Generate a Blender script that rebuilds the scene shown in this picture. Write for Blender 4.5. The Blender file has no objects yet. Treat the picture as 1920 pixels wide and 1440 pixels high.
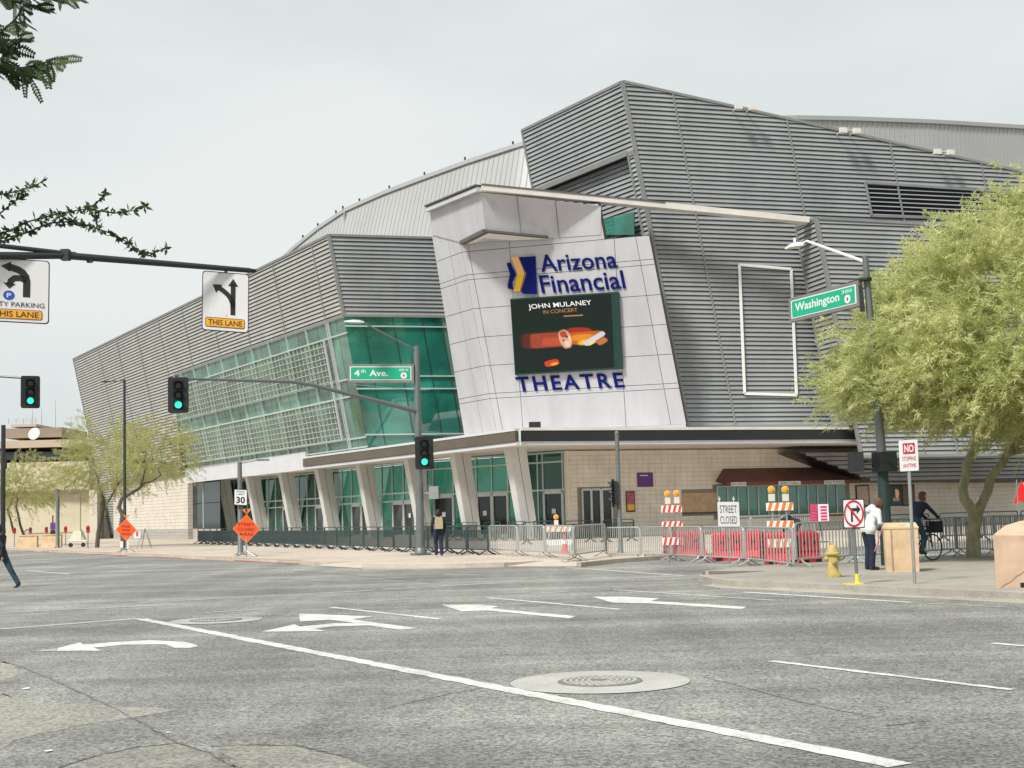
import bpy, bmesh, math, random
import numpy as np
from mathutils import Vector, Matrix
random.seed(7); RNG = np.random.default_rng(7)
scene = bpy.context.scene
COL = scene.collection
R = math.radians

# ------------------------------------------------------------------ camera, sky, sun, exposure
CAM_H, CAM_F, CAM_CY, CAM_PITCH, CAM_ROLL = 1.6, 2496.0, 753.0, 0.0848, -0.02698
_cp, _sp, _c, _s = math.cos(CAM_PITCH), math.sin(CAM_PITCH), math.cos(CAM_ROLL), math.sin(CAM_ROLL)
FWD = np.array([0, _cp, _sp]); _u0 = np.array([0, -_sp, _cp]); _r0 = np.array([1.0, 0, 0])
RIGHT = _c * _r0 + _s * _u0; UP = -_s * _r0 + _c * _u0
EYE = np.array([0, 0, CAM_H])
cam_data = bpy.data.cameras.new('camera'); cam = bpy.data.objects.new('camera', cam_data); COL.objects.link(cam)
cam_data.sensor_width = 36.0; cam_data.lens = CAM_F / 1920 * 36.0
cam_data.shift_y = (CAM_CY - 720) / 1920; cam_data.clip_end = 5000; cam_data.clip_start = 0.05
m = Matrix.Identity(4)
for i in range(3):
    m[i][0] = RIGHT[i]; m[i][1] = UP[i]; m[i][2] = -FWD[i]; m[i][3] = EYE[i]
cam.matrix_world = m
scene.camera = cam

SUN_EL, SUN_AZ = R(48), R(-140)          # azimuth measured from +Y towards +X: the sun stands left and behind
world = bpy.data.worlds.new('World'); scene.world = world; world.use_nodes = True
wn = world.node_tree.nodes; wl = world.node_tree.links; wn.clear()
w_out = wn.new('ShaderNodeOutputWorld'); w_bg = wn.new('ShaderNodeBackground'); w_bg.inputs['Strength'].default_value = 0.205
w_sky = wn.new('ShaderNodeTexSky'); w_sky.sky_type = 'NISHITA'; w_sky.sun_disc = False
w_sky.sun_elevation = SUN_EL; w_sky.sun_rotation = SUN_AZ; w_sky.air_density = 1.0; w_sky.dust_density = 4.0
w_tc = wn.new('ShaderNodeTexCoord'); w_map = wn.new('ShaderNodeMapping'); w_map.inputs['Scale'].default_value = (1, 1, 3.0)
w_n = wn.new('ShaderNodeTexNoise'); w_n.inputs['Scale'].default_value = 1.7; w_n.inputs['Detail'].default_value = 5; w_n.inputs['Roughness'].default_value = 0.5
w_r = wn.new('ShaderNodeValToRGB')
w_r.color_ramp.elements[0].position = 0.33; w_r.color_ramp.elements[0].color = (0.70, 0.76, 0.765, 1)
w_r.color_ramp.elements[1].position = 0.66; w_r.color_ramp.elements[1].color = (0.92, 0.96, 0.94, 1)
w_sc = wn.new('ShaderNodeMixRGB'); w_sc.blend_type = 'MULTIPLY'; w_sc.inputs[0].default_value = 1.0; w_sc.inputs[2].default_value = (0.12, 0.12, 0.12, 1)
w_mix = wn.new('ShaderNodeMixRGB'); w_mix.inputs[0].default_value = 0.93
wl.new(w_tc.outputs['Generated'], w_map.inputs['Vector']); wl.new(w_map.outputs['Vector'], w_n.inputs['Vector'])
wl.new(w_n.outputs['Fac'], w_r.inputs['Fac']); wl.new(w_sky.outputs['Color'], w_sc.inputs[1])
wl.new(w_sc.outputs['Color'], w_mix.inputs[1]); wl.new(w_r.outputs['Color'], w_mix.inputs[2])
wl.new(w_mix.outputs['Color'], w_bg.inputs['Color']); wl.new(w_bg.outputs['Background'], w_out.inputs['Surface'])

sun_data = bpy.data.lights.new('sun', 'SUN'); sun_data.energy = 0.96; sun_data.angle = R(10); sun_data.color = (1.0, 0.985, 0.93)
sun = bpy.data.objects.new('sun', sun_data); COL.objects.link(sun)
_sd = Vector((math.cos(SUN_EL) * math.sin(SUN_AZ), math.cos(SUN_EL) * math.cos(SUN_AZ), math.sin(SUN_EL)))
sun.rotation_euler = _sd.to_track_quat('Z', 'Y').to_euler(); sun.location = (0, 0, 60)
vs = scene.view_settings
vs.view_transform = 'Standard'; vs.look = 'None'; vs.gamma = 1.0; vs.use_curve_mapping = False; vs.exposure = 2.2
scene.display_settings.display_device = 'sRGB'
scene.cycles.max_bounces = 6; scene.cycles.transparent_max_bounces = 12

# ------------------------------------------------------------------ survey helpers: sight lines met with planes of the place
def ray(x, y): return (x - 960) / CAM_F * RIGHT - (y - CAM_CY) / CAM_F * UP + FWD
def ground(x, y, z=0.0):
    d = ray(x, y); return EYE + d * ((z - CAM_H) / d[2])
def at(x, y, Y):
    d = ray(x, y); return EYE + d * (Y / d[1])
HA = -30.87                                  # heading of the avenue; the cross street runs at right angles to it
DA = np.array([math.sin(R(HA)), math.cos(R(HA)), 0]); DB = np.array([math.cos(R(HA)), -math.sin(R(HA)), 0])
WALK = 0.13
class Face:
    """a flat facade: s metres along its heading, z height; leans by `lean` per metre of height"""
    def __init__(f, p0, heading, lean):
        f.p0 = np.array(p0, float); f.s = np.array([math.sin(R(heading)), math.cos(R(heading)), 0.0])
        f.t = np.array([lean[0], lean[1], 1.0]); n = np.cross(f.s, f.t); f.n = n / np.linalg.norm(n)
        if f.n @ (EYE - f.p0) < 0: f.n = -f.n
    def P(f, s, z, out=0.0): return f.p0 + s * f.s + (z - f.p0[2]) * f.t + out * f.n
    def hit(f, x, y):
        d = ray(x, y); k = ((f.p0 - EYE) @ f.n) / (d @ f.n); P = EYE + k * d
        z = P[2]; q = P - f.p0 - (z - f.p0[2]) * f.t; return float(q @ f.s), float(z)

# ------------------------------------------------------------------ materials
MATS = {}
def mat(name, col, rough=0.7, metal=0.0, var=0.12, scale=3.0, bump=0.0, bscale=40.0, spec=0.5, emit=None, estr=0.0, coat=0.0, streak=0.0):
    if name in MATS: return MATS[name]
    M = bpy.data.materials.new(name); M.use_nodes = True; nt = M.node_tree; b = nt.nodes['Principled BSDF']
    b.inputs['Roughness'].default_value = rough; b.inputs['Metallic'].default_value = metal
    b.inputs['Specular IOR Level'].default_value = spec; b.inputs['Coat Weight'].default_value = coat
    tc = nt.nodes.new('ShaderNodeTexCoord')
    if var > 0:
        n = nt.nodes.new('ShaderNodeTexNoise'); n.inputs['Scale'].default_value = scale; n.inputs['Detail'].default_value = 6; n.inputs['Roughness'].default_value = 0.62
        mp = nt.nodes.new('ShaderNodeMapping'); nt.links.new(tc.outputs['Object'], mp.inputs['Vector'])
        if streak: mp.inputs['Scale'].default_value = (1, 1, streak)
        nt.links.new(mp.outputs['Vector'], n.inputs['Vector'])
        r = nt.nodes.new('ShaderNodeValToRGB')
        r.color_ramp.elements[0].position = 0.28; r.color_ramp.elements[1].position = 0.74
        r.color_ramp.elements[0].color = tuple(max(0, c * (1 - var)) for c in col) + (1,)
        r.color_ramp.elements[1].color = tuple(min(1, c * (1 + var)) for c in col) + (1,)
        nt.links.new(n.outputs['Fac'], r.inputs['Fac']); nt.links.new(r.outputs['Color'], b.inputs['Base Color'])
    else:
        b.inputs['Base Color'].default_value = tuple(col) + (1,)
    if bump:
        n2 = nt.nodes.new('ShaderNodeTexNoise'); n2.inputs['Scale'].default_value = bscale; n2.inputs['Detail'].default_value = 4
        nt.links.new(tc.outputs['Object'], n2.inputs['Vector'])
        bp = nt.nodes.new('ShaderNodeBump'); bp.inputs['Strength'].default_value = bump; bp.inputs['Distance'].default_value = 0.02
        nt.links.new(n2.outputs['Fac'], bp.inputs['Height']); nt.links.new(bp.outputs['Normal'], b.inputs['Normal'])
    if emit is not None:
        b.inputs['Emission Color'].default_value = tuple(emit) + (1,); b.inputs['Emission Strength'].default_value = estr
    MATS[name] = M
    return M
def sheet_mat(name, base, dark, light, speck=90.0, crack=0.0, patch=0.25, rough=0.9, bump=0.35, track=0.0, wear=0.0):
    """ground material: large stains, medium mottling, fine aggregate, optional cracks or paving joints"""
    M = bpy.data.materials.new(name); M.use_nodes = True; nt = M.node_tree; N = nt.nodes; L = nt.links; b = N['Principled BSDF']
    b.inputs['Roughness'].default_value = rough; b.inputs['Specular IOR Level'].default_value = 0.3
    tc = N.new('ShaderNodeTexCoord')
    def noise(sc, det=6, ro=0.6):
        n = N.new('ShaderNodeTexNoise'); n.inputs['Scale'].default_value = sc; n.inputs['Detail'].default_value = det; n.inputs['Roughness'].default_value = ro
        L.new(tc.outputs['Object'], n.inputs['Vector']); return n.outputs['Fac']
    def ramp(src, p0, c0, p1, c1):
        r = N.new('ShaderNodeValToRGB'); r.color_ramp.elements[0].position = p0; r.color_ramp.elements[1].position = p1
        r.color_ramp.elements[0].color = tuple(c0) + (1,); r.color_ramp.elements[1].color = tuple(c1) + (1,); L.new(src, r.inputs['Fac']); return r.outputs['Color']
    def mix(kind, f, a, c):
        x = N.new('ShaderNodeMixRGB'); x.blend_type = kind; x.inputs[0].default_value = f; L.new(a, x.inputs[1]); L.new(c, x.inputs[2]); return x.outputs['Color']
    col = ramp(noise(0.22, 5), 0.35, [c * (1 - patch) for c in base], 0.68, [c * (1 + patch * 0.6) for c in base])
    col = mix('MULTIPLY', 0.8, col, ramp(noise(2.3, 7, 0.7), 0.3, (0.78, 0.78, 0.78), 0.7, (1.12, 1.12, 1.1)))
    v = N.new('ShaderNodeTexVoronoi'); v.inputs['Scale'].default_value = speck; L.new(tc.outputs['Object'], v.inputs['Vector'])
    sp = N.new('ShaderNodeSeparateColor'); L.new(v.outputs['Color'], sp.inputs[0])
    col = mix('MULTIPLY', 0.9, col, ramp(sp.outputs[0], 0.05, dark, 0.95, light))
    if crack:
        n3 = N.new('ShaderNodeTexNoise'); n3.inputs['Scale'].default_value = 1.4; n3.inputs['Detail'].default_value = 8; n3.inputs['Roughness'].default_value = 0.7; L.new(tc.outputs['Object'], n3.inputs['Vector'])
        mv = N.new('ShaderNodeMixRGB'); mv.blend_type = 'LINEAR_LIGHT'; mv.inputs[0].default_value = 0.35; L.new(tc.outputs['Object'], mv.inputs[1]); L.new(n3.outputs['Color'], mv.inputs[2])
        ve = N.new('ShaderNodeTexVoronoi'); ve.feature = 'DISTANCE_TO_EDGE'; ve.inputs['Scale'].default_value = 0.27; L.new(mv.outputs['Color'], ve.inputs['Vector'])
        ck = ramp(ve.outputs['Distance'], 0.0, (0.62, 0.62, 0.62), 0.006, (1, 1, 1)); msk = ramp(noise(0.35, 2), 0.5, (1, 1, 1), 0.56, (0, 0, 0))
        x = N.new('ShaderNodeMixRGB'); x.blend_type = 'LIGHTEN'; x.inputs[0].default_value = 1.0; L.new(ck, x.inputs[1]); L.new(msk, x.inputs[2])
        col = mix('MULTIPLY', crack, col, x.outputs['Color'])
    if track:                            # wheel tracks and drips drawn out along the avenue, patches across it
        for (sx, sy, lo, hi, k) in ((0.035, 0.62, 0.40, 0.66, track), (0.5, 0.06, 0.42, 0.62, track * 0.55)):
            mp = N.new('ShaderNodeMapping'); mp.inputs['Rotation'].default_value = (0, 0, R(-(90 + 30.87))); mp.inputs['Scale'].default_value = (sx, sy, 1); L.new(tc.outputs['Object'], mp.inputs['Vector'])
            nn = N.new('ShaderNodeTexNoise'); nn.inputs['Scale'].default_value = 1.0; nn.inputs['Detail'].default_value = 6; nn.inputs['Roughness'].default_value = 0.6; L.new(mp.outputs['Vector'], nn.inputs['Vector'])
            col = mix('MULTIPLY', 1.0, col, ramp(nn.outputs['Fac'], lo, (1 - k, 1 - k, 1 - k), hi, (1.06, 1.06, 1.055)))
        col = mix('MULTIPLY', 1.0, col, ramp(noise(0.9, 8, 0.75), 0.30, (0.72, 0.72, 0.71), 0.40, (1, 1, 1)))
    if wear:                             # paint worn through to the road
        wc = N.new('ShaderNodeRGB'); wc.outputs[0].default_value = (0.27, 0.265, 0.247, 1)
        wm = mix('MULTIPLY', 1.0, ramp(noise(2.2, 6, 0.7), 0.36, (0, 0, 0), 0.62, (1, 1, 1)), ramp(noise(38, 4, 0.8), 0.40, (0.1, 0.1, 0.1), 0.58, (1, 1, 1)))
        x = N.new('ShaderNodeMixRGB'); x.blend_type = 'MIX'; ws_ = N.new('ShaderNodeMath'); ws_.operation = 'MULTIPLY'; ws_.inputs[1].default_value = wear; L.new(wm, ws_.inputs[0]); L.new(ws_.outputs[0], x.inputs[0]); L.new(col, x.inputs[1]); L.new(wc.outputs[0], x.inputs[2]); col = x.outputs['Color']
    L.new(col, b.inputs['Base Color'])
    bp = N.new('ShaderNodeBump'); bp.inputs['Strength'].default_value = bump; bp.inputs['Distance'].default_value = 0.008
    L.new(v.outputs['Distance'], bp.inputs['Height']); L.new(bp.outputs['Normal'], b.inputs['Normal'])
    MATS[name] = M
    return M
def glass_mat(name, tint, refl=0.5, through=0.35, rough=0.03, mottling=0.25, glow=1.0):
    """tinted pane: lets part of the light through, the rest is body colour with painted reflection mottling under a mirror coat"""
    M = bpy.data.materials.new(name); M.use_nodes = True; nt = M.node_tree; N = nt.nodes; L = nt.links
    b = N['Principled BSDF']; o = N['Material Output']
    b.inputs['Roughness'].default_value = rough; b.inputs['Specular IOR Level'].default_value = refl; b.inputs['Coat Weight'].default_value = 1.0; b.inputs['Coat IOR'].default_value = 1.7; b.inputs['Coat Roughness'].default_value = 0.02
    tc = N.new('ShaderNodeTexCoord'); n = N.new('ShaderNodeTexNoise'); n.inputs['Scale'].default_value = 0.22; n.inputs['Detail'].default_value = 5; n.inputs['Distortion'].default_value = 1.2
    r = N.new('ShaderNodeValToRGB'); r.color_ramp.elements[0].position = 0.3; r.color_ramp.elements[1].position = 0.7
    r.color_ramp.elements[0].color = tuple(c * (1 - mottling) for c in tint) + (1,); r.color_ramp.elements[1].color = tuple(min(1, c * (1 + mottling)) for c in tint) + (1,)
    L.new(tc.outputs['Object'], n.inputs['Vector']); L.new(n.outputs['Fac'], r.inputs['Fac']); L.new(r.outputs['Color'], b.inputs['Base Color'])
    t = N.new('ShaderNodeBsdfTransparent'); t.inputs['Color'].default_value = (0.35, 0.75, 0.62, 1)
    mx = N.new('ShaderNodeMixShader'); mx.inputs[0].default_value = through
    L.new(b.outputs[0], mx.inputs[1]); L.new(t.outputs[0], mx.inputs[2]); L.new(mx.outputs[0], o.inputs['Surface'])
    MATS[name] = M
    return M

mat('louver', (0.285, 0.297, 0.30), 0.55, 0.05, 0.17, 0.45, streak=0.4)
mat('louver_lit', (0.37, 0.362, 0.335), 0.55, 0.05, 0.12, 0.6)  # paler copy of louver; the lit left face's brightness is in the colour
mat('louver_trim', (0.235, 0.24, 0.235), 0.55, 0.05, 0.10, 1.0)
mat('louver_back', (0.12, 0.122, 0.12), 0.9, 0, 0.2, 2.0)
mat('louver_void', (0.012, 0.012, 0.02), 0.9, 0, 0.2, 2.0)
mat('panel', (0.49, 0.483, 0.51), 0.5, 0.05, 0.11, 0.8, streak=0.16, bump=0.04, bscale=3)
mat('panel_gap', (0.10, 0.085, 0.085), 0.8, 0, 0.1)
mat('beam', (0.62, 0.59, 0.545), 0.6, 0, 0.14, 0.7, streak=3)
mat('roof_edge', (0.10, 0.09, 0.085), 0.7, 0, 0.2)
mat('white_metal', (0.58, 0.575, 0.60), 0.45, 0.1, 0.06, 1.0)
mat('column_white', (0.58, 0.575, 0.56), 0.5, 0.05, 0.08, 1.0, streak=0.3)
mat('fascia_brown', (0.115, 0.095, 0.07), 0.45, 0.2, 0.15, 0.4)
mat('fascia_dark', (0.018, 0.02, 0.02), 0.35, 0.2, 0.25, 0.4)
mat('soffit', (0.72, 0.70, 0.67), 0.7, 0, 0.06)
mat('block', (0.83, 0.765, 0.665), 0.85, 0, 0.13, 0.9, bump=0.2, bscale=30)
mat('block_far', (0.58, 0.525, 0.455), 0.85, 0, 0.12, 1.1, bump=0.2, bscale=30)
mat('mortar', (0.30, 0.26, 0.21), 0.9, 0, 0.15)
mat('base_stone', (0.36, 0.345, 0.315), 0.85, 0, 0.15)
mat('roof_white', (0.385, 0.385, 0.378), 0.5, 0.15, 0.06, 0.25)
mat('mullion', (0.50, 0.62, 0.56), 0.4, 0.2, 0.08)
mat('mullion_pale', (0.58, 0.64, 0.57), 0.45, 0.1, 0.1)
mat('mullion_dark', (0.02, 0.09, 0.075), 0.4, 0.2, 0.1)
for _k, _g in (('', 1.0), ('_b', 0.8), ('_c', 1.15)): glass_mat('glass_teal' + _k, (0.03 * _g, 0.235 * _g, 0.18 * _g), 0.7, 0.18, mottling=0.55)  # glass tone variants: pane-to-pane reflection differences painted into the colour

for _k, _g in (('', 1.0), ('_b', 0.8), ('_c', 1.22)):
    glass_mat('glass_pale' + _k, (0.165 * _g, 0.235 * _g, 0.19 * _g), 0.7, 0.15, mottling=0.55); glass_mat('glass_edge' + _k, (0.135 * _g, 0.265 * _g, 0.21 * _g), 0.7, 0.15, mottling=0.45)
for _k, _g in (('', 1.0), ('_b', 0.65), ('_c', 1.35)): glass_mat('glass_lobby' + _k, (0.014 * _g, 0.10 * _g, 0.073 * _g), 0.5, 0.5, mottling=0.4)
mat('door_glass', (0.012, 0.022, 0.022), 0.05, 0, 0.2, spec=0.6)
mat('door_frame', (0.55, 0.58, 0.55), 0.4, 0.4, 0.08)
mat('dark_interior', (0.03, 0.045, 0.042), 0.9, 0, 0.3)
mat('interior_wall', (0.10, 0.17, 0.145), 0.9, 0, 0.3, 0.3)
mat('pole_dark', (0.035, 0.038, 0.042), 0.45, 0.3, 0.2)
mat('pole_grey', (0.17, 0.185, 0.185), 0.5, 0.5, 0.12)
mat('pole_green', (0.022, 0.045, 0.04), 0.5, 0.3, 0.25)
mat('galvanised', (0.34, 0.36, 0.35), 0.45, 0.6, 0.15, 6.0)
mat('barrier_silver', (0.40, 0.415, 0.40), 0.4, 0.4, 0.15, 6.0)
mat('barrier_black', (0.028, 0.05, 0.053), 0.45, 0.3, 0.3, 4.0)
mat('black', (0.012, 0.013, 0.015), 0.5, 0, 0.2)
mat('signal_black', (0.010, 0.013, 0.014), 0.55, 0, 0.2)
mat('lens_off', (0.03, 0.03, 0.03), 0.2, 0, 0.2)
mat('lens_green', (0.02, 0.5, 0.35), 0.3, 0, 0, emit=(0.05, 1.0, 0.62), estr=0.26)
mat('sign_white', (0.72, 0.70, 0.70), 0.5, 0, 0.05, 2.0)
mat('sign_back', (0.40, 0.41, 0.42), 0.5, 0.5, 0.08)
mat('sign_black', (0.012, 0.012, 0.014), 0.5, 0, 0)
mat('sign_yellow', (0.78, 0.36, 0.025), 0.5, 0, 0.06, 3.0)
mat('sign_green', (0.0, 0.36, 0.20), 0.45, 0, 0.05)
mat('sign_green_frame', (0.20, 0.195, 0.18), 0.6, 0.2, 0.1)
mat('sign_orange', (0.85, 0.09, 0.012), 0.5, 0, 0.06)
mat('sign_red', (0.50, 0.012, 0.03), 0.5, 0, 0.06)
mat('sign_blue', (0.015, 0.07, 0.45), 0.5, 0, 0)
mat('logo_blue', (0.002, 0.007, 0.125), 0.6, 0, 0.05, spec=0.15)
mat('logo_yellow', (0.85, 0.50, 0.012), 0.4, 0, 0.04)
mat('logo_peach', (0.85, 0.45, 0.18), 0.4, 0, 0.04)
mat('screen_frame', (0.012, 0.045, 0.04), 0.4, 0.1, 0.1)
mat('screen_dark', (0.01, 0.016, 0.014), 0.35, 0, 0, emit=(0.10, 0.16, 0.13), estr=0.035)
def emis(name, c, k): return mat(name, [x * 0.05 for x in c], 0.4, 0, 0, emit=c, estr=k)
emis('led_white', (1, 0.97, 0.93), 0.22); emis('led_red', (0.75, 0.11, 0.04), 0.18); emis('led_brown', (0.55, 0.14, 0.07), 0.12)
emis('led_orange', (0.95, 0.30, 0.03), 0.22); emis('led_yellow', (1.0, 0.60, 0.06), 0.24); emis('led_skin', (0.95, 0.50, 0.36), 0.22); emis('led_tan', (0.7, 0.33, 0.14), 0.13); emis('led_dim', (0.32, 0.07, 0.03), 0.10)
mat('stripe_red', (0.72, 0.06, 0.03), 0.5, 0, 0.08)
mat('stripe_orange', (0.85, 0.20, 0.03), 0.5, 0, 0.08)
mat('stripe_white', (0.84, 0.83, 0.80), 0.5, 0, 0.06)
mat('plastic_red', (0.66, 0.025, 0.04), 0.45, 0, 0.15, 2.0)
mat('plastic_hole', (0.11, 0.008, 0.014), 0.8, 0, 0.2)
mat('lamp_amber', (0.85, 0.34, 0.01), 0.3, 0, 0.1)
mat('lamp_body', (0.70, 0.66, 0.55), 0.5, 0, 0.1)
mat('awning', (0.17, 0.075, 0.06), 0.85, 0, 0.2, 2.0)
mat('hydrant', (0.44, 0.335, 0.11), 0.65, 0, 0.32, 7.0, bump=0.2, bscale=30)
mat('yellow', (0.70, 0.60, 0.05), 0.5, 0, 0.08)
mat('tan_bin', (0.58, 0.41, 0.25), 0.8, 0, 0.24, 2.5, bump=0.15, bscale=60)
mat('tan_block', (0.58, 0.41, 0.29), 0.85, 0, 0.26, 1.8, bump=0.25, bscale=40)
mat('teal_bag', (0.02, 0.13, 0.13), 0.6, 0, 0.2)
mat('purple', (0.13, 0.03, 0.24), 0.5, 0, 0.1)
mat('magenta', (0.62, 0.02, 0.16), 0.5, 0, 0.15)
mat('poster_dark', (0.03, 0.07, 0.08), 0.4, 0, 0.5, 3.0)
mat('poster_warm', (0.45, 0.10, 0.14), 0.4, 0, 0.6, 4.0)
mat('poster_pale', (0.62, 0.45, 0.38), 0.4, 0, 0.35, 4.0)
mat('poster_brown', (0.20, 0.12, 0.09), 0.4, 0, 0.3, 3.0)
mat('frame_black', (0.02, 0.02, 0.025), 0.4, 0, 0.1)
mat('cone_red', (0.75, 0.05, 0.05), 0.5, 0, 0.1)
mat('flag_red', (0.75, 0.015, 0.015), 0.6, 0, 0.15)
mat('bark_green', (0.33, 0.31, 0.19), 0.85, 0, 0.4, 7.0, bump=0.9, bscale=22, streak=0.35)
mat('bark_grey', (0.10, 0.09, 0.07), 0.9, 0, 0.3, 6.0, bump=0.5, bscale=25)
mat('bark_dark', (0.03, 0.028, 0.024), 0.9, 0, 0.3, 8.0)
def leaf_mat(name, a, b, scale=0.8, trans=0.35):
    M = bpy.data.materials.new(name); M.use_nodes = True; nt = M.node_tree; N = nt.nodes; L = nt.links
    p = N['Principled BSDF']; o = N['Material Output']; p.inputs['Roughness'].default_value = 0.6; p.inputs['Specular IOR Level'].default_value = 0.25
    tc = N.new('ShaderNodeTexCoord'); n = N.new('ShaderNodeTexNoise'); n.inputs['Scale'].default_value = scale; n.inputs['Detail'].default_value = 5; n.inputs['Roughness'].default_value = 0.7
    r = N.new('ShaderNodeValToRGB'); r.color_ramp.elements[0].position = 0.32; r.color_ramp.elements[1].position = 0.66
    r.color_ramp.elements[0].color = tuple(a) + (1,); r.color_ramp.elements[1].color = tuple(b) + (1,)
    L.new(tc.outputs['Object'], n.inputs['Vector']); L.new(n.outputs['Fac'], r.inputs['Fac']); L.new(r.outputs['Color'], p.inputs['Base Color'])
    t = N.new('ShaderNodeBsdfTranslucent'); L.new(r.outputs['Color'], t.inputs['Color'])
    mx = N.new('ShaderNodeMixShader'); mx.inputs[0].default_value = trans; L.new(p.outputs[0], mx.inputs[1]); L.new(t.outputs[0], mx.inputs[2]); L.new(mx.outputs[0], o.inputs['Surface'])
    MATS[name] = M; return M
leaf_mat('leaf_paloverde', (0.36, 0.42, 0.14), (0.82, 0.81, 0.44), 0.9, 0.5)
leaf_mat('leaf_far', (0.36, 0.37, 0.14), (0.60, 0.58, 0.28), 0.6, 0.5)
leaf_mat('leaf_dark', (0.025, 0.05, 0.02), (0.07, 0.12, 0.04), 3.0, 0.3)
sheet_mat('asphalt', (0.315, 0.311, 0.294), (0.46, 0.46, 0.46), (1.54, 1.54, 1.51), speck=46, crack=0.6, patch=0.16, track=0.33)
sheet_mat('asphalt_light', (0.318, 0.304, 0.272), (0.6, 0.6, 0.6), (1.4, 1.38, 1.35), speck=42, crack=0, patch=0.25)
sheet_mat('asphalt_dark', (0.17, 0.166, 0.155), (0.55, 0.55, 0.55), (1.5, 1.5, 1.45), speck=45, crack=0, patch=0.25)
sheet_mat('pavement', (0.52, 0.44, 0.37), (0.88, 0.88, 0.88), (1.1, 1.1, 1.1), speck=60, patch=0.14, bump=0.1)
sheet_mat('pavement_grey', (0.37, 0.34, 0.30), (0.85, 0.85, 0.85), (1.1, 1.1, 1.1), speck=60, patch=0.18, bump=0.1)
sheet_mat('kerb', (0.42, 0.38, 0.33), (0.85, 0.85, 0.85), (1.12, 1.12, 1.1), speck=60, patch=0.2, bump=0.15)
sheet_mat('kerb_red', (0.36, 0.13, 0.11), (0.8, 0.8, 0.8), (1.25, 1.2, 1.2), speck=30, patch=0.35, bump=0.15)
sheet_mat('paint', (0.76, 0.75, 0.72), (0.80, 0.79, 0.78), (1.12, 1.12, 1.12), speck=48, patch=0.10, bump=0.1, wear=0.8)
sheet_mat('paint_worn', (0.55, 0.54, 0.51), (0.6, 0.6, 0.58), (1.3, 1.3, 1.3), speck=48, patch=0.2, bump=0.1, wear=0.55)
sheet_mat('paint_faint', (0.40, 0.392, 0.37), (0.7, 0.7, 0.7), (1.25, 1.25, 1.25), speck=48, patch=0.18, bump=0.1, wear=0.4)
sheet_mat('manhole_ring', (0.45, 0.44, 0.415), (0.85, 0.85, 0.85), (1.1, 1.1, 1.1), speck=70, patch=0.12, bump=0.1)
sheet_mat('iron', (0.20, 0.195, 0.19), (0.7, 0.7, 0.7), (1.3, 1.3, 1.3), speck=40, patch=0.2, bump=0.3, rough=0.6)
mat('far_tan', (0.50, 0.40, 0.31), 0.9, 0, 0.1, 0.4)
mat('far_cream', (0.56, 0.50, 0.37), 0.9, 0, 0.12, 0.25, bump=0.1, bscale=2)
mat('far_brown', (0.30, 0.235, 0.185), 0.9, 0, 0.12, 0.4)
mat('far_window', (0.03, 0.04, 0.04), 0.15, 0, 0.2)

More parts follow.
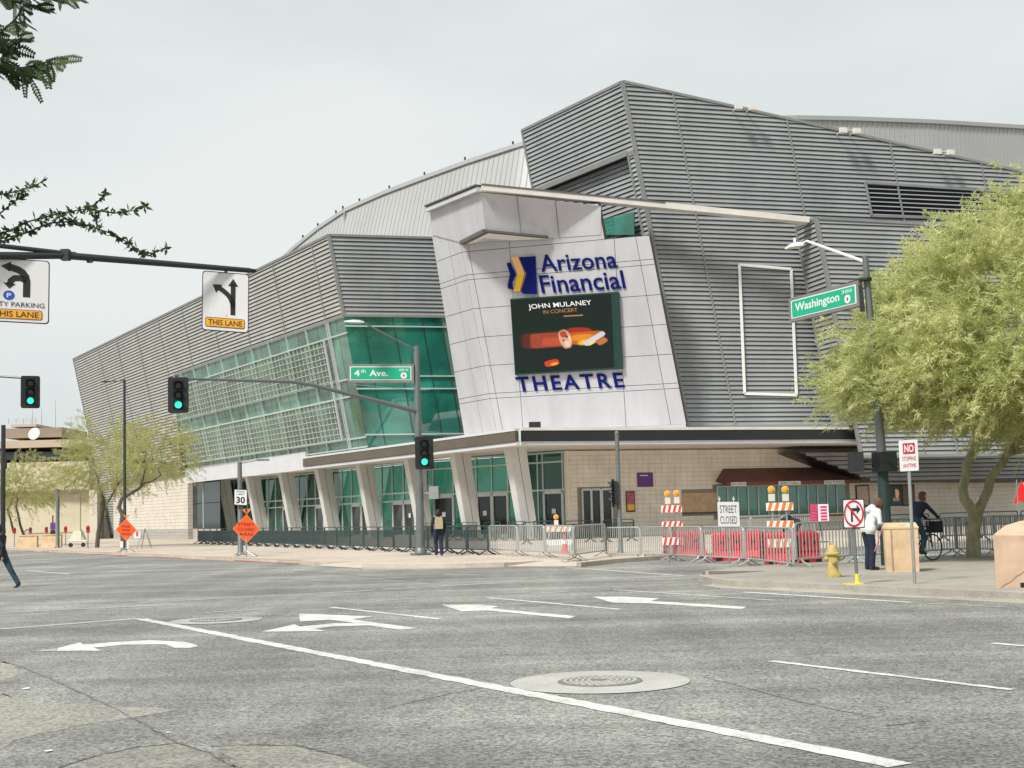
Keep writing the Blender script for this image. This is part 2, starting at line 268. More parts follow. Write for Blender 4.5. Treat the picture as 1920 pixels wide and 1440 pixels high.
# ------------------------------------------------------------------ mesh building
def base_of(o):
    v = np.zeros(3)
    while o is not None:
        v += np.array(o.location); o = o.parent
    return v
def nrm(v):
    v = np.array(v, float); return v / max(1e-9, np.linalg.norm(v))
class MB:
    def __init__(s): s.v = []; s.f = []; s.m = []; s.mats = []
    def _mi(s, name):
        if name not in s.mats: s.mats.append(name)
        return s.mats.index(name)
    def poly(s, pts, m='black'):
        i = len(s.v); s.v += [tuple(map(float, p)) for p in pts]; s.f.append(list(range(i, i + len(pts)))); s.m.append(s._mi(m)); return s
    def mesh(s, v, f, m='black'):
        i = len(s.v); s.v += [tuple(map(float, p)) for p in v]; k = s._mi(m)
        for q in f: s.f.append([i + j for j in q]); s.m.append(k)
        return s
    def hexa(s, c8, m='black'):
        return s.mesh(c8, [(0, 3, 2, 1), (4, 5, 6, 7), (0, 1, 5, 4), (1, 2, 6, 5), (2, 3, 7, 6), (3, 0, 4, 7)], m)
    def box(s, c, size, m='black', x=(1, 0, 0), y=(0, 1, 0), z=(0, 0, 1)):
        c = np.array(c, float); x = np.array(x, float) * size[0] / 2; y = np.array(y, float) * size[1] / 2; z = np.array(z, float) * size[2] / 2
        return s.hexa([c - x - y - z, c + x - y - z, c + x + y - z, c - x + y - z, c - x - y + z, c + x - y + z, c + x + y + z, c - x + y + z], m)
    def bar(s, a, b, w, h, m='black', up=(0, 0, 1)):
        a = np.array(a, float); b = np.array(b, float); d = nrm(b - a); up = np.array(up, float)
        if abs(d @ up) > 0.98: up = np.array([1.0, 0, 0])
        x = nrm(np.cross(d, up)); y = np.cross(x, d)
        return s.box((a + b) / 2, (np.linalg.norm(b - a), w, h), m, d, x, y)
    def tube(s, pts, rad, m='black', n=10, cap=True):
        pts = [np.array(p, float) for p in pts]
        if np.isscalar(rad): rad = [rad] * len(pts)
        ref = np.array([0, 0, 1.0]); rings = []
        for i, p in enumerate(pts):
            d = nrm(pts[min(i + 1, len(pts) - 1)] - pts[max(i - 1, 0)])
            if i == 0:
                if abs(d @ ref) > 0.95: ref = np.array([1.0, 0, 0])
                x = nrm(np.cross(d, ref))
            else: x = nrm(x - (x @ d) * d)
            y = np.cross(d, x)
            rings.append([p + rad[i] * (math.cos(2 * math.pi * k / n) * x + math.sin(2 * math.pi * k / n) * y) for k in range(n)])
        v = [q for r in rings for q in r]; f = []
        for i in range(len(pts) - 1):
            for k in range(n):
                f.append((i * n + k, i * n + (k + 1) % n, (i + 1) * n + (k + 1) % n, (i + 1) * n + k))
        if cap: f.append(tuple(range(n - 1, -1, -1))); f.append(tuple((len(pts) - 1) * n + k for k in range(n)))
        return s.mesh(v, f, m)
    def lathe(s, c, prof, m='black', n=16, axis=(0, 0, 1)):
        c = np.array(c, float); d = nrm(axis)
        return s.tube([c + d * z for r, z in prof], [max(r, 1e-4) for r, z in prof], m, n)
    def prism(s, pts, thick, m='black'):
        """polygon in space extruded along vector `thick`"""
        a = [np.array(p, float) for p in pts]; t = np.array(thick, float); n = len(a)
        return s.mesh(a + [p + t for p in a], [tuple(range(n - 1, -1, -1)), tuple(range(n, 2 * n))] + [(i, (i + 1) % n, n + (i + 1) % n, n + i) for i in range(n)], m)
    def ball(s, c, r, m='black', n=10):
        r = np.array([r] * 3 if np.isscalar(r) else r, float); v = []; f = []; k = n // 2 + 1
        for i in range(k + 1):
            th = math.pi * i / k
            for j in range(n): v.append(np.array(c) + r * np.array([math.sin(th) * math.cos(2 * math.pi * j / n), math.sin(th) * math.sin(2 * math.pi * j / n), math.cos(th)]))
        for i in range(k):
            for j in range(n): f.append((i * n + j, (i + 1) * n + j, (i + 1) * n + (j + 1) % n, i * n + (j + 1) % n))
        return s.mesh(v, f, m)
    def build(s, name, parent=None, smooth=False, fix=True, local=False):
        me = bpy.data.meshes.new(name); b = np.zeros(3) if (parent is None or local) else base_of(parent)
        v = np.array(s.v, float) - b if s.v else np.zeros((0, 3))
        me.from_pydata(v.tolist(), [], s.f)
        for k in s.mats: me.materials.append(MATS[k])
        if len(s.mats) > 1: me.polygons.foreach_set('material_index', s.m)
        if fix:
            bm = bmesh.new(); bm.from_mesh(me); bmesh.ops.recalc_face_normals(bm, faces=bm.faces); bm.to_mesh(me); bm.free()
        if smooth: smooth_mesh(me)
        o = bpy.data.objects.new(name, me); COL.objects.link(o)
        if parent is not None: o.parent = parent
        return o
def smooth_mesh(me, ang=40):
    me.polygons.foreach_set('use_smooth', [True] * len(me.polygons))
    try: me.set_sharp_from_angle(angle=R(ang))
    except Exception: pass
def tag(o, label=None, cat=None, group=None, kind=None):
    if label: o['label'] = label
    if cat: o['category'] = cat
    if group: o['group'] = group
    if kind: o['kind'] = kind
    return o
def thing(name, loc, label, cat, group=None):
    o = bpy.data.objects.new(name, None); COL.objects.link(o); o.location = tuple(map(float, loc)); o.empty_display_size = 0.3
    return tag(o, label, cat, group)
def copy_tree(o, parent=None):
    c = o.copy(); COL.objects.link(c); c.parent = parent
    for ch in list(o.children): copy_tree(ch, c)
    return c
def frame3(x, y):
    x = nrm(x); y = nrm(y); return x, y, nrm(np.cross(x, y))
def text_part(body, name, parent, o, x, y, w, h, m, ext=0.004, bold=0.0, space=1.0, n=None, local=False, split=False):
    """lettering fitted to a w x h box with its lower left corner at o; x and y are the box's directions"""
    cu = bpy.data.curves.new('t', 'FONT'); cu.body = body; cu.size = 1; cu.extrude = 0.0; cu.offset = bold; cu.space_character = space; cu.resolution_u = 3
    to = bpy.data.objects.new('t', cu); COL.objects.link(to)
    dg = bpy.context.evaluated_depsgraph_get(); me = bpy.data.meshes.new_from_object(to.evaluated_get(dg))
    v = np.array([q.co[:] for q in me.vertices]); lo = v.min(0); hi = v.max(0)
    fs = [list(p.vertices) for p in me.polygons]
    bpy.data.objects.remove(to); bpy.data.curves.remove(cu); bpy.data.meshes.remove(me)
    o = np.array(o, float); x = np.array(x, float); y = np.array(y, float)
    if n is None: n = nrm(np.cross(x, y))
    p = [o + x * ((a[0] - lo[0]) / (hi[0] - lo[0]) * w) + y * ((a[1] - lo[1]) / (hi[1] - lo[1]) * h) + n * ext for a in v]
    if split:                            # every letter an object of its own; an i keeps its dot
        par = list(range(len(v)))
        def root(i):
            while par[i] != i: par[i] = par[par[i]]; i = par[i]
            return i
        for f in fs:
            for i in f[1:]: par[root(i)] = root(f[0])
        comp = {}
        for k, f in enumerate(fs): comp.setdefault(root(f[0]), []).append(k)
        groups = []
        for ks in sorted(comp.values(), key=lambda ks: min(v[i][0] for k in ks for i in fs[k])):
            x0 = min(v[i][0] for k in ks for i in fs[k]); x1 = max(v[i][0] for k in ks for i in fs[k])
            if groups and min(x1, groups[-1][1]) - max(x0, groups[-1][0]) > .6 * min(x1 - x0, groups[-1][1] - groups[-1][0]): groups[-1] = (min(x0, groups[-1][0]), max(x1, groups[-1][1]), groups[-1][2] + ks)
            else: groups.append((x0, x1, ks))
        from collections import Counter
        for (_, _, ks) in groups:
            used = sorted({i for k in ks for i in fs[k]}); ix = {i: j for j, i in enumerate(used)}; lf = [[ix[i] for i in fs[k]] for k in ks]
            b = MB(); b.mesh([p[i] for i in used], lf, m); ec = Counter(tuple(sorted((f[i], f[(i + 1) % len(f)]))) for f in lf for i in range(len(f))); kk = len(b.v)
            if ext > 0.02:
                b.v += [tuple(p[i] - n * ext) for i in used]
                for (i, j), cnt in ec.items():
                    if cnt == 1: b.f.append([i, j, kk + j, kk + i]); b.m.append(0)
            b.build('letter', parent, fix=ext > 0.02, local=local)
        return None
    b = MB(); b.mesh(p, fs, m)
    if ext > 0.02:                       # solid letters: side walls from the outline
        from collections import Counter
        ec = Counter()
        for f in fs:
            for i in range(len(f)): ec[tuple(sorted((f[i], f[(i + 1) % len(f)])))] += 1
        k = len(b.v); b.v += [tuple(q - n * ext) for q in p]
        for (i, j), cnt in ec.items():
            if cnt == 1: b.f.append([i, j, k + j, k + i]); b.m.append(0)
    return b.build(name, parent, fix=ext > 0.02, local=local)
# ------------------------------------------------------------------ ground, roads, pavements
def sheet(name, pts, z, m, parent=None, kind=None):
    b = MB(); b.poly([(p[0], p[1], z) for p in pts], m)
    o = b.build(name, parent, fix=False)
    if kind: o['kind'] = kind
    # polygons given clockwise would face down
    if o.data.polygons[0].normal.z < 0: o.data.flip_normals()
    return o
road = sheet('road', [(-1500, -1500), (1500, -1500), (1500, 1500), (-1500, 1500)], 0.0, 'asphalt', kind='structure')

def px_poly(name, pts, z, m):
    P = [ground(x, y) for x, y in pts]; j = 0.035 if name == 'asphalt_patch' else 0.007; Q = []
    for i in range(len(P)):                          # broken, worn outline instead of a ruled one
        a, c = P[i], P[(i + 1) % len(P)]; L = np.linalg.norm(c - a); k = max(2, min(16, int(L / 0.09)))
        for q in range(k): Q.append(a + (c - a) * q / k + np.array([random.uniform(-j, j), random.uniform(-j, j), 0]))
    return sheet(name, Q, z, m, parent=road)
Z1, Z2, Z3 = 0.0025, 0.0055, 0.008
def stripe(a, b, w, m='paint', name='lane_line', z=Z2, n=10, ragged=0.012):
    """painted line between two ground points with slightly worn edges"""
    a = np.array(a[:2]); b = np.array(b[:2]); d = nrm(b - a); q = np.array([-d[1], d[0]]); L = np.linalg.norm(b - a); n = max(2, int(L / 0.12)) if L < 25 else 60
    left = []; right = []
    for i in range(n + 1):
        p = a + d * L * i / n
        left.append(p + q * (w / 2 + random.uniform(-ragged, ragged))); right.append(p - q * (w / 2 + random.uniform(-ragged, ragged)))
    bb = MB(); v = [(p[0], p[1], z) for p in left] + [(p[0], p[1], z) for p in right]
    bb.mesh(v, [(i, i + n + 1, i + n + 2, i + 1) for i in range(n)], m)
    o = bb.build(name, road, fix=False)
    if o.data.polygons[0].normal.z < 0: o.data.flip_normals()
    return o
G = ground
stripe(G(265, 1161), G(1690, 1436), 0.20, ragged=0.016)
a = G(1445, 1240); stripe(a, np.array(a) - DA * 3.05, 0.10)
stripe(G(1860, 1206.5), G(1860, 1206.5) - DA * 3, 0.10)
stripe(G(622, 1139), G(825, 1161), 0.12)
stripe(G(915, 1121), G(1162, 1143), 0.12)
stripe(G(1140, 1105.5), G(1452, 1126), 0.12, 'paint_worn')
stripe(G(1392, 1110.5), G(1710, 1130), 0.14)
stripe(G(1740, 1132), G(1880, 1139), 0.10, 'paint_faint')
for (p, q, w, mm) in (((0, 1149), (330, 1134), .16, 'paint_worn'), ((255, 1131), (700, 1107), .16, 'paint_worn'), ((720, 1105), (960, 1092), .16, 'paint_worn'), ((962, 1092), (1285, 1081), .16, 'paint_worn'),
                      ((0, 1180), (262, 1160), .22, 'paint_worn'), ((0, 1093.5), (270, 1076), .18, 'paint_worn'), ((280, 1075), (425, 1066), .18, 'paint_faint'),
                      ((50, 1070), (130, 1076.5), .14, 'paint'), ((385, 1149), (502, 1142), .14, 'paint_worn'), ((705, 1127), (800, 1121), .14, 'paint_worn'),
                      ((0, 1114), (40, 1112), .3, 'paint_faint'), ((995, 1114), (1066, 1109), .14, 'paint_worn'), ((1130, 1107), (1230, 1100), .1, 'paint_faint')):
    stripe(G(*p), G(*q), w, mm, 'crosswalk_line', z=Z2)
for (x0, x1, y0, y1, mm) in ((640, 720, 1074, 1073, 'paint_faint'), (725, 800, 1077, 1076, 'paint_faint'), (835, 905, 1078, 1078, 'paint_worn'), (75, 130, 1054, 1057, 'paint_faint'), (190, 260, 1062, 1066, 'paint_faint'),
                             (1060, 1285, 1064, 1080, 'paint_worn'), (285, 390, 1056, 1057, 'paint_faint')):
    stripe(G(x0, y0), G(x1, y1), 0.2, mm, 'crosswalk_line', z=Z2)
def zpx(pts, ox): return [(ox + x / 2, 1040 + y / 2) for x, y in pts]
px_poly('turn_arrow', zpx([(215, 352), (300, 331), (312, 338), (420, 330), (560, 322), (700, 329), (745, 343), (715, 351), (655, 351), (620, 337), (470, 339), (350, 350), (378, 362), (300, 361), (215, 363)], 0), Z2, 'paint')
px_poly('turn_arrow', zpx([(110, 364), (215, 352), (215, 363)], 0), Z2, 'paint_faint')
px_poly('turn_arrow', zpx([(1122, 222), (1400, 233), (1320, 243), (1440, 260), (1570, 277), (1500, 283), (1380, 266), (1250, 270), (1180, 279), (1225, 288), (980, 290), (1105, 262), (1125, 271), (1250, 259), (1330, 257), (1240, 245), (1125, 252)], 0), Z2, 'paint')
px_poly('turn_arrow', [(826, 1134), (900, 1134), (935, 1137.5), (920, 1141), (1080, 1156), (1068, 1160), (912, 1145), (866, 1147)], Z2, 'paint')
px_poly('turn_arrow', zpx([(300, 158), (430, 159), (555, 165), (520, 174), (880, 197), (860, 205), (490, 182), (375, 181)], 960), Z2, 'paint')
# worn patches and the tar seams of the near corner
px_poly('asphalt_patch', [(0, 1405), (40, 1385), (150, 1360), (260, 1345), (330, 1330), (150, 1320), (60, 1318), (0, 1300)], Z1, 'asphalt_light')
px_poly('asphalt_patch', [(118, 1440), (160, 1425), (250, 1404), (330, 1396), (395, 1412), (440, 1440), (420, 1470), (110, 1470)], Z1, 'asphalt_light')
px_poly('asphalt_patch', [(408, 1402), (430, 1398), (540, 1398), (600, 1410), (650, 1424), (720, 1445), (760, 1480), (470, 1480), (440, 1432)], Z1, 'asphalt_light')
px_poly('asphalt_patch', [(0, 1240), (20, 1246), (45, 1262), (0, 1280)], Z1, 'asphalt_light')
def seam(pts, w, m='asphalt_dark'):
    w = w * .62; P = [G(*p) for p in pts]; Q = []
    for i in range(len(P) - 1):
        for k in range(8): Q.append(P[i] + (P[i + 1] - P[i]) * k / 8)
    Q.append(P[-1]); L = []; Rr = []
    for i, p in enumerate(Q):
        d = nrm(Q[min(i + 1, len(Q) - 1)] - Q[max(0, i - 1)]); q = np.array([-d[1], d[0], 0]); j = random.uniform(-.5, .5) * w
        L.append(p + q * (w * random.uniform(.25, .7) + j)); Rr.append(p - q * (w * random.uniform(.25, .7) - j))
    n = len(Q) - 1; b = MB(); b.mesh([(p[0], p[1], Z1 + 0.0015) for p in L + Rr], [(i, i + n + 1, i + n + 2, i + 1) for i in range(n)], m)
    o = b.build('tar_seam', road, fix=False)
    if o.data.polygons[0].normal.z < 0: o.data.flip_normals()
seam([(0, 1238), (45, 1252), (110, 1280), (165, 1305), (230, 1336), (300, 1375), (330, 1392), (390, 1412), (440, 1440)], 0.035)
seam([(395, 1400), (480, 1397), (560, 1399), (625, 1414), (680, 1432), (720, 1450)], 0.05)
seam([(110, 1440), (170, 1420), (250, 1402), (330, 1394)], 0.03)
seam([(720, 1330), (790, 1313), (850, 1300), (905, 1290), (960, 1288)], 0.02)
seam([(1320, 1270), (1400, 1290), (1480, 1312), (1560, 1330), (1640, 1345)], 0.022)
seam([(250, 1278), (330, 1268), (420, 1255), (520, 1249)], 0.018)
seam([(1660, 1362), (1720, 1354), (1745, 1352)], 0.03)
seam([(390, 1080), (520, 1086), (640, 1093), (760, 1092)], 0.08); seam([(540, 1070), (700, 1082), (840, 1094)], 0.06)
for (x, y, r) in ((48, 1292, .05), (92, 1409, .03), (316, 1375, .02)):
    p = G(x, y); b = MB(); b.poly([(p[0] + r * math.cos(k) * random.uniform(.6, 1.2), p[1] + r * 1.6 * math.sin(k) * random.uniform(.6, 1.2), Z3) for k in np.linspace(0, 5.6, 8)], 'sign_white'); b.build('litter_scrap', road, fix=False)
def manhole(cx, cy, r_ring, r_cov, label):
    p = G(cx, cy); t = thing('manhole_cover', (p[0], p[1], 0), label, 'manhole')
    b = MB(); n = 48; b.poly([(p[0] + r_ring * math.cos(2 * math.pi * k / n), p[1] + r_ring * math.sin(2 * math.pi * k / n), 0.0075) for k in range(n)], 'manhole_ring'); b.build('collar', t, fix=False)
    b = MB(); b.lathe((p[0], p[1], 0.0078), [(r_cov, 0), (r_cov, 0.008), (r_cov * .96, 0.010), (0, 0.010)], 'iron', 40); b.build('cover', t)
    b = MB()
    for ring in range(2, 7):
        rr = r_cov * ring / 7.2; k = ring * 5
        for i in range(k):
            a = 2 * math.pi * i / k; c = (p[0] + rr * math.cos(a), p[1] + rr * math.sin(a), 0.020)
            b.box(c, (0.055, 0.03, 0.008), 'manhole_ring', (-math.sin(a), math.cos(a), 0), (math.cos(a), math.sin(a), 0))
    o = b.build('stud_pattern', t); o['kind'] = 'stuff'
manhole(1125, 1279, 0.85, 0.40, 'large pale manhole collar with studded iron lid beside the long white line')
manhole(405, 1163.5, 0.76, 0.42, 'faded manhole collar farther off, at the far end of the long white line')

# pavements: polygons at kerb height with dropped ramps let into their edges
def pavement(name, outer, ramps, far, m, kerbm, label_kind='structure', seg=2.4):
    """outer: list of ground points along the kerb; ramps: indices of spans that are dropped; far: closing points"""
    top = []; n = len(outer)
    inward = lambda i: None
    cen = np.mean(np.array([p[:2] for p in outer + far]), axis=0)
    edge = []
    for i in range(n):
        edge.append(np.array(outer[i][:2]))
    poly = []
    for i in range(n):
        poly.append(edge[i])
        if i in ramps and i + 1 < n:
            d = nrm(edge[i + 1] - edge[i]); q = np.array([-d[1], d[0]])
            if q @ (cen - edge[i]) < 0: q = -q
            poly.append(edge[i] + q * 1.6 + d * 0.5); poly.append(edge[i + 1] + q * 1.6 - d * 0.5)
    poly += [np.array(p[:2]) for p in far]
    sk = MB(); sk.prism([(p[0], p[1], -.02) for p in poly], (0, 0, WALK + .02), m); o = sk.build(name, None); o['kind'] = label_kind
    # kerb stones
    for i in range(n - 1):
        a, b = edge[i], edge[i + 1]; d = nrm(b - a); q = np.array([-d[1], d[0]])
        if q @ (cen - a) < 0: q = -q
        if i in ramps:
            r = MB(); A = a + q * 1.6 + d * 0.5; B = b + q * 1.6 - d * 0.5
            r.poly([(a[0], a[1], 0.012), (b[0], b[1], 0.012), (B[0], B[1], WALK), (A[0], A[1], WALK)], m)
            r.poly([(a[0], a[1], 0.012), (A[0], A[1], WALK), (a[0] + .001 * d[0], a[1] + .001 * d[1], WALK)], m)
            r.poly([(b[0], b[1], 0.012), (B[0], B[1], WALK), (b[0], b[1], WALK)], m)
            x = r.build('kerb_ramp', o, fix=False)
            continue
        L = np.linalg.norm(b - a); k = max(1, int(round(min(L, 60) / seg))); step = L / max(1, int(round(L / seg)))
        ns_ = max(1, int(round(L / seg)))
        for j in range(ns_):
            if (j > 45 and i > 0) or (i == 0 and j < ns_ - 45): continue
            p = a + d * step * (j + 0.004); e = a + d * (step * (j + 1) - 0.012)
            s = MB(); w = 0.16; z = WALK + 0.003
            off = -0.006 + random.uniform(-.003, .003)
            s.hexa([(p[0] + q[0] * off, p[1] + q[1] * off, -.02), (e[0] + q[0] * off, e[1] + q[1] * off, -.02), (e[0] + q[0] * w, e[1] + q[1] * w, -.02), (p[0] + q[0] * w, p[1] + q[1] * w, -.02),
                    (p[0] + q[0] * (off + .02), p[1] + q[1] * (off + .02), z), (e[0] + q[0] * (off + .02), e[1] + q[1] * (off + .02), z), (e[0] + q[0] * w, e[1] + q[1] * w, z), (p[0] + q[0] * w, p[1] + q[1] * w, z)], kerbm(i))
            s.build('kerb_stone', o)
    return o
C0 = G(580, 1059.0); e_far = C0 + DA * 190
corner = [e_far, C0 + DA * 1.0 + np.array([0, 0, 0]), G(592, 1061), G(678, 1066), G(740, 1066.5), G(850, 1065), G(945, 1063), G(1090, 1063), G(1150, 1056.5), G(1240, 1050)]
cB = corner[-1] + DB * 130
plaza = pavement('plaza_pavement', corner + [cB], {2, 6}, [cB + DA * 150, e_far + DB * 130], 'pavement', lambda i: 'kerb_red' if i == 0 else 'kerb')
isl = [G(1440, 1103) - DA * 40, G(1440, 1103), G(1385, 1101.5), G(1335, 1096), G(1308, 1089), G(1318, 1081), G(1400, 1072), G(1540, 1063)]
iB = isl[-1] + DB * 110
island = pavement('corner_pavement', isl + [iB], {4}, [iB - DA * 60], 'pavement_grey', lambda i: 'kerb')
# pavement joints: thin recessed-looking control joints laid as dark grout strips
for k in range(14):
    p = isl[1] + DB * 0.3 - DA * (k * 3.0 - 3); q = p + DB * 9
    if k < 1: continue
    b = MB(); w = DA * 0.008; b.poly([p - w + [0, 0, WALK + .004], q - w + [0, 0, WALK + .004], q + w + [0, 0, WALK + .004], p + w + [0, 0, WALK + .004]], 'pavement_grey'); 
    b.build('control_joint', island, fix=False)
# gutter apron in front of the near kerb
gp = [G(1440, 1103) - DA * 40, G(1440, 1103), G(1385, 1101.5), G(1335, 1096)]
sheet('gutter', gp + [gp[3] - DB * 0.3 , gp[2] - DB * 0.42, gp[1] - DB * 0.45, gp[0] - DB * 0.45], Z1, 'kerb', kind='structure')
# ------------------------------------------------------------------ theatre
cc = at(975, 835, 73.0)                                   # underside corner of the canopy
theatre = thing('theatre_building', (cc[0], cc[1], WALK), 'large theatre with grey louvred upper walls, teal glass lobby and white leaning sign wall', 'theatre')
_b = at(690, 837, 90.5); _t = at(617, 441, 88.0); leanL = (_t - _b) / (_t[2] - _b[2])
FL = Face(_b, -31.1, leanL); FM = Face(_b, 75, leanL)
_b2 = at(1290, 800, 80.0); _t2 = at(1167, 153, 78.0); leanR = (_t2 - _b2) / (_t2[2] - _b2[2])
FR = Face(_b2, 74, leanR); FU = Face(_t2, -31.8, leanR)
_b3 = at(932, 812, 81.5); _e3 = at(1287, 796, 78.0); _t3 = at(852, 400, 79.0); leanS = (_t3 - _b3) / (_t3[2] - _b3[2])
FS = Face(_b3, math.degrees(math.atan2(_e3[0] - _b3[0], _e3[1] - _b3[1])), leanS); FSL = Face(_b3, -31.1, leanS)
PITCH = 0.272
field = MB()                                              # far slats, too fine to pick apart
n_slats = [0]
def crossings(poly, z):
    xs = []
    for i in range(len(poly)):
        (s0, z0), (s1, z1) = poly[i], poly[(i + 1) % len(poly)]
        if (z0 <= z) != (z1 <= z): xs.append(s0 + (z - z0) / (z1 - z0) * (s1 - s0))
    xs.sort(); return [(xs[i], xs[i + 1]) for i in range(0, len(xs) - 1, 2)]
def blade(b, f, s0, s1, z, h, m, depth=0.105, lip=0.05):
    pr = [(0.0, h), (0.025, h), (depth, 0.012), (depth - 0.012, 0.0), (lip, 0.0)]
    A = [f.P(s0, z + dz, o) for o, dz in pr]; B = [f.P(s1, z + dz, o) for o, dz in pr]; n = len(pr)
    b.mesh(A + B, [tuple(range(n)), tuple(range(2 * n - 1, n - 1, -1))] + [(i, n + i, n + (i + 1) % n, (i + 1) % n) for i in range(n)], m)
def louvres(f, poly, seams, name='louvre_wall', single=True, m='louver', holes=(), back='louver_back', trim=True, thin=False, zoff=0.0, pitch=None, trim_w=0.16):
    pitch = pitch or PITCH
    w = MB(); w.prism([f.P(s, z, -0.03) for s, z in poly], -f.n * 0.12, back); wall = w.build(name, theatre)
    z0 = min(z for s, z in poly); z1 = max(z for s, z in poly); z = z0 + 0.06 + zoff
    while z < z1 - 0.1:
        h = pitch * (0.30 if thin else 0.82)
        for (a, c) in crossings(poly, z + h * 0.5):
            cuts = [a + 0.05] + [q for q in seams if a + .3 < q < c - .3] + [c - 0.05]
            for i in range(len(cuts) - 1):
                s0, s1 = cuts[i] + (0.05 if i else 0), cuts[i + 1] - (0.05 if i < len(cuts) - 2 else 0)
                segs = [(s0, s1)]
                for (ha, hb, hz0, hz1) in holes:
                    if hz0 < z + h * .5 < hz1:
                        ns = []
                        for (p, q) in segs:
                            if q <= ha or p >= hb: ns.append((p, q)); continue
                            if p < ha: ns.append((p, ha))
                            if q > hb: ns.append((hb, q))
                        segs = ns
                for (p, q) in segs:
                    if q - p < 0.15: continue
                    if single and n_slats[0] < 300:
                        sb = MB(); jit = random.uniform(-.006, .006); blade(sb, f, p, q, z + jit, h, m, 0.07 if thin else 0.105, 0.02 if thin else 0.05); sb.build('slat', wall); n_slats[0] += 1
                    else: blade(field, f, p, q, z, h, m, 0.07 if thin else 0.105, 0.02 if thin else 0.05)
        z += pitch
    zs = lambda q: crossings([(b_, a_) for a_, b_ in poly], q)
    for q in seams:
        for (a, c) in zs(q):
            t = MB(); t.bar(f.P(q, a + .05, 0.05), f.P(q, c - .05, 0.05), 0.10, 0.14, 'louver_trim', up=f.n); t.build('seam_strip', wall)
    if trim:
        for i in range(len(poly)):
            p, q = poly[i], poly[(i + 1) % len(poly)]
            t = MB(); t.bar(f.P(p[0], p[1], 0.02), f.P(q[0], q[1], 0.02), trim_w, 0.22, 'louver_trim', up=f.n); t.build('edge_trim', wall)
    return wall
# middle face above the corner glass, right-hand faces, upper left face
louvres(FM, [(0, 15.3), (7.6, 15.3), (7.6, 20.62), (0, 20.62)], [])
louvres(FR, [(0, 6.6), (11.8, 6.6), (11.8, 19.0), (11.9, 19.2), (26.5, 19.6), (28.5, 22.9), (0.0, 27.32)], [3.1, 10.5, 17.5, 24.0], holes=[(15.2, 27.5, 19.75, 21.95)])
louvres(FU, [(0, 23.2), (0, 27.3), (11.25, 27.3), (11.3, 23.2)], [], name='louvre_prow')
louvres(FU, [(0, 17.6), (0, 23.05), (0.66, 23.05), (0.66, 17.6)], [], name='louvre_corner_strip')
b = MB(); b.bar(FU.P(0.7, 23.2, .06), FU.P(11.2, 23.2, .06), 0.30, 0.22, 'louver_trim', up=FU.n); b.build('ledge_trim', theatre)
n_keep = n_slats[0]
# recessed lower half of the upper left face and the dark opening in the right face
class Shift(Face):
    def __init__(f, g, off): f.p0 = g.p0 + off * g.n; f.s = g.s; f.t = g.t; f.n = g.n
louvres(Shift(FU, -0.45), [(0.7, 17.6), (0.7, 23.0), (11.2, 23.0), (11.2, 17.6)], [], name='louvre_recess', single=False, m='louver', trim=False)
louvres(Shift(FR, 0.02), [(15.2, 19.8), (27.5, 19.9), (27.5, 21.7), (15.2, 21.9)], [], name='dark_louvre_opening', single=False, m='louver', back='louver_void', thin=True, trim=True)
# projecting volume behind the big tree, and the louvred apron under it
FV = Face(at(1604, 800, 79.4), 74, leanR)
v0 = FV.hit(1533, 409)[1]
louvres(FV, [(0, 4.5), (20, 4.5), (20, v0 - .3), (0, v0)], [6.6, 13.8], name='projecting_louvre_wall', single=False)
FVs = Face(FV.P(0, FV.p0[2]), 164, leanR)
louvres(FVs, [(0, 6.5), (-2.4, 6.5), (-2.4, v0), (0, v0)], [], name='projecting_return_wall', single=False)
# the long left face: louvres above the glass, down to a point at its far end
ZG0, ZG1 = 6.5, 15.22
louvres(FL, [(0, ZG1 + .06), (37.9, ZG1 + .06), (42.0, 6.5), (66.5, 6.5), (68.5, 2.5), (72.5, 0.2), (73.3, 20.65), (0, 20.62)], [2.9, 10.4, 17.8, 25.1, 32.5, 39.8, 47.1, 54.5, 61.9], name='long_louvre_wall', single=False, m='louver_lit')
o = field.build('louvre_field', theatre, fix=False); o['kind'] = 'stuff'
# floodlights on brackets along the right-hand roof edge
def roof_z(s): return 27.32 + (22.9 - 27.32) * s / 28.5
fl_lab = ['pale floodlight pair on the roof edge nearest the peak', 'pale floodlight pair in the middle of the sloping roof edge', 'pale floodlight pair farthest down the roof edge, above the dark opening']
for i, s in enumerate((6.9, 13.8, 20.3)):
    P = FR.P(s, roof_z(s) - .35, 0.1); t = thing('floodlight', P, fl_lab[i], 'floodlight', 'floodlights along the roof edge')
    b = MB(); b.tube([P, P + FR.n * .7 + [0, 0, .15]], .035, 'beam', 6); b.tube([P + FR.s * .9, P + FR.s * .9 + FR.n * .7 + [0, 0, .15]], .035, 'beam', 6); b.tube([P + FR.n * .7 + [0, 0, .15], P + FR.s * .9 + FR.n * .7 + [0, 0, .15]], .03, 'beam', 6); b.build('bracket', t)
    for k in (0, .95):
        b = MB(); c = P + FR.n * .8 + FR.s * k + [0, 0, .1]; b.box(c, (.45, .22, .32), 'beam', FR.s, FR.n, (0, 0, 1)); b.box(c - FR.n * .12 - [0, 0, .02], (.38, .03, .26), 'lens_off', FR.s, FR.n, (0, 0, 1)); b.build('lamp_head', t)
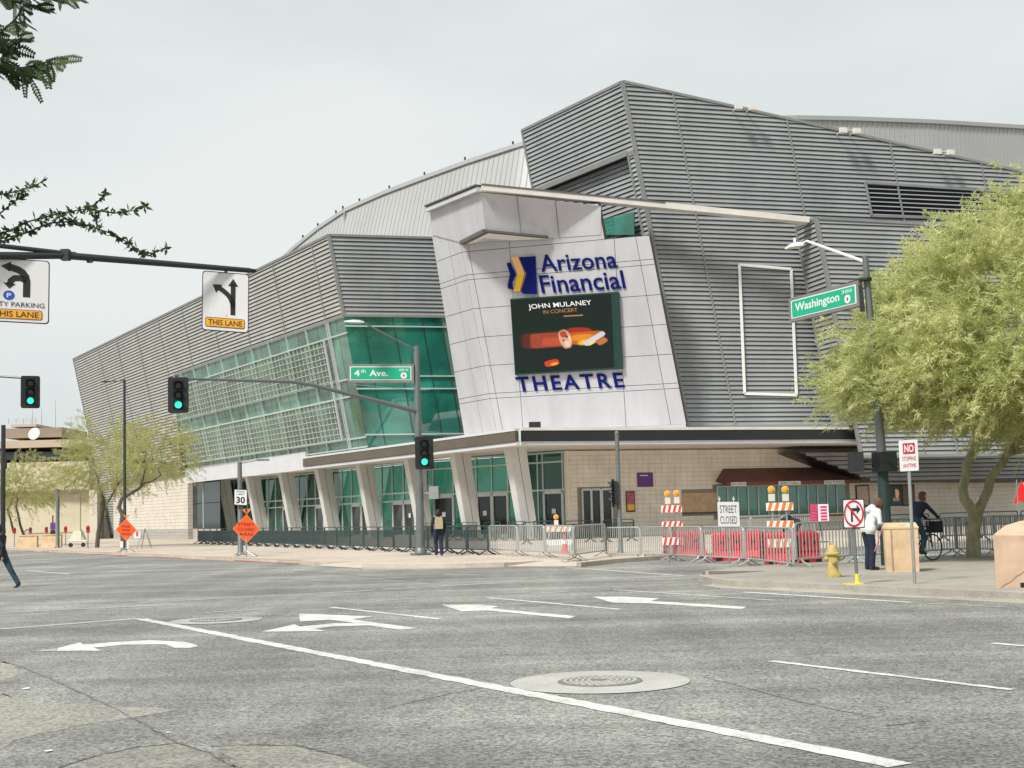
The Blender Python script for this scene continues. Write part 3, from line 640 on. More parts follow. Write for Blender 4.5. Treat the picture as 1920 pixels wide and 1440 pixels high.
# unseen roof caps and back walls added to keep light from leaking in
b = MB(); q = FR.P(0, 27.2, -.2); q2 = FR.P(28.5, 22.8, -.2); b.poly([q, q2, q2 + np.array([-8, 30, 3.0]), FU.P(11.2, 27.2, -.2) + np.array([2, 20, 0]), FU.P(11.2, 27.2, -.2)], 'roof_white'); b.build('upper_roof_cap', theatre, fix=False)
b = MB(); b.poly([FL.P(0, 20.5, -.2), FL.P(73, 20.5, -.2), FL.P(73, 20.5, -.2) + DB * 40, FM.P(7.5, 20.5, -.2) + DB * 25, FM.P(7.5, 20.5, -.2)], 'roof_white'); b.build('left_roof_cap', theatre, fix=False)
b = MB(); e = FL.P(73.2, 0.2); e2 = FL.P(73.3, 20.6); b.poly([e, e2, e2 + DB * 30, e + DB * 30], 'louver_back'); b.build('end_wall', theatre, fix=False)
b = MB(); e = FU.P(11.3, 17.6, -.1); e2 = FU.P(11.3, 27.3, -.1); b.poly([e, e2, e2 + DB * 20, e + DB * 20], 'louver_back'); b.build('prow_back_wall', theatre, fix=False)

# pale drum of the arena roof behind
drum = [(530, 488, 134, .30), (548, 470, 132, .30), (570, 452, 130, .30), (600, 428, 127, .30), (648, 396, 124, .28), (720, 364, 120, .26), (800, 334, 116, .24), (880, 305, 112, .22), (985, 271, 108, .20), (1150, 240, 106, .08), (1330, 228, 107, .0), (1495, 223.5, 109, 0), (1600, 225.5, 112, 0), (1750, 231, 116, 0), (1920, 241, 122, 0), (2100, 256, 130, 0)]
tops = []; bots = []
fine = []
for i in range(len(drum) - 1):
    for k in range(12):
        u = k / 12; fine.append([drum[i][j] + (drum[i + 1][j] - drum[i][j]) * u for j in range(4)])
for i in range(2):
    fine = [fine[0]] + [[(fine[j - 1][k] + 2 * fine[j][k] + fine[j + 1][k]) / 4 for k in range(4)] for j in range(1, len(fine) - 1)] + [fine[-1]]
for (x, y, Y, sl) in fine:
    p = at(x, y, Y); tops.append(p); q = p.copy(); q[2] = 13.0; q[0] -= sl * (p[2] - 13.0) * 0.85; q[1] -= 0.10 * (p[2] - 13); bots.append(q)
# ribs evenly spaced along the drum
cum = [0.0]
for i in range(1, len(tops)): cum.append(cum[-1] + np.linalg.norm(tops[i] - tops[i - 1]))
def along(arr, d):
    i = max(0, min(len(cum) - 2, int(np.searchsorted(cum, d)) - 1)); u = (d - cum[i]) / (cum[i + 1] - cum[i]); return arr[i] + (arr[i + 1] - arr[i]) * u
N = len(tops); b = MB(); b.mesh(bots + tops + [p + np.array([0, 6, .5]) for p in tops], [(i, i + 1, N + i + 1, N + i) for i in range(N - 1)] + [(N + i, N + i + 1, 2 * N + i + 1, 2 * N + i) for i in range(N - 1)], 'roof_white')
dr = b.build('arena_roof', theatre, smooth=True, fix=False)
b = MB(); d = 0.4
while d < cum[-1] - 1:
    p = along(bots, d); q = along(tops, d); out = nrm(np.array([p[0] * 0, -1, 0])); b.bar(p + out * .03, q + out * .03, 0.05, 0.05, 'roof_white', up=out); d += 0.56
o = b.build('standing_seam', dr, fix=False); o['kind'] = 'stuff'
b = MB()
for i in range(0, N - 3, 3): b.bar(tops[i] + [0, -.1, .1], tops[i + 3] + [0, -.1, .1], .3, .35, 'roof_white')
b.build('roof_rim', dr, fix=False)
for x, y, Y in ((568, 450, 130), (596, 428, 127.5), (630, 404, 125), (643, 396, 124), (674, 382, 122.5), (730, 358, 119.5), (796, 333, 116.2), (872, 305, 112.3), (962, 276, 108.9)):
    p = at(x, y, Y); b = MB(); b.tube([p, p + [0, 0, .28]], .05, 'pole_dark', 6); b.box(p + [0, 0, .38], (.16, .16, .22), 'pole_dark'); b.build('roof_beacon', dr)
p = at(646, 397, 123.7); b = MB(); b.tube([p, p - [0, 0, 5]], .09, 'galvanised', 8); b.build('down_pipe', dr)

# ---- glass of the long face
gw = MB(); inn = 3.2
gw.poly([FL.P(-.5, ZG0, -inn), FL.P(42, ZG0, -inn), FL.P(38, ZG1, -inn), FL.P(-.5, ZG1, -inn)], 'interior_wall'); gw.poly([FM.P(.5, ZG0, -6), FM.P(9, ZG0, -6), FM.P(9, ZG1, -6), FM.P(.5, ZG1, -6)], 'interior_wall')
inner = gw.build('lobby_inner_wall', theatre, fix=False)
b = MB(); b.prism([FL.P(42, 10.8, -.25), FL.P(0, 10.8, -.25), FM.P(8, 10.8, -.25), FM.P(8, 10.8, -6), FL.P(42, 10.8, -inn)], (0, 0, .35), 'interior_wall'); b.prism([FL.P(42, 6.5, -.1), FL.P(0, 6.5, -.1), FM.P(8, 6.5, -.1), FM.P(8, 6.5, -6), FL.P(42, 6.5, -inn)], (0, 0, -.2), 'interior_wall'); b.build('lobby_floor', inner)
b = MB(); b.bar(FM.P(.6, 12.2, -2.2), FM.P(9, 14.2, -2.2), .35, .55, 'dark_interior'); b.build('roof_truss', inner)
for s in (5, 12, 19, 26, 33): b = MB(); b.tube([FL.P(s, 6.6, -1.6), FL.P(s, 15.1, -1.6)], .28, 'interior_wall', 10); b.build('lobby_column', inner)
glassL = thing('glass_wall', (0, 0, 0), None, None); glassL.parent = theatre; glassL.location = (0, 0, 0)
bands = [(6.5, 7.15, 'glass_edge'), (7.15, 10.0, 'glass_pale'), (10.0, 11.15, 'glass_edge'), (11.15, 14.15, 'glass_pale'), (14.15, 15.22, 'glass_edge')]
def endS(z): return 42.0 + (37.9 - 42.0) * (z - 6.5) / (15.22 - 6.5)
def pane(f, s0a, s1a, s0b, s1b, z0, z1, m, parent, gap=0.03, out=0.0, name='pane'):
    b = MB(); q = [f.P(s0a + gap, z0 + gap, out), f.P(s1a - gap, z0 + gap, out), f.P(s1b - gap, z1 - gap, out), f.P(s0b + gap, z1 - gap, out)]; b.prism(q, -f.n * 0.03, m + random.choice(('', '', '_b', '_c'))); return b.build(name, parent, fix=False)
glassL_b = MB(); 
bays = [0.0, 2.9, 6.6, 10.4, 14.1, 17.8, 21.5, 25.1, 28.8, 32.5, 36.2, 40]
root_gl = MB()
for z in (6.5, 7.15, 10.0, 11.15, 14.15, 15.22): root_gl.bar(FL.P(-.05, z, .05), FL.P(endS(z), z, .05), .10, .12, 'mullion', up=FL.n)
glassL.name = 'unused'; bpy.data.objects.remove(glassL)
glassL = root_gl.build('glass_wall', theatre)
for bi in range(len(bays) - 1):
    for (z0, z1, mm) in bands:
        a, c = bays[bi], bays[bi + 1]; k = 2 if bi else 2
        for j in range(k):
            s0 = a + (c - a) * j / k; s1 = a + (c - a) * (j + 1) / k
            e0, e1 = min(s1, endS(z0)), min(s1, endS(z1))
            if e0 - s0 < .2 or e1 - s0 < .2: continue
            pane(FL, s0, e0, s0, e1, z0, z1, 'glass_edge' if bi == 0 else mm, glassL)
    if bi: b = MB(); zt = 15.22 if bays[bi] < 38 else 9; b.bar(FL.P(bays[bi], 6.5, .06), FL.P(bays[bi], zt, .06), .09, .16, 'mullion', up=FL.n); b.build('mullion', glassL)
# steel sunshade grid standing off the two grid bands
for (z0, z1) in ((7.25, 9.95), (11.25, 14.1)):
    for bi in range(1, len(bays) - 1):
        b = MB(); a, c = bays[bi] + .12, min(bays[bi + 1] - .12, endS(z0))
        rows = 7
        for r in range(rows + 1): z = z0 + (z1 - z0) * r / rows; cz = min(c, endS(z)); b.bar(FL.P(a, z, .42), FL.P(cz, z, .42), .035, .10, 'mullion_pale', up=FL.n)
        for k in range(6): s = a + (c - a) * k / 5; zz = z1 if s < endS(z1) else z0 + 1; b.bar(FL.P(s, z0, .38), FL.P(s, zz, .38), .035, .04, 'mullion_pale', up=FL.n)
        for s in (a, c): b.bar(FL.P(s, z0, .05), FL.P(s, z0, .45), .05, .08, 'mullion_pale'); b.bar(FL.P(min(s, endS(z1)), z1, .05), FL.P(min(s, endS(z1)), z1, .45), .05, .08, 'mullion_pale')
        b.build('sunshade_grid', glassL)
b = MB(); b.bar(FL.P(3.0, 7.2, .45), FL.P(3.0, 14.1, .45), .12, .12, 'white_metal', up=FL.n); b.bar(FL.P(2.55, 6.6, .1), FL.P(2.55, 15.2, .1), .09, .12, 'white_metal', up=FL.n); b.build('corner_post', glassL)
# corner glass facing right
b = MB()
for z in (7.3, 10.4, 11.25, 14.6): b.bar(FM.P(-.05, z, .05), FM.P(7.8, z, .05), .09, .12, 'mullion', up=FM.n)
glassM = b.build('corner_glass_wall', theatre)
zb = [6.5, 7.3, 10.4, 11.25, 14.6, 15.22]; sb_ = [0, 1.21, 3.27, 5.27, 6.6, 8.0]
for i in range(len(zb) - 1):
    for j in range(len(sb_) - 1): pane(FM, sb_[j], sb_[j + 1], sb_[j], sb_[j + 1], zb[i], zb[i + 1], 'glass_edge' if (j == len(sb_) - 2) else 'glass_teal', glassM, 0.02)
for s in sb_[1:-1]: b = MB(); b.bar(FM.P(s, 6.5, .02), FM.P(s, 15.2, .02), .05, .06, 'mullion_dark', up=FM.n); b.build('mullion', glassM)

# ---- sign wall: panels with open joints
def spx(f, x, y): return f.hit(x, y)
def jline(f, a, c):
    (s0, z0), (s1, z1) = f.hit(*a), f.hit(*c)
    return lambda z: s0 + (z - z0) / (z1 - z0) * (s1 - s0)
rows = [6.62, 8.72, 9.02, 10.7, 12.42, 14.13, 15.85, 16.15, 17.5, 19.55]
J = [lambda z: 0.0, jline(FS, (877, 459), (941, 799)), jline(FS, (955, 455), (980, 799)), jline(FS, (1151, 440), (1174, 799)), jline(FS, (1190, 435), (1257, 792)), jline(FS, (1215, 430), (1287, 796))]
xt = FS.hit(1125, 400)[0]
b = MB(); b.prism([FS.P(0, rows[0], -.05), FS.P(J[5](rows[0]), rows[0], -.05), FS.P(J[5](17.5), 17.5, -.05), FS.P(xt, 17.5, -.05), FS.P(xt, 19.55, -.05), FS.P(0, 19.55, -.05)], -FS.n * 0.6, 'panel_gap'); sw = b.build('sign_wall', theatre)
def panelq(f, a0, a1, b0, b1, z0, z1, parent, g=0.016):
    b = MB(); o = random.uniform(-.003, .003); b.prism([f.P(a0 + g, z0 + g, o), f.P(a1 - g, z0 + g, o), f.P(b1 - g, z1 - g, o), f.P(b0 + g, z1 - g, o)], -f.n * 0.045, 'panel'); b.build('panel', parent)
for r in range(len(rows) - 1):
    z0, z1 = rows[r], rows[r + 1]
    for c in range(5):
        if z0 >= 17.49 and c >= 2:
            if c == 2: panelq(FS, J[2](z0), xt, J[2](z1), xt, z0, z1, sw)
            continue
        panelq(FS, J[c](z0), J[c + 1](z0), J[c](z1), J[c + 1](z1), z0, z1, sw)
lJ = jline(FSL, (803, 400), (870, 812))
rows2 = rows[:-1] + [19.9]
b = MB(); b.prism([FSL.P(0, rows[0], -.05), FSL.P(lJ(rows[0]), rows[0], -.05), FSL.P(lJ(19.9), 19.9, -.05), FSL.P(0, 19.9, -.05)], -FSL.n * 0.6, 'panel_gap'); swl = b.build('sign_wall_return', theatre)
for r in range(len(rows2) - 1):
    z0, z1 = rows2[r], rows2[r + 1]
    for u0, u1 in ((0, .42), (.42, 1)): panelq(FSL, lJ(z0) * u0, lJ(z0) * u1, lJ(z1) * u0, lJ(z1) * u1, z0, z1, swl, 0.016)
# projecting prow over the upper left corner of the sign, and the sloping roof beam
PZ1, PZ0 = 20.15, 17.65
fsl = lambda x, y: FSL.P(*FSL.hit(x, y), .06)
Ptop = fsl(903, 360); Pbot = fsl(912, 433); fsp = lambda x, y: FS.P(*FS.hit(x, y), .03)
Lt = fsl(807, 399)
prow = MB(); FPr_end_t = fsp(1127, 386); FPr_end_b = fsp(1127, 440); Mid_ = fsp(1040, 446)
Lbt = fsl(868, 455)
prow.mesh([Ptop, Lt, fsl(812, 440), Lbt, Pbot, FPr_end_t, FPr_end_b, Mid_], [(0, 1, 2, 3, 4), (0, 4, 7, 5), (7, 6, 5), (3, 4, 7), (0, 1, 5)], 'panel')
pr = prow.build('sign_prow', theatre, fix=False)
b = MB(); 
for u in (.30, .62): q0 = Ptop + (FPr_end_t - Ptop) * u; q1 = (Pbot + (Mid_ - Pbot) * u / .58) if u < .5 else Mid_ + (FPr_end_b - Mid_) * .1; b.bar(q0 + [0, -.02, 0], q1 + [0, -.02, 0], .03, .02, 'panel_gap', up=(0, 1, 0))
b.build('panel_joint', pr)
b = MB(); b.bar(Lbt + [0, -.05, -.02], Pbot + [0, -.08, -.02], .35, .22, 'roof_edge'); b.bar(Pbot + [0, -.08, -.02], Pbot + (Mid_ - Pbot) * .9, .3, .12, 'roof_edge'); b.build('prow_lip', pr)
b = MB(); b.poly([Pbot + [0, .12, -.09], Mid_ + [-.3, 0, -.06], fsp(905, 452) + [0, 0, -.03], Lbt + [.15, .1, -.09]], 'soffit'); b.build('prow_soffit', pr, fix=False)
Btop = at(902, 353.5, 75.8); Bend = at(1514, 414, 78.9); Bl = at(806, 395, 81.2)
b = MB(); b.bar(Btop, Bend, .7, .34, 'beam'); bm_ = b.build('roof_beam', theatre)
b = MB(); b.bar(Btop + [0, 0, .17], Btop + (Bend - Btop) * .55 + [0, 0, .17], .8, .07, 'roof_edge'); b.bar(Btop + [0, 0, .17], Bl + [0, 0, .25], .8, .09, 'roof_edge'); b.build('roof_edging', bm_)
b = MB(); b.bar(Btop + [0, 0, -.06], Bl + [0, 0, .03], .6, .26, 'panel'); b.build('roof_beam_return', bm_)
b = MB(); q = [FU.hit(1118, 414), FU.hit(1192, 396), FU.hit(1192, 440), FU.hit(1118, 440)]; b.prism([FU.P(s, z, .12) for s, z in q], -FU.n * .05, 'glass_teal'); b.build('notch_pane', theatre)
# thin white outline frame fixed to the right louvres
b = MB(); q = [(1384, 497), (1481, 505), (1491, 741), (1394, 738)]; Q = [FR.P(*FR.hit(*p), .16) for p in q]
for i in range(4): b.bar(Q[i], Q[(i + 1) % 4], .16, .08, 'stripe_white', up=FR.n)
o = b.build('outline_frame', None); tag(o, 'thin white rectangular frame fixed to the grey louvred wall', 'frame')

# ---- canopy
def k_at(p, d, x, y=870):
    r = ray(x, y); return (p[1] * r[0] - p[0] * r[1]) / (d[0] * r[1] - d[1] * r[0])
cz0, cz1 = cc[2], at(970, 808, 73.0)[2]
DR = nrm((at(1540, 806, 79.7) - cc) * [1, 1, 0])
kL = k_at(cc, DA, 349); kM = k_at(cc, DA, 575); kR = k_at(cc, DR, 1800)
NA = np.array([DB[0], DB[1], 0]); up = np.array([0, 0, 1.0])
def zat(p, z): q = np.array(p, float).copy(); q[2] = z; return q
c_l, c_m, c_r = cc + DA * kL, cc + DA * kM, cc + DR * kR
inL = NA * 3.4; nR = np.array([-DR[1], DR[0], 0])
b = MB(); b.prism([zat(cc, cz0 + .06), zat(c_l, cz0 + .06), zat(c_l + inL, cz0 + .06), zat(cc + inL * 1.0 + DA * 14, cz0 + .06), zat(cc + NA * 12 + DA * 14, cz0 + .06), zat(c_r + nR * 18, cz0 + .06), zat(c_r, cz0 + .06)], (0, 0, cz1 - cz0 - .08), 'soffit'); canopy = b.build('canopy', theatre)
def strip(p, q, z0, z1, m, name, out, th=0.10):
    d = nrm(q - p); n = np.array([d[1], -d[0], 0]); n = n if n @ (EYE - p) * 1 > 0 else -n
    b = MB(); b.prism([zat(p, z0) + n * out, zat(q, z0) + n * out, zat(q, z1) + n * out, zat(p, z1) + n * out], -n * th, m); return b.build(name, canopy)
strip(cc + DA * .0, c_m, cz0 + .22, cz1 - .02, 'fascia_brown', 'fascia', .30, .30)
strip(cc, c_m, cz0, cz0 + .20, 'white_metal', 'fascia_lip', .22, .25); strip(cc, c_m, cz1 - .0, cz1 + .14, 'white_metal', 'fascia_cap', .33, .35)
strip(c_m, c_l, cz0 - .02, cz1 + .55, 'white_metal', 'white_fascia', .10, .12)
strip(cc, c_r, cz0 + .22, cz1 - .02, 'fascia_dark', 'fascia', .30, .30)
strip(cc, c_r, cz0, cz0 + .20, 'white_metal', 'fascia_lip', .22, .25); strip(cc, c_r, cz1, cz1 + .16, 'beam', 'fascia_cap', .34, .4)
b = MB(); q = zat(cc, cz0 + .2) + nrm(EYE - cc) * [.42, .42, 0]; b.bar(q, q + up * (cz1 - cz0 - .2), .12, .12, 'mullion'); b.build('fascia_corner', canopy)
p = at(1003, 803, 74.6); t = thing('canopy_floodlight', p, 'small black floodlight box on the canopy roof below the sign', 'floodlight')
b = MB(); b.box(p + [0, 0, .18], (.66, .4, .34), 'black'); b.build('lamp_housing', t); b = MB(); b.box(p + [-.2, 0, -.05], (.06, .1, .14), 'pole_dark'); b.box(p + [.2, 0, -.05], (.06, .1, .14), 'pole_dark'); b.build('bracket', t); b = MB(); b.box(p + [0, .215, .2], (.56, .03, .26), 'lens_off'); b.build('lamp_glass', t)
# slanted blade columns
for x, y in ((404, 904), (459, 900), (521, 895), (589, 887), (666, 879), (756, 871), (842, 860), (944, 850)):
    r = ray(x, y); off = 38.75; Yd = off / (r[0] / r[1] * NA[0] + NA[1]); top = at(x, y, Yd); top = zat(top, cz0 + .06)
    ln = np.array([leanL[0], leanL[1], 0]); bot = zat(top - ln * (cz0 - WALK), WALK)
    c8 = []
    for P, g in ((bot, .92), (top, 1.08)):
        c8 += [P, P - DA * .62 * g, P - DA * .62 * g + NA * 1.05 * g, P + NA * 1.05 * g]
    b = MB(); b.hexa(c8, 'column_white'); col_ = b.build('slanted_column', theatre)
    b = MB(); f0, f1 = bot - DA * .575 + NA * .5, top - DA * .672 + NA * .54
    b.bar(f0 + up * .1, f1, .02, .03, 'panel_gap', up=DA); b.build('column_joint', col_)
# lobby glazing under the canopy
GL0 = cc + NA * 2.9; k0, k1 = k_at(GL0, DA, 800), k_at(GL0, DA, 352)
gq = GL0 + DA * k0; gl_end = GL0 + DA * k1
ge = zat(at(1073, 1000, 80.6), WALK)
def lobby(p, q, cuts, name, doors, zt, m='glass_lobby', rows_=(2.6,)):
    d = nrm((q - p) * [1, 1, 0]); L = np.linalg.norm((q - p)[:2]); n = np.array([d[1], -d[0], 0]); n = n if n @ (EYE - p) > 0 else -n
    pt = lambda s, z, o=0: zat(p + d * s, z) + n * o
    b = MB()
    for z in (WALK + .06,) + rows_ + (zt - .06,): b.bar(pt(0, z), pt(L, z), .14, .10, 'mullion')
    w = b.build(name, theatre)
    cuts = [0] + cuts + [L]
    zz = [WALK + .1] + list(rows_) + [zt - .1]
    for i in range(len(cuts) - 1):
        b = MB(); b.bar(pt(cuts[i], WALK), pt(cuts[i], zt), .08, .12, 'mullion', up=n); b.build('mullion', w)
        for j in range(len(zz) - 1):
            isdoor = j == 0 and i in doors
            b = MB(); b.prism([pt(cuts[i] + .05, zz[j] + .05), pt(cuts[i + 1] - .05, zz[j] + .05), pt(cuts[i + 1] - .05, zz[j + 1] - .05), pt(cuts[i] + .05, zz[j + 1] - .05)], -n * .03, 'door_glass' if isdoor else m + random.choice(('', '_b', '_c')))
            dd = b.build('door' if isdoor else 'pane', w)
            if isdoor:
                b = MB()
                for u in (cuts[i] + .06, cuts[i + 1] - .06): b.bar(pt(u, zz[0], .05), pt(u, zz[1], .05), .14, .08, 'door_frame', up=n)
                b.bar(pt(cuts[i], zz[1] - .12, .05), pt(cuts[i + 1], zz[1] - .12, .05), .08, .24, 'door_frame'); b.bar(pt(cuts[i], zz[0] + .1, .05), pt(cuts[i + 1], zz[0] + .1, .05), .08, .2, 'door_frame'); b.build('door_frame', dd)
                b = MB(); b.bar(pt(cuts[i] + .22, 1.0, .12), pt(cuts[i] + .22, 1.5, .12), .03, .03, 'galvanised', up=n); b.build('handle', dd)
                if i % 2: b = MB(); c = pt((cuts[i] + cuts[i + 1]) / 2, 1.75, .03); b.box(c, (.32, .012, .3), 'sign_white', d, n, up); b.build('notice', dd)
    return w
Lg = np.linalg.norm((gl_end - gq)[:2]); n_ = 30; cuts = [Lg * (i + 1) / n_ for i in range(n_ - 1)]
lobby(gq, gl_end, cuts, 'lobby_glazing', {1, 2, 5, 6, 9, 10, 13, 14, 17, 18}, cz0, rows_=(2.75, 3.3))
DG = nrm((ge - gq) * [1, 1, 0]); kf = [k_at(gq, DG, x) for x in (812, 850, 893, 922, 952, 1008, 1018, 1055)]
lobby(gq, ge, kf, 'entrance_glazing', {1, 3, 4, 7}, cz0, 'glass_lobby', rows_=(3.05, 4.75))
b = MB(); b.poly([gq + NA * 5, gl_end + NA * 5, zat(gl_end + NA * 5, cz0), zat(gq + NA * 5, cz0)], 'interior_wall'); b.poly([gq + NA * 5 + DR * 1, ge + nR * 5, zat(ge + nR * 5, cz0), zat(gq + NA * 5 + DR, cz0)], 'interior_wall'); b.build('lobby_back_wall', theatre, fix=False)
# block wall of the ticket hall
W0 = zat(at(1072, 1000, 80.6), WALK)
ws = lambda x, y=950: k_at(W0, DR, x, y)
nW = np.array([DR[1], -DR[0], 0]); nW = nW if nW @ (EYE - W0) > 0 else -nW
wp = lambda s, z, o=0: zat(W0 + DR * s, z) + nW * o
sE = ws(1960)
b = MB(); b.prism([wp(0, WALK, -.02), wp(sE, WALK, -.02), wp(sE, cz0 + .1, -.02), wp(0, cz0 + .1, -.02)], -nW * .3, 'mortar'); bw = b.build('block_wall', theatre)
b = MB(); b.prism([wp(0, WALK, 0), wp(0, WALK) + nR * 9, zat(wp(0, WALK) + nR * 9, cz0), wp(0, cz0)], -DR * .2, 'block'); b.build('return_wall', theatre)
bh, bl = 0.275, 0.44; rest = MB(); nb = 0
ops = [(ws(1091), ws(1147), 0, 3.0), (ws(1345), ws(1587), 1.1, 3.05), (ws(1279), ws(1344), 1.45, 2.65)]
nr_ = int((cz0 - WALK) / bh); nc = int(sE / bl)
for r in range(nr_):
    for c in range(nc):
        z0 = WALK + r * bh; s0 = c * bl
        if any(s0 + bl > a and s0 < e and z0 + bh > za and z0 < ze for a, e, za, ze in ops): continue
        o_ = 0.012 + random.uniform(-.003, .003)
        one = MB() if nb < 300 and r >= 3 and s0 < ws(1345) else None
        (one or rest).prism([wp(s0 + .006, z0 + .006, o_), wp(s0 + bl - .006, z0 + .006, o_), wp(s0 + bl - .006, z0 + bh - .006, o_), wp(s0 + .006, z0 + bh - .006, o_)], -nW * .035, 'block')
        if one: one.build('block', bw); nb += 1
o = rest.build('block_field', bw, fix=False); o['kind'] = 'stuff'
b = MB(); b.prism([wp(ops[2][0], 1.45, .03), wp(ops[2][1], 1.45, .03), wp(ops[2][1], 2.65, .03), wp(ops[2][0], 2.65, .03)], -nW * .06, 'tan_bin'); b.build('boarded_window', bw)
b = MB(); b.bar(wp(ops[2][0], 1.42, .06), wp(ops[2][1], 1.42, .06), .14, .07, 'roof_edge'); b.build('window_sill', bw)
# side doors
for i, (xa, xb) in enumerate(((1092, 1108), (1109, 1126), (1129, 1147))):
    b = MB(); b.prism([wp(ws(xa), WALK, -.01), wp(ws(xb), WALK, -.01), wp(ws(xb), 2.95, -.01), wp(ws(xa), 2.95, -.01)], -nW * .06, 'door_glass'); dd = b.build('side_door', bw)
    b = MB(); 
    for x in (xa, xb): b.bar(wp(ws(x), WALK, .03), wp(ws(x), 3.0, .03), .10, .09, 'door_frame', up=nW)
    b.bar(wp(ws(xa), 3.0, .03), wp(ws(xb), 3.0, .03), .1, .12, 'door_frame'); b.build('door_frame', dd)
# ticket windows, counter, awning
a, e = ops[1][0], ops[1][1]; n_ = 13
b = MB(); b.bar(wp(a, 1.12, .15), wp(e, 1.12, .15), .4, .08, 'block'); b.bar(wp(a, 3.02, .02), wp(e, 3.02, .02), .2, .12, 'beam'); tk = b.build('ticket_window_row', theatre)
for i in range(n_):
    s0, s1 = a + (e - a) * i / n_, a + (e - a) * (i + 1) / n_
    b = MB(); b.prism([wp(s0 + .04, 1.18, .02), wp(s1 - .04, 1.18, .02), wp(s1 - .04, 2.95, .02), wp(s0 + .04, 2.95, .02)], -nW * .03, 'glass_teal'); w = b.build('ticket_window', tk)
    b = MB(); b.bar(wp(s0, 1.15, .04), wp(s0, 2.98, .04), .08, .1, 'mullion', up=nW); b.build('mullion', w)
b = MB(); b.poly([wp(a, 1, -1.2), wp(e, 1, -1.2), wp(e, 3.1, -1.2), wp(a, 3.1, -1.2)], 'dark_interior'); b.build('booth_back', tk, fix=False)
aw = MB(); A0, A1, B0, B1 = wp(a - .1, 4.15, .05), wp(e + .1, 4.15, .05), wp(a - .1, 3.25, 1.5), wp(e + .1, 3.25, 1.5)
aw.mesh([A0 + DR * .6, A1 - DR * 1.2, B1, B0, A0 - up * .8, A1 - up * .8, B0 - up * .22, B1 - up * .22], [(0, 1, 2, 3), (0, 3, 6, 4), (1, 5, 7, 2), (3, 2, 7, 6)], 'awning'); awn = aw.build('awning', theatre, fix=False)
for i, (xa, xb) in enumerate(((1349, 1377), (1437, 1478), (1522, 1559))):
    sa, sb2 = ws(xa), ws(xb); b = MB(); P = wp((sa + sb2) / 2, 3.12, 1.56); b.box(P, (sb2 - sa, .04, .24), 'sign_white', DR, nW, up); o = b.build('ticket_sign', None)
    tag(o, ['small white sign strip at the left end of the brown awning', 'small white sign strip in the middle of the brown awning', 'small white sign strip at the right end of the brown awning'][i], 'sign', 'sign strips on the awning')
    text_part('BOX OFFICE' if i != 1 else 'WILL CALL', 'lettering', o, P - DR * (sb2 - sa) * .44 - up * .07 + nW * .024, DR, up, (sb2 - sa) * .88, .14, 'sign_black', .003)
# louvred apron with a slanting lower edge at the right end
FA = Face(wp(0, WALK, 2.4), math.degrees(math.atan2(DR[0], DR[1])), (0, 0))
q = [FA.hit(*p) for p in ((1495, 847), (1640, 903), (1960, 903), (1960, 847))]
b = MB(); w = b.prism([FA.P(s, z, -.03) for s, z in q], -nW * .1, 'louver_back').build('apron_wall', theatre)
b = MB(); z = q[1][1] + .05
while z < q[0][1]:
    for (s0, s1) in crossings(q, z + .08): blade(b, FA, s0, s1, z, .2, 'louver')
    z += .272
o = b.build('apron_slats', w, fix=False); o['kind'] = 'stuff'
b = MB(); b.poly([FA.P(*q[0]), FA.P(*q[1]), FA.P(*q[1]) - nW * 2.4, FA.P(*q[0]) - nW * 2.4], 'fascia_dark'); b.poly([FA.P(*q[1]), FA.P(*q[2]), FA.P(*q[2]) - nW * 2.4, FA.P(*q[1]) - nW * 2.4], 'fascia_dark'); b.build('apron_soffit', w, fix=False)
# posters and notices on the block wall
def wall_sign(name, x0, y0, x1, y1, m, frame, label, cat, group=None, out=.05):
    (s0, za), (s1, zb_) = (FW.hit(x0, y1), FW.hit(x1, y0)); P = wp((s0 + s1) / 2, (za + zb_) / 2, out); w_, h_ = s1 - s0, zb_ - za
    t = thing(name, P, label, cat, group)
    b = MB(); b.box(P, (w_, .06, h_), frame, DR, nW, up); b.build('frame', t)
    b = MB(); b.box(P + nW * .032, (w_ * .84, .012, h_ * .88), m, DR, nW, up); b.build('print', t); return t, P, w_, h_
FW = Face(wp(0, WALK), math.degrees(math.atan2(DR[0], DR[1])), (0, 0))
t, P, w_, h_ = wall_sign('wall_banner', 1195, 886, 1223, 913, 'purple', 'purple', 'plain purple square sign on the pale block wall', 'sign')
b = MB(); b.box(P + nW * .045 + up * h_ * .3 - DR * w_ * .1, (w_ * .5, .006, .06), 'sign_white', DR, nW, up); b.build('print_line', t)
t, P, w_, h_ = wall_sign('event_poster', 1174, 921, 1189, 960, 'poster_warm', 'frame_black', 'framed pink and yellow poster left of the purple sign', 'poster')
b = MB(); b.box(P + nW * .045 - up * h_ * .28, (w_ * .8, .006, h_ * .28), 'logo_yellow', DR, nW, up); b.build('print_band', t)
t, P, w_, h_ = wall_sign('event_poster', 1605, 909, 1628, 950, 'poster_pale', 'frame_black', 'framed pale poster with warm colours right of the ticket windows', 'poster')
t, P, w_, h_ = wall_sign('event_poster', 1667, 908, 1690, 949, 'poster_dark', 'frame_black', 'framed dark teal poster, left one of a pair on the block wall', 'poster')
b = MB(); b.ball(P + nW * .045 + up * .1, (w_ * .2, .01, h_ * .22), 'led_tan'); b.box(P + nW * .045 - up * h_ * .2, (w_ * .5, .006, h_ * .16), 'poster_pale', DR, nW, up); b.build('print_figure', t)
t, P, w_, h_ = wall_sign('event_poster', 1691, 908, 1713, 949, 'poster_brown', 'frame_black', 'framed brown poster, right one of a pair on the block wall', 'poster')
t, P, w_, h_ = wall_sign('alarm_box', 1653, 943, 1663, 954, 'sign_red', 'sign_red', 'small red box on the block wall below the paired posters', 'alarm box')
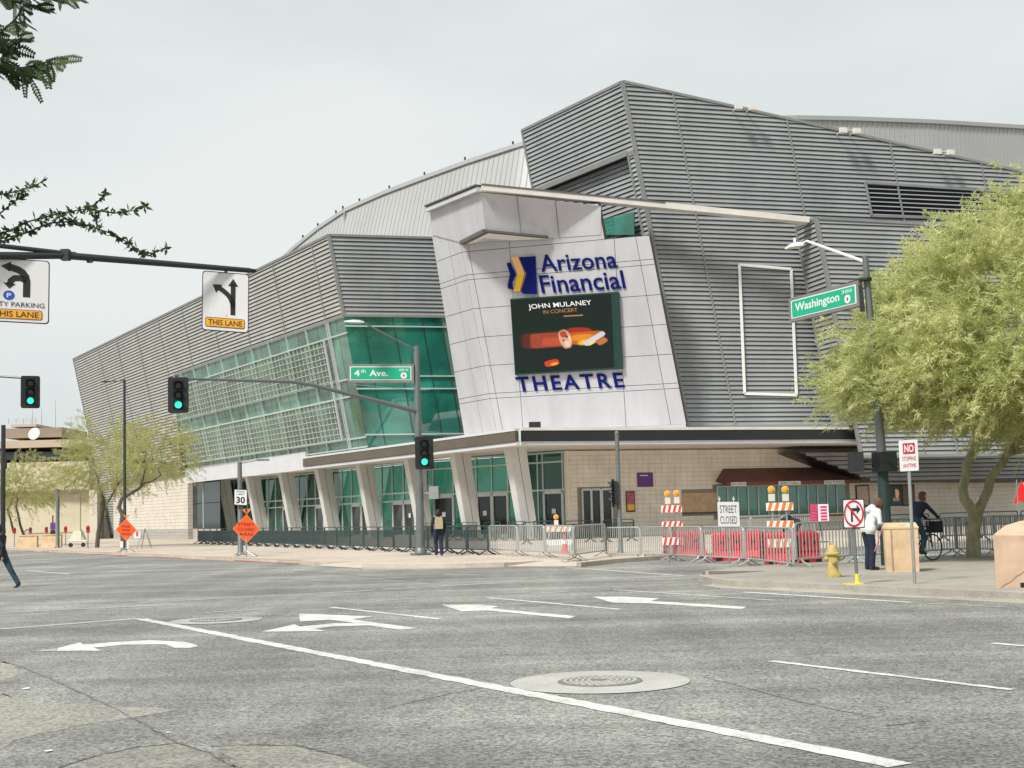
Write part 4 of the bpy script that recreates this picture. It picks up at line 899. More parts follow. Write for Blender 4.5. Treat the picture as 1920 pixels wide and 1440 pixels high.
# dark glazed bay next to the stone wall
for j, (xa, xb) in enumerate(((358, 380), (381, 412))):
    gA = cc + NA * .75; ka, kb = k_at(gA, DA, xa), k_at(gA, DA, xb)
    for (z0, z1) in ((WALK + 1.0, 3.4), (3.45, cz0)):
        b = MB(); b.prism([zat(gA + DA * ka, z0), zat(gA + DA * kb, z0), zat(gA + DA * kb, z1), zat(gA + DA * ka, z1)], NA * .06, 'door_glass'); b.build('dark_pane', theatre)
    b = MB(); b.prism([zat(gA + DA * ka, WALK), zat(gA + DA * kb, WALK), zat(gA + DA * kb, WALK + .97), zat(gA + DA * ka, WALK + .97)], NA * .06, 'base_stone'); b.build('bay_plinth', theatre)
    b = MB(); b.bar(zat(gA + DA * ka, WALK), zat(gA + DA * ka, cz0), .12, .1, 'mullion', up=NA); b.build('mullion', theatre)
# stone wall at the far left foot of the building
S0 = cc + NA * .3; k2, k3 = k_at(S0, DA, 352), k_at(S0, DA, 213)
sp = lambda k, z, o=0: zat(S0 + DA * k, z) - NA * o
b = MB(); b.prism([sp(k2, WALK), sp(k3, WALK), sp(k3, 6.55), sp(k2, 6.55)], NA * 3.5, 'mortar'); stw = b.build('stone_wall', theatre)
bf = MB(); hh, ll = .32, 1.0
for r in range(int(6.4 / hh)):
    k = k2 - (ll / 2 if r % 2 else 0)
    while k < k3:
        z0 = WALK + r * hh; a, e = max(k, k2), min(k + ll, k3)
        if e - a > .1: bf.prism([sp(a + .01, z0 + .012, .02), sp(e - .01, z0 + .012, .02), sp(e - .01, min(z0 + hh - .012, 6.5), .02), sp(a + .01, min(z0 + hh - .012, 6.5), .02)], NA * .06, 'base_stone' if r < 3 else 'block_far')
        k += ll
    for j in range(4): bf.prism([sp(k2, z0 + .012) - DA * .02 + NA * (j * .85 + .01), sp(k2, z0 + .012) - DA * .02 + NA * (j * .85 + .84), sp(k2, z0 + hh - .012) - DA * .02 + NA * (j * .85 + .84), sp(k2, z0 + hh - .012) - DA * .02 + NA * (j * .85 + .01)], DA * .05, 'base_stone' if r < 3 else 'block_far')
o = bf.build('stone_courses', stw, fix=False); o['kind'] = 'stuff'

# ---- signs on the sign wall
t = thing('name_sign', FS.P(4.5, 15.2, .1), 'dark blue and yellow emblem with dark blue raised name lettering on the white sign wall', 'sign')
def spoly(pts, m, name, th=.14, parent=t):
    b = MB(); b.prism([FS.P(*FS.hit(930 + x / 4.966, 460 + y / 4.966), .02) for x, y in pts], FS.n * th, m); return b.build(name, parent)
spoly([(105, 165), (137, 160), (188, 270), (152, 350), (162, 408), (120, 400), (115, 370), (137, 265)], 'logo_blue', 'emblem_chevron')
spoly([(150, 105), (213, 105), (272, 258), (206, 262)], 'logo_peach', 'emblem_band'); spoly([(206, 262), (272, 258), (228, 425), (176, 425)], 'logo_yellow', 'emblem_band')
spoly([(222, 110), (370, 100), (385, 452), (265, 450), (240, 430), (290, 265)], 'logo_blue', 'emblem_block')
def face_text(body, f, a, c, top, m, name, parent, ext=.05, bold=.010, out=.02, space=1.0, split=True):
    (s0, z0), (s1, z1) = f.hit(*a), f.hit(*c); (_, z2) = f.hit(*top)
    x = nrm(f.s * (s1 - s0) + f.t * (z1 - z0)); w = np.linalg.norm(f.P(s1, z1) - f.P(s0, z0))
    zm = (z0 + z1) / 2; h = z2 - z0
    ty = nrm(f.t) if f is not FS else nrm(f.t + f.s * -.02)
    return text_part(body, name, parent, f.P(s0, z0, out), x, ty, w, h, m, ext, bold, space, n=f.n, split=split)
face_text('Arizona', FS, (1016, 510), (1159, 501.5), (1012, 477), 'logo_blue', 'lettering', t)
face_text('Financial', FS, (1017, 550), (1174, 541), (1011, 515), 'logo_blue', 'lettering', t)
t = thing('hall_lettering', FS.P(5, 9.2, .1), 'wide spaced dark blue block letters under the video screen', 'sign')
face_text('THEATRE', FS, (972, 734), (1172, 726), (966, 706), 'logo_blue', 'lettering', t, bold=.02, space=1.25)
sc = [FS.hit(*p) for p in ((959, 560), (1161, 546.5), (1169, 691), (968, 702.5))]
scr = thing('video_screen', FS.P(5.5, 12.2, .1), 'large dark video screen with concert advert on the white sign wall', 'screen')
b = MB(); b.prism([FS.P(s, z, .02) for s, z in sc], FS.n * .25, 'screen_frame'); b.build('screen_casing', scr)
def sxy(x, y, o=.278): return FS.P(*FS.hit(930 + x / 4.966, 460 + y / 4.966), o)
def screen_mat(O_, sx, hx, hy):
    """soft coloured blobs in screen coordinates (u right, v up, 0..1)"""
    M = bpy.data.materials.new('screen_picture'); M.use_nodes = True; N = M.node_tree.nodes; L = M.node_tree.links; p = N['Principled BSDF']; p.inputs['Base Color'].default_value = (.008, .012, .011, 1); p.inputs['Roughness'].default_value = .6; p.inputs['Specular IOR Level'].default_value = .1
    def m(op, a, c):
        n = N.new('ShaderNodeMath'); n.operation = op
        for k, v in enumerate((a, c)):
            if isinstance(v, (int, float)): n.inputs[k].default_value = v
            else: L.new(v, n.inputs[k])
        return n.outputs[0]
    tc = N.new('ShaderNodeTexCoord'); dp = N.new('ShaderNodeVectorMath'); dp.operation = 'SUBTRACT'; L.new(tc.outputs['Object'], dp.inputs[0]); dp.inputs[1].default_value = tuple(O_)
    d1 = N.new('ShaderNodeVectorMath'); d1.operation = 'DOT_PRODUCT'; L.new(dp.outputs[0], d1.inputs[0]); d1.inputs[1].default_value = tuple(sx); u = m('DIVIDE', d1.outputs['Value'], hx)
    sz = N.new('ShaderNodeSeparateXYZ'); L.new(dp.outputs[0], sz.inputs[0]); v = m('DIVIDE', sz.outputs[2], hy)
    nz = N.new('ShaderNodeTexNoise'); nz.inputs['Scale'].default_value = 3.0; nz.inputs['Detail'].default_value = 5; L.new(tc.outputs['Object'], nz.inputs['Vector'])
    col = N.new('ShaderNodeRGB'); col.outputs[0].default_value = (.007, .013, .010, 1); acc = col.outputs[0]
    for (cu, cv, ru, rv, ang, pw, c, rag, soft) in BLOBS:
        du, dv = m('SUBTRACT', u, cu), m('SUBTRACT', v, cv); ca, sa = math.cos(R(ang)), math.sin(R(ang))
        a = m('ADD', m('MULTIPLY', du, ca), m('MULTIPLY', dv, sa)); e = m('SUBTRACT', m('MULTIPLY', dv, ca), m('MULTIPLY', du, sa))
        f = m('ADD', m('POWER', m('ABSOLUTE', m('DIVIDE', a, ru), 0), pw), m('POWER', m('ABSOLUTE', m('DIVIDE', e, rv), 0), pw)); f = m('ADD', f, m('MULTIPLY', m('SUBTRACT', nz.outputs['Fac'], .5), rag))
        mr = N.new('ShaderNodeMapRange'); mr.interpolation_type = 'SMOOTHSTEP'; mr.inputs['From Min'].default_value = 1.2; mr.inputs['From Max'].default_value = soft; L.new(f, mr.inputs['Value'])
        mx = N.new('ShaderNodeMixRGB'); L.new(mr.outputs[0], mx.inputs[0]); L.new(acc, mx.inputs[1]); mx.inputs[2].default_value = tuple(c) + (1,); acc = mx.outputs[0]
    L.new(acc, p.inputs['Emission Color']); p.inputs['Emission Strength'].default_value = .20; MATS['screen_picture'] = M
BLOBS = [(.34, .43, .24, .115, 0, 5, (.13, .022, .010), .3, .1), (.37, .425, .17, .098, 0, 8, (.42, .06, .028), .5, .55), (.42, .40, .11, .06, 0, 4, (.60, .09, .035), .6, .3),
         (.69, .51, .125, .06, -6, 3, (.45, .025, .015), .4, .5), (.745, .425, .19, .085, 0, 6, (.62, .12, .01), .4, .45), (.72, .43, .12, .05, 0, 3, (.95, .30, .015), .4, .2), (.73, .365, .075, .04, 14, 2, (1, .60, .05), .3, .2), (.83, .405, .125, .032, 36, 5, (.72, .72, .78), .3, .7), (.80, .35, .05, .02, 36, 3, (1, .82, .30), .3, .3), (.905, .36, .06, .035, 34, 3, (.60, .20, .05), .4, .3),
         (.548, .425, .060, .125, 8, 2.6, (.80, .42, .28), .6, .7), (.535, .49, .038, .05, 10, 2.2, (.50, .07, .03), .5, .4), (.565, .455, .013, .02, 0, 2, (.16, .03, .02), .3, .4), (.53, .41, .012, .015, 0, 2, (.25, .05, .03), .3, .4), (.562, .36, .030, .045, 10, 2, (1, .66, .50), .5, .4), (.592, .42, .012, .06, 6, 2, (1, .7, .55), .4, .4), (.395, .115, .075, .042, 14, 3.5, (.75, .06, .010), .3, .6), (.42, .10, .045, .022, 14, 2, (1, .45, .03), .3, .3)]
S00, S10, S01 = sxy(172, 1190, .272), sxy(1112, 1132, .272), sxy(150, 507, .272)
screen_mat(S00 - base_of(scr), nrm((S10 - S00)), np.linalg.norm(S10 - S00), S01[2] - S00[2])
b = MB(); b.poly([sxy(*p, .272) for p in ((150, 507), (1082, 447), (1112, 1132), (195, 1190))], 'screen_picture'); disp = b.build('display', scr, fix=False)
b = MB(); b.poly([sxy(x, y, .276) for x, y in ((640, 650), (820, 640), (820, 652), (640, 662))], 'led_tan'); b.build('underline', disp, fix=False)
px = lambda x, y: (930 + x / 4.966, 460 + y / 4.966)
face_text('JOHN MULANEY', FS, px(320, 604), px(905, 562), px(312, 545), 'led_white', 'lettering', disp, ext=.002, bold=.004, out=.28)
face_text('IN CONCERT', FS, px(455, 635), px(772, 612), px(452, 600), 'led_tan', 'lettering', disp, ext=.002, bold=.005, out=.28, split=False)
# ------------------------------------------------------------------ far building at the left
fb = ground(60, 1016, 0) ; FBY = 165.0
fbt = thing('far_building', (at(60, 1000, FBY)[0], FBY, 0), 'low tan and cream building with dark window band far down the avenue', 'building')
def fbox(name, x0, x1, y0, y1, Y, dep, m, parent=fbt):
    p, q = at(x0, y1, Y), at(x1, y0, Y); b = MB(); b.box(((p[0] + q[0]) / 2, Y + dep / 2, (p[2] + q[2]) / 2), (q[0] - p[0], dep, q[2] - p[2]), m); return b.build(name, parent)
fbox('lower_wall', -160, 168, 864, 1024, FBY, 20, 'far_cream'); fbox('upper_wall', -160, 190, 822, 845, FBY + 1.5, 18, 'far_tan')
fbox('window_band_wall', -160, 168, 845, 864, FBY + 2.2, 15, 'far_brown')
for xa, xb in ((5, 36), (42, 116), (120, 160)): w = fbox('window', xa, xb, 847, 863, FBY + 2.05, .1, 'far_window')
fbox('penthouse', 10, 116, 801, 822, FBY + 4, 10, 'far_brown'); fbox('penthouse_roof', 20, 68, 795, 801, FBY + 6, 6, 'far_tan')
fbox('canopy_ledge', -160, 170, 918, 925, FBY - 1.2, 2, 'far_tan'); fbox('loading_recess', 40, 150, 926, 1000, FBY - .1, .2, 'far_cream'); fbox('side_block', 167, 182, 918, 1014, FBY - 14, 6, 'block_far')
b = MB()
for x0 in (16, 30, 44, 58, 67): p = at(x0, 795, FBY + 6); b.tube([p, p + [0, 0, .75]], .03, 'galvanised', 5)
b.tube([at(14, 786, FBY + 6), at(68, 785, FBY + 6)], .03, 'galvanised', 5); b.tube([at(14, 790, FBY + 6), at(68, 789, FBY + 6)], .03, 'galvanised', 5); b.build('roof_railing', fbt)
p = at(65, 818, FBY + 3); t = thing('satellite_dish', p, 'white satellite dish on the roof of the far tan building', 'dish')
b = MB(); b.lathe(p + [0, -.1, .3], [(0.02, .25), (.45, .18), (.75, .02), (.80, -.1), (.72, -.08), (.02, .15)], 'lamp_body', 18, axis=(0.25, 1, -.3)); b.build('reflector', t, smooth=True); b = MB(); b.tube([p - [0, 0, .5], p + [0, .1, .3]], .08, 'galvanised', 6); b.build('mount', t)
for i, (x, y0, y1) in enumerate(((104, 748, 815), (78, 765, 801), (133, 780, 822), (61, 768, 795))):
    p, q = at(x, y1, FBY + 8), at(x, y0, FBY + 8); b = MB(); b.tube([p, q], [.05, .02], 'galvanised', 5)
    if i == 2:
        for dz in (.3, .9): b.tube([q + [-.5, 0, -dz], q + [.5, 0, -dz]], .02, 'galvanised', 4)
    o = b.build('roof_antenna', None)
    tag(o, ['tallest thin antenna mast on the far roof', 'thin antenna mast left of the tallest one on the far roof', 'antenna with two cross bars at the right end of the far roof', 'short thin antenna at the left end of the far roof'][i], 'antenna', 'antennas on the far roof')

# ------------------------------------------------------------------ poles, lamps, signals
def lamp_arm_head(b, p, d, L=.75):
    d = nrm(d); n = nrm(np.cross(d, up)); prof = [(0, .05, .04), (.25, .13, .06), (.6, .15, .06), (1, .05, .03)]
    v = []; 
    for (u, w, h) in prof: c = p + d * L * u; v += [c - n * w, c + n * w, c + n * w * .7 + up * h * 1.6, c - n * w * .7 + up * h * 1.6]
    f = [(0, 3, 2, 1)]
    for i in range(3): k = i * 4; f += [(k + j, k + (j + 1) % 4, k + 4 + (j + 1) % 4, k + 4 + j) for j in range(4)]
    f.append((12, 13, 14, 15)); b.mesh(v, f, 'sign_white')
def signal_head(loc, face_dir, label, lit=True, scale=1.0, group='traffic signal heads'):
    """three-lens signal with backplate; loc is the centre"""
    t = thing('traffic_light', loc, label, 'traffic light', group); n = nrm(np.array([face_dir[0], face_dir[1], 0])); x = nrm(np.cross(up, n)); c = np.array(loc, float); k = scale
    b = MB(); r = .08
    pts = []
    for (sx, sz, a0) in ((1, 1, 0), (-1, 1, 90), (-1, -1, 180), (1, -1, 270)):
        for a in (0, 45, 90): pts.append(c + x * (sx * (.36 * k - r) + r * math.cos(R(a0 + a))) + up * (sz * (.64 * k - r) + r * math.sin(R(a0 + a))))
    b.prism(pts, -n * .02, 'signal_black'); b.build('backplate', t)
    b = MB()
    for i in (-1, 0, 1): b.box(c - n * .10 + up * .345 * k * i, (.36 * k, .2, .335 * k), 'signal_black', x, n, up)
    b.build('housing', t)
    for i, z in enumerate((.345, 0, -.345)):
        q = c + up * z * k + n * .012
        b = MB(); b.lathe(q, [(.125 * k, 0), (.125 * k, .012), (.09 * k, .03), (.0, .035)], 'lens_green' if (lit and i == 2) else 'lens_off', 16, axis=n); b.build('lens', t)
        b = MB(); m_ = 12; v = []
        for j in range(m_ + 1):
            a = R(-25 + 230 * j / m_); w = math.cos(a) * x + math.sin(a) * up; L = .22 * k if True else 0
            v += [q + w * .158 * k, q + w * .158 * k + n * (.08 + .14 * max(0, math.sin(a))) * k, q + w * .15 * k + n * (.08 + .14 * max(0, math.sin(a))) * k, q + w * .15 * k]
        f = []
        for j in range(m_): k4 = j * 4; f += [(k4 + a, k4 + 4 + a, k4 + 4 + (a + 1) % 4, k4 + (a + 1) % 4) for a in range(4)]
        b.mesh(v, f, 'signal_black'); b.build('visor', t)
    return t
CAMDIR = lambda p: nrm((EYE - np.array(p)) * [1, 1, 0])
# main signal mast at the far corner
mp = zat(ground(789, 1041, WALK), WALK); aD = -DB
mast = thing('signal_mast', mp, 'tall grey signal mast with long arm and street lamp standing on the plaza corner', 'signal mast')
b = MB(); H0 = at(780, 655, mp[1])[2]; b.tube([mp, mp + up * .25, mp + up * .3, mp + up * H0], [.24, .22, .17, .11], 'pole_grey', 14); b.box(mp + up * .04, (.62, .62, .08), 'pole_grey', DA, DB, up); b.build('pole', mast, smooth=True)
zA = at(783, 778, mp[1])[2]; zE = at(325, 716, mp[1] - 5)[2]
b = MB(); b.tube([mp + up * zA, mp + up * (zA + .35) + aD * 1.6, mp + up * (zE - .1) + aD * 4.4, mp + up * zE + aD * 5.2, mp + up * zE + aD * 9.55], [.10, .09, .075, .07, .045], 'pole_grey', 10); b.build('mast_arm', mast, smooth=True)
zl0, zl1 = at(778, 664, mp[1])[2], at(670, 612, mp[1] - 1)[2]
b = MB(); b.tube([mp + up * zl0, mp + up * (zl1 - .25) + aD * 1.75, mp + up * zl1 + aD * 2.3], [.045, .04, .035], 'pole_grey', 8); lamp_arm_head(b, mp + up * (zl1 - .03) + aD * 2.25, aD, .8); b.build('lamp_arm', mast)
zw = at(783, 738, mp[1])[2]
b = MB(); b.tube([mp + up * zw - DA * .1, mp + up * (zw + .05) + DB * .55], .02, 'galvanised', 6); b.tube([mp + up * zw, mp + up * (zw + .18) + aD * 3.1, mp + up * (zw + .62) + aD * 5.2], .012, 'galvanised', 5); b.build('guy_wire', mast)
sgn_dir = nrm(EYE - mp) * [1, 1, 0]
sp_ = mp + aD * 9.55; sp_ = zat(sp_, at(308, 742, sp_[1])[2]); signal_head(sp_ - DA * .1, sgn_dir + np.array([.10, 0, 0]), 'green traffic light at the tip of the long mast arm before the louvred wall')
sp_ = zat(mp + CAMDIR(mp) * .35 + np.array([.22, 0, 0]), at(793, 850, mp[1])[2]); signal_head(sp_, sgn_dir + np.array([.12, 0, 0]), 'green traffic light on the shaft of the plaza signal mast')
def ped_head(loc, d, label, m='signal_black'):
    t = thing('pedestrian_signal', loc, label, 'signal', 'pedestrian signals'); n = nrm(d); x = nrm(np.cross(up, n)); c = np.array(loc, float)
    b = MB(); b.box(c, (.46, .22, .48), m, x, n, up); b.build('housing', t)
    b = MB(); 
    for k in (-1, 1): b.box(c + n * .18 + x * k * .23, (.015, .18, .48), m, x, n, up)
    b.box(c + n * .18 + up * .24, (.46, .2, .015), m, x, n, up); b.build('visor', t)
    b = MB(); b.box(c + n * .115, (.38, .01, .40), 'lens_off', x, n, up); b.build('lens', t)
    b = MB(); b.bar(c - n * .11, c - n * .3, .06, .06, m); b.build('bracket', t)
p = at(811, 924, mp[1]); ped_head(p, DB * .8 - DA * .6, 'pale pedestrian signal on the side of the plaza signal mast', 'galvanised')
b = MB(); b.tube([mp + up * (p[2] + .25), zat(p, p[2] + .25)], .02, 'pole_grey', 6); b.tube([mp + up * (p[2] - .25), zat(p, p[2] - .25)], .02, 'pole_grey', 6); b.build('signal_bracket', mast)
# street name signs
def name_blade(corners, text, number, label, hang=None):
    """corners: lower left, lower right, upper left in space"""
    ll, lr, ul = corners; x, y = lr - ll, ul - ll; W, Hh = np.linalg.norm(x), np.linalg.norm(y); x = nrm(x); y = nrm(y); n = nrm(np.cross(x, y)); n = n if n @ (EYE - ll) > 0 else -n
    t = thing('street_name_sign', ll, label, 'street sign', 'street name signs'); c = ll + x * W / 2 + y * Hh / 2
    b = MB(); b.box(c, (W, .12, Hh), 'sign_green_frame', x, n, y); b.build('cabinet', t)
    b = MB(); b.box(c + n * .062, (W * .93, .01, Hh * .74), 'sign_white', x, n, y); b.build('border', t)
    b = MB(); b.box(c + n * .068, (W * .90, .01, Hh * .66), 'sign_green', x, n, y); b.build('sign_face', t)
    if text.startswith('4'):
        text_part('4', 'lettering', t, c - x * W * .40 - y * Hh * .16 + n * .075, x, y, W * .085, Hh * .34, 'sign_white', .002, .02, n=n)
        text_part('th', 'lettering', t, c - x * W * .30 + y * Hh * .02 + n * .075, x, y, W * .075, Hh * .2, 'sign_white', .002, .01, n=n)
        text_part('Ave.', 'lettering', t, c - x * W * .17 - y * Hh * .16 + n * .075, x, y, W * .28, Hh * .34, 'sign_white', .002, .02, n=n)
    else: text_part(text, 'lettering', t, c - x * W * .40 - y * Hh * .22 + n * .075, x, y, W * .64, Hh * .44, 'sign_white', .002, .015, n=n)
    text_part(number, 'lettering', t, c + x * W * .275 + y * Hh * .12 + n * .075, x, y, W * .14, Hh * .13, 'sign_white', .002, .005, n=n)
    b = MB(); q = c + x * W * .35 - y * Hh * .12 + n * .075; b.poly([q + Hh * .17 * (math.cos(a) * x + math.sin(a) * y) for a in np.linspace(0, 2 * math.pi, 20)[:-1]], 'sign_white'); b.build('badge', t, fix=False)
    b = MB(); q = q + n * .003; b.poly([q + Hh * .10 * (math.cos(a) * x * .7 + math.sin(a) * y) * (1 if i % 2 else .55) for i, a in enumerate(np.linspace(0, 2 * math.pi, 17)[:-1])], 'sign_red'); b.build('badge_bird', t, fix=False)
    return t
Ys = mp[1] - .1
name_blade((at(652, 717.5, Ys), at(776, 717.5, Ys), at(652, 683, Ys)), '4th Ave.', '400 N', 'green street sign in a grey cabinet on the plaza signal mast')
b = MB(); z = at(783, 686, mp[1])[2]; b.tube([mp + up * z + aD * .05, mp + up * z - aD * .12], .05, 'pole_dark', 6); b.tube([mp + up * (z - .65) + aD * .05, mp + up * (z - .65) - aD * .12], .05, 'pole_dark', 6); b.build('sign_clamp', mast)

# right-hand signal pole at the corner pavement, lamp arm and name sign
rp = zat(ground(1664, 1060, WALK), WALK); rp_top = at(1622, 480, rp[1] - .3)
rpole = thing('signal_pole', rp, 'thick dark signal pole rising through the leaning tree on the corner pavement', 'signal pole')
b = MB(); b.tube([rp, rp + up * 2.6], [.15, .135], 'pole_green', 14); b.tube([rp + up * 2.55, rp_top], [.12, .075], 'pole_grey', 12); b.build('pole', rpole, smooth=True)
zl = at(1617, 492, rp[1])[2]; la = rp_top - up * .15
lt = at(1513, 452, rp[1] + 1.2)
b = MB(); b.tube([la, lt + (la - lt) * .12 , lt, lt + nrm((lt - la) * [1, 1, 0]) * .25 - up * .05], [.04, .035, .03, .03], 'sign_white', 8); lamp_arm_head(b, lt + nrm((lt - la) * [1, 1, 0]) * .1 - up * .09, (lt - la) * [1, 1, 0], .62); b.box(lt + nrm((lt - la) * [1, 1, 0]) * .42 + up * .1, (.06, .06, .12), 'sign_white'); b.build('lamp_arm', rpole)
b = MB(); q = at(1622, 527, rp[1] - .3); b.lathe(q, [(.16, 0), (.17, .04), (.16, .08)], 'pole_dark', 12); b.bar(q + up * .04, q + up * .04 + DA * .55, .06, .06, 'pole_dark'); b.bar(q - up * .1 + np.array([-.13, 0, 0]), q - up * .75 + np.array([-.10, 0, 0]), .1, .1, 'pole_dark'); b.build('sign_clamp', rpole)
Yr = rp[1] - .35
name_blade((at(1484, 605, Yr + 2.4), at(1615, 574, Yr + .05), at(1482, 560, Yr + 2.4)), 'Washington', '300', 'tilted green street sign with long name hanging from the right-hand pole')
ped_head(at(1611, 866, rp[1]) , np.array([-1, .25, 0]), 'black pedestrian signal on the left of the thick pole under the tree')
ped_head(at(1662, 866, rp[1] - .15), np.array([.3, -1, 0]) * -1, 'grey-backed pedestrian signal on the right of the thick pole under the tree', 'signal_black')
b = MB(); q = at(1640, 880, rp[1]); b.tube([at(1600, 879, rp[1]), q, at(1672, 879, rp[1])], .03, 'signal_black', 6); b.build('signal_bracket', rpole)
# slim post with side signals in the plaza street
p5 = zat(ground(1164, 1037, WALK), WALK); t5 = thing('signal_post', p5, 'slim grey signal post standing in front of the side doors', 'signal pole')
b = MB(); b.tube([p5, p5 + up * .15, p5 + up * (at(1158, 812, p5[1])[2] - WALK)], [.13, .09, .075], 'pole_grey', 12); b.ball(p5 + up * (at(1158, 812, p5[1])[2] - WALK), .085, 'pole_grey', 8); b.build('pole', t5, smooth=True)
p = at(1152, 930, p5[1] - .05); signal_head(p + np.array([-.05, 0, .1]), np.array([-1, .25, 0]), 'side-on black traffic light on the slim post by the side doors', lit=False, scale=.8)
b = MB(); b.tube([at(1146, 903, p5[1]), at(1158, 903, p5[1])], .03, 'pole_green', 6); b.build('signal_bracket', t5)
# far-left signal hanging from an arm that enters from the left
fy = 52.0; q = at(57, 735, fy); signal_head(q, CAMDIR(q) + np.array([.05, 0, 0]), 'green traffic light by itself at the far left under the open sky')
pole_l = at(4, 1003, 60); 
pl = zat(at(-120, 1000, 52), 0); ml = thing('signal_mast', pl, 'signal arm entering from the left edge, holding the lone traffic light', 'signal mast')
za = at(0, 706, fy)[2]; b = MB(); b.tube([pl, pl + up * (za + 1)], [.16, .1], 'pole_grey', 10); b.build('pole', ml); b = MB(); b.tube([zat(pl, za + .05), at(0, 705.5, fy), at(42, 708.5, fy)], [.07, .05, .045], 'pole_grey', 8); b.build('mast_arm', ml)
# lamp posts along the avenue
def lamp_post(x, yb, yt, arm_px, label, m, r0=.10, r1=.06, arm_up=0.0, zb=WALK, head='flat'):
    p = zat(ground(x, yb, zb), zb); t = thing('lamp_post', p, label, 'lamp post', 'lamp posts along the avenue'); h = at(x, yt, p[1])[2]
    b = MB(); b.tube([p, p + up * .12, zat(p, h)], [r0 * 1.5, r0, r1], m, 10); b.box(p + up * .02, (.4, .4, .05), m); b.build('pole', t, smooth=True)
    e = at(arm_px[0], arm_px[1], p[1]); b = MB(); b.tube([zat(p, h - .06), e], [.04, .03], m, 6); d = nrm((e - p) * [1, 1, 0]); b.box(e + d * .15 - up * .02, (.55, .2, .07), m, d, np.cross(up, d), up); b.build('lamp_arm', t)
    return t
lamp_post(234, 1031, 712, (203, 715), 'tall thin dark lamp post in front of the long louvred wall', 'pole_dark', .10, .07)
lamp_post(451, 1040, 866, (487, 862), 'short grey lamp post that carries the speed limit sign', 'pole_grey', .13, .10)
lamp_post(108, 1027, 917, (138, 917), 'short grey lamp post with flat arm in front of the far cream wall', 'pole_grey', .14, .12)
p = zat(ground(5, 1045, WALK), WALK); t = thing('sign_post', p, 'dark post with small box at the left edge of the picture', 'post'); b = MB(); b.tube([p, zat(p, at(5, 797, p[1])[2])], [.13, .11], 'pole_dark', 10); b.build('pole', t); b = MB(); b.box(at(8, 870, p[1]), (.22, .2, .5), 'signal_black'); b.build('control_box', t)

# overhead lane-control arm in the foreground
arm0, arm1 = at(480, 508, 21.0), None
zc = arm0[2]; tipD = -DB
pb = zat(arm0 + tipD * 10.5, 0); lm = thing('sign_mast', pb, 'dark overhead arm crossing the upper left, carrying two lane signs', 'sign mast')
b = MB(); b.tube([pb + up * .12, pb + up * 6.6], [.2, .14], 'pole_dark', 12); b.build('pole', lm)
b = MB(); b.tube([arm0, arm0 + DB * -.12], [.03, .035], 'black', 8); b.tube([arm0 + tipD * .1, arm0 + tipD * 1.4 + up * .01, arm0 + tipD * 3.0 + up * .02], [.04, .048, .055], 'pole_dark', 10); b.tube([arm0 + tipD * 2.95 + up * .02, arm0 + tipD * 4.2 - up * .08, zat(pb, zc - .5)], [.05, .06, .09], 'pole_dark', 10); b.tube([arm0 + tipD * 2.8 + up * .05, zat(pb, zc + .35)], [.035, .04], 'pole_dark', 8); b.build('mast_arm', lm)
b = MB(); q = arm0 + tipD * 2.95 + up * .03; b.box(q, (.12, .12, .16), 'pole_dark'); b.box(q + DB * .35 - up * .05, (.08, .06, .08), 'pole_dark'); b.build('arm_joint', lm)
